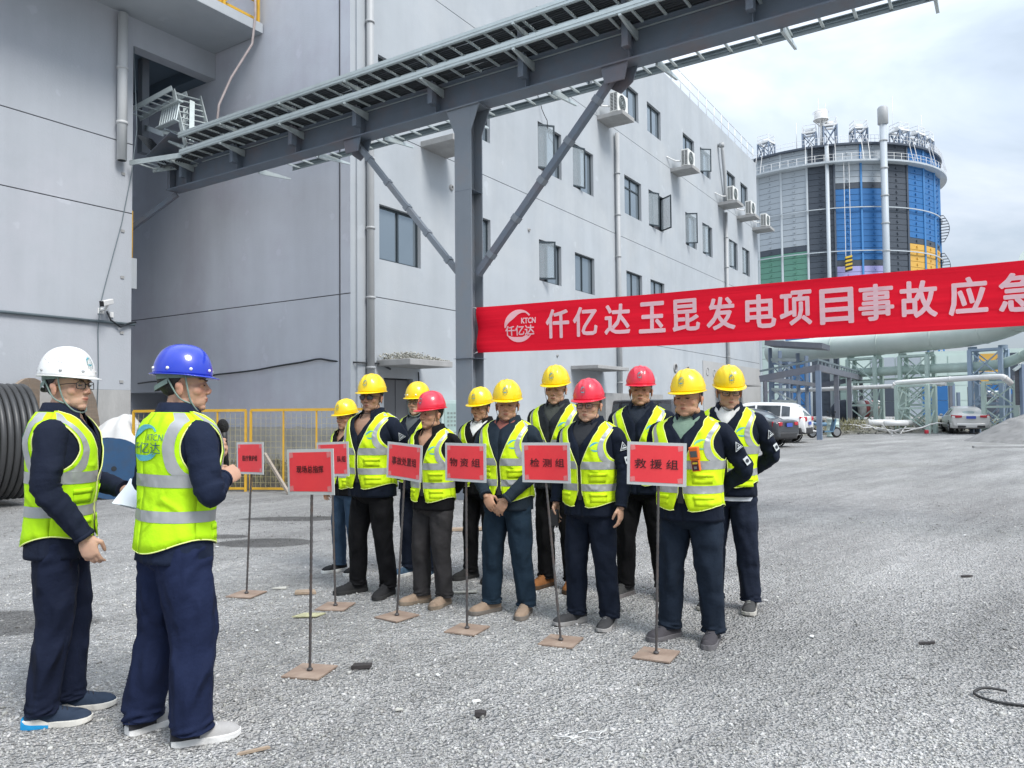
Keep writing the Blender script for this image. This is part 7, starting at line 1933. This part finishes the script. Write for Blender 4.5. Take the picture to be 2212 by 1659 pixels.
# the two speakers
P['white'] = person('man in white helmet and glasses holding papers, at the left edge facing the row', -2.245, 3.74, -73, 1.83, 'white', style='rivets', trousers=(0.007, 0.011, 0.028), jacket=(0.009, 0.013, 0.028), vest=M_vest_a,
    arms=(((0.255, 0.00, 1.12), (0.225, 0.155, 0.90), (0.0, 0.30, -1), (-1, 0.2, 0.1), 0.6), ((-0.25, 0.05, 1.14), (-0.10, 0.25, 1.085), (0.25, 1, 0.02), (0.1, 0.0, 1), 0.35)), head=(-26, 4, 0), skin=SK4, shoes=((0.030, 0.045, 0.075), (0.62, 0.60, 0.55), 'runner', (0.015, 0.22, 0.45), (0.03, 0.03, 0.04)), glasses='clear', feet=((0.075, -0.03, -2), (-0.10, 0.04, 2)), bag=1.04, seed=14, vlogo='back', hem=-0.01, lean=-1.5)
P['blue'] = person('man in blue helmet seen from behind, speaking into a microphone', -1.59, 3.54, -42, 1.82, 'blue', style='rivets', trousers=(0.009, 0.015, 0.045), jacket=(0.010, 0.016, 0.037), vest=M_vest_a,
    arms=(((0.285, 0.02, 1.12), (0.20, 0.115, 1.175), (-0.25, 0.85, 0.30), (-0.7, -0.1, -0.4), 1.15), ((-0.27, -0.02, 1.13), (-0.02, 0.155, 1.275), (0.75, 0.45, 0.35), (0.3, -0.75, 0.2), 1.15)), head=(-34, 4, 0), skin=(0.50, 0.29, 0.20), shoes=((0.40, 0.39, 0.38), (0.70, 0.69, 0.67), 'runner', (0.03, 0.03, 0.035), (0.6, 0.6, 0.6)), feet=((0.15, 0.03, -24), (-0.155, -0.05, 4)), bag=1.32, fat=1.06, seed=15, vlogo='back', logo=False, lean=-2.5)

# ---- things held or worn loose
def wpt(root, p): return Matrix.Translation(root.location) @ Matrix.Rotation(root.rotation_euler.z, 4, 'Z') @ Vector(p)
def held(name, label, cat, root, origin, axis, up=(0, 0, 1)):
    """a frame at a point of the person: local Z along axis"""
    Mz = Matrix.Translation(root.location) @ Matrix.Rotation(root.rotation_euler.z, 4, 'Z')
    z = Vector(axis).normalized(); x = Vector(up).cross(z)
    if x.length < 1e-3: x = Vector((1, 0, 0))
    x.normalize(); y = z.cross(x)
    F = Matrix((x, y, z)).transposed().to_4x4(); F.translation = Vector(origin)
    W = Mz @ F
    t = thing(name, label, cat, W.translation); t.rotation_euler = W.to_euler(); return t
# microphone in the speaker's left hand
root, G, H, ap_ = P['blue']
wr = ap_[1][2]
o = G(wr + Vector((0.055, 0.05, 0.035)))
t = held('microphone', 'black handheld microphone with a foam head held by the man in the blue helmet', 'microphone', root, o, (0.10, -0.15, 1))
m = MB(); m.tube([(0, 0, -0.12), (0, 0, 0.03), (0, 0, 0.085)], [0.012, 0.014, 0.019], 14); m.build('handle', M_black, t)
m = MB(); m.ellipsoid((0, 0, 0.110), (0.028, 0.028, 0.036), 16, 10); m.build('foam_head', mat('mic_foam', (0.012, 0.012, 0.013), 0.95, 0.3, 60, 0.6, 160), t)
# papers
root, G, H, ap_ = P['white']
wr = ap_[1][2]
t = held('paper_sheets', 'white sheets of paper held out by the man in the white helmet', 'paper', root, G(wr + Vector((0.05, 0.13, 0.012))), (0.15, 0.28, 1), (1, 0, 0))
M_pap = mat('paper', (0.76, 0.80, 0.85), 0.7, 0.03, 4)
for k in range(3):
    m = MB(); a = R(-4 + 5 * k)
    def pf(i, j, k=k, a=a):
        x_, y_ = (i - 0.5) * 0.21, (j - 0.25) * 0.29
        return Vector((x_ * math.cos(a) - y_ * math.sin(a), x_ * math.sin(a) + y_ * math.cos(a), 0.004 * k - 0.18 * (y_ - 0.05) ** 2 - 0.25 * y_ * (y_ > 0) + 0.3 * x_ * x_))
    m.grid(pf, 5, 9); m.build('sheet', M_pap, t)
# radio
root, G, H, ap_ = P['red2']
wr = ap_[0][2]
t = held('walkie_talkie', 'black two-way radio held downwards by the man in the red helmet with glasses', 'radio', root, G(wr + Vector((-0.015, 0.045, -0.115))), (0.02, -0.08, -1))
m = MB(); m.box(-0.028, -0.017, -0.06, 0.028, 0.017, 0.055); m.build('case', M_black, t, bevel=0.005)
m = MB(); m.tube([(0.018, 0, 0.055), (0.018, 0, 0.08), (0.018, 0, 0.20)], [0.007, 0.006, 0.004], 8); m.build('antenna', M_black, t)
m = MB(); m.tube([(-0.012, 0, 0.055), (-0.012, 0, 0.068)], 0.008, 10); m.build('knob', M_black, t)
# gas detector clipped to the vest
root, G, H, ap_ = P['y1487']
Tt_ = Torso(1.13, 0.025, 12)
q = Tt_.at(R(-21), 1.215, 0.048)
t = held('gas_detector', 'orange gas detector with grey screen clipped to the stout man\'s vest', 'gas detector', root, G(q), (0.10, 0.06, 1), (1, 0, 0))
# local axes: z up the device; find which way is out (towards +Y of the person)
M_or = mat('detector_orange', (0.80, 0.16, 0.015), 0.45, 0.05, 6)
inv = t.rotation_euler.to_matrix().inverted() @ Matrix.Rotation(root.rotation_euler.z, 3, 'Z')
ov = inv @ Vector((0, 1, 0)); ov.z = 0; ov.normalize(); lv = Vector((-ov.y, ov.x, 0))
def db(x0, x1, z0, z1, d0, d1):
    mm = MB(); mm.prism([(x0, z0), (x1, z0), (x1, z1), (x0, z1)], d0, d1, lambda a, b, d: lv * a + Vector((0, 0, b)) + ov * d); return mm
db(-0.031, 0.031, -0.010, 0.072, -0.012, 0.022).build('upper_case', M_or, t, bevel=0.007)
db(-0.026, 0.026, -0.082, -0.0105, -0.012, 0.017).build('lower_case', M_or, t, bevel=0.006)
db(-0.022, 0.022, 0.008, 0.046, 0.0225, 0.0235).build('screen', mat('detector_screen', (0.10, 0.11, 0.115), 0.2, 0.1, 4), t)
db(-0.021, 0.021, -0.075, -0.016, 0.0175, 0.0185).build('label_plate', mat('detector_label', (0.07, 0.015, 0.03), 0.5, 0.3, 40), t)
db(-0.016, 0.016, -0.036, -0.024, 0.019, 0.0198).build('yellow_label', mat('detector_yellow', (0.6, 0.42, 0.03), 0.5, 0.1), t)
db(-0.009, 0.009, -0.066, -0.050, 0.019, 0.022).build('button', M_rim, t)

# ================================================================== LITTER ON THE GROUND
def scrap(name, label, cat, x, y, pts, h, material, rz=0.0, z=0.006, group=None):
    m = MB(); m.prism(pts, 0, h, lambda a, b, c: Vector((a, b, c)) )
    o = m.build(name, material); o.location = (x, y, z); o.rotation_euler = (random.uniform(-0.05, 0.05), random.uniform(-0.05, 0.05), rz)
    return setp(o, label, cat, group)
M_scrapwood = mat('scrap_wood', (0.34, 0.26, 0.19), 0.9, 0.2, 20)
M_sheetmet = mat('scrap_sheet', (0.50, 0.49, 0.44), 0.7, 0.15, 10)
M_scrapdark = mat('scrap_dark', (0.04, 0.035, 0.035), 0.7, 0.3, 15)
M_scrapwhite = mat('scrap_white', (0.70, 0.70, 0.68), 0.7, 0.1, 12)
M_straw = mat('straw_patch', (0.40, 0.39, 0.24), 0.95, 0.3, 30)
scrap('scrap_plate', 'dark broken chip on the gravel beside the nearest sign', 'scrap', -0.90, 4.42, [(-.05, -.02), (.06, -.025), (.07, .015), (-.03, .03)], 0.02, M_scrapdark, 0.2)
scrap('wood_scrap', 'brown wood scrap on the gravel left of the woman\'s sign', 'scrap', -1.72, 6.22, [(-.08, -.04), (.09, -.05), (.08, .05), (-.07, .045)], 0.02, M_scrapwood, 0.3)
scrap('flat_scrap', 'pale flat scrap on the gravel behind the nearest sign post', 'scrap', -1.98, 6.4, [(-.06, -.03), (.06, -.04), (.05, .03)], 0.012, M_sheetmet, 0.1)
scrap('flat_scrap', 'pale torn sheet beside the half hidden sign\'s base plate', 'scrap', -1.52, 5.55, [(-.10, -.05), (.07, -.07), (.14, .03), (-.02, .06)], 0.008, M_straw, 0.2)
scrap('flat_scrap', 'long pale strip on the gravel behind the charcoal trousers', 'scrap', -0.40, 6.2, [(-.10, -.03), (.10, -.035), (.09, .02), (-.11, .03)], 0.01, M_sheetmet, 0.1)
scrap('dark_stone', 'dark stone on the gravel in the middle foreground', 'stone', -0.17, 3.72, [(-.025, -.02), (.02, -.025), (.03, .01), (0, .025), (-.028, .012)], 0.022, M_scrapdark)
scrap('dark_scrap', 'curled dark scrap on the bare gravel to the right', 'scrap', 2.60, 4.78, [(-.07, -.010), (.05, -.014), (.07, .010), (0, .003), (-.05, .014)], 0.010, M_scrapdark, 0.25)
scrap('dark_scrap', 'small dark scrap far out on the gravel to the right', 'scrap', 3.95, 6.6, [(-.05, -.010), (.05, -.016), (.03, .012), (-.04, .016)], 0.014, M_scrapdark, 0.1)
scrap('wood_sliver', 'thin weathered sliver near the blue helmet man\'s feet', 'scrap', -1.95, 3.05, [(-.10, -.010), (.10, -.006), (.09, .012), (-.08, .010)], 0.01, M_sheetmet, 0.25)
scrap('wood_sliver', 'thin dark sliver behind the trainers with the blue heels', 'scrap', -1.15, 3.35, [(-.07, -.008), (.07, -.006), (.06, .010), (-.06, .008)], 0.01, M_scrapwood, 0.4)
for k in range(14):
    y = random.choice([2.9, 3.3, 3.7, 4.1, 4.6, 5.2, 6.0, 7.0, 8.5]) + random.uniform(-0.3, 0.3); x = random.uniform(-0.55, 0.62) * y
    a = random.uniform(0.010, 0.024)
    o = scrap('paper_bit', 'small pale scraps of paper and chips strewn on the gravel', 'litter', x, y, [(-a, -a * .5), (a, -a * .6), (a * .8, a * .5), (-a * .6, a * .6)], 0.006, random.choice([M_scrapwhite, M_sheetmet, M_scrapwhite]), random.uniform(0, 3), 0.008, 'pale scraps strewn on the gravel')
# torn white film in the foreground
m = MB()
for k in range(7):
    p = Vector((0.20 + 0.03 * k, 3.42 + random.uniform(-0.10, 0.12), 0.012))
    pts = [p]
    for q in range(5): pts.append(pts[-1] + Vector((random.uniform(-0.04, 0.05), random.uniform(-0.03, 0.04), random.uniform(-0.004, 0.006))))
    m.tube(pts, [0.0015, 0.003, 0.002, 0.0035, 0.003, 0.001], 5, ell=(1, 0.5))
setp(m.build('torn_film', M_scrapwhite), 'shreds of torn white plastic film on the gravel in the middle foreground', None, None, 'stuff')
# black strap bent into a hook at the right edge
m = MB(); m.tube(smooth_path([Vector(p) for p in ((2.62, 3.74, 0.01), (2.42, 3.82, 0.012), (2.37, 3.92, 0.016), (2.45, 3.96, 0.03), (2.55, 3.94, 0.02))], 6), 0.007, 7)
setp(m.build('black_strap', M_rubber), 'bent black strap lying on the gravel at the right edge', 'strap')
# boards lying near the fence and by the row
scrap('plank', 'loose plank on the ground behind the charcoal trousers', 'plank', -0.55, 9.4, [(-.45, -.05), (.45, -.06), (.44, .05), (-.45, .05)], 0.03, M_scrapwood, 0.1)
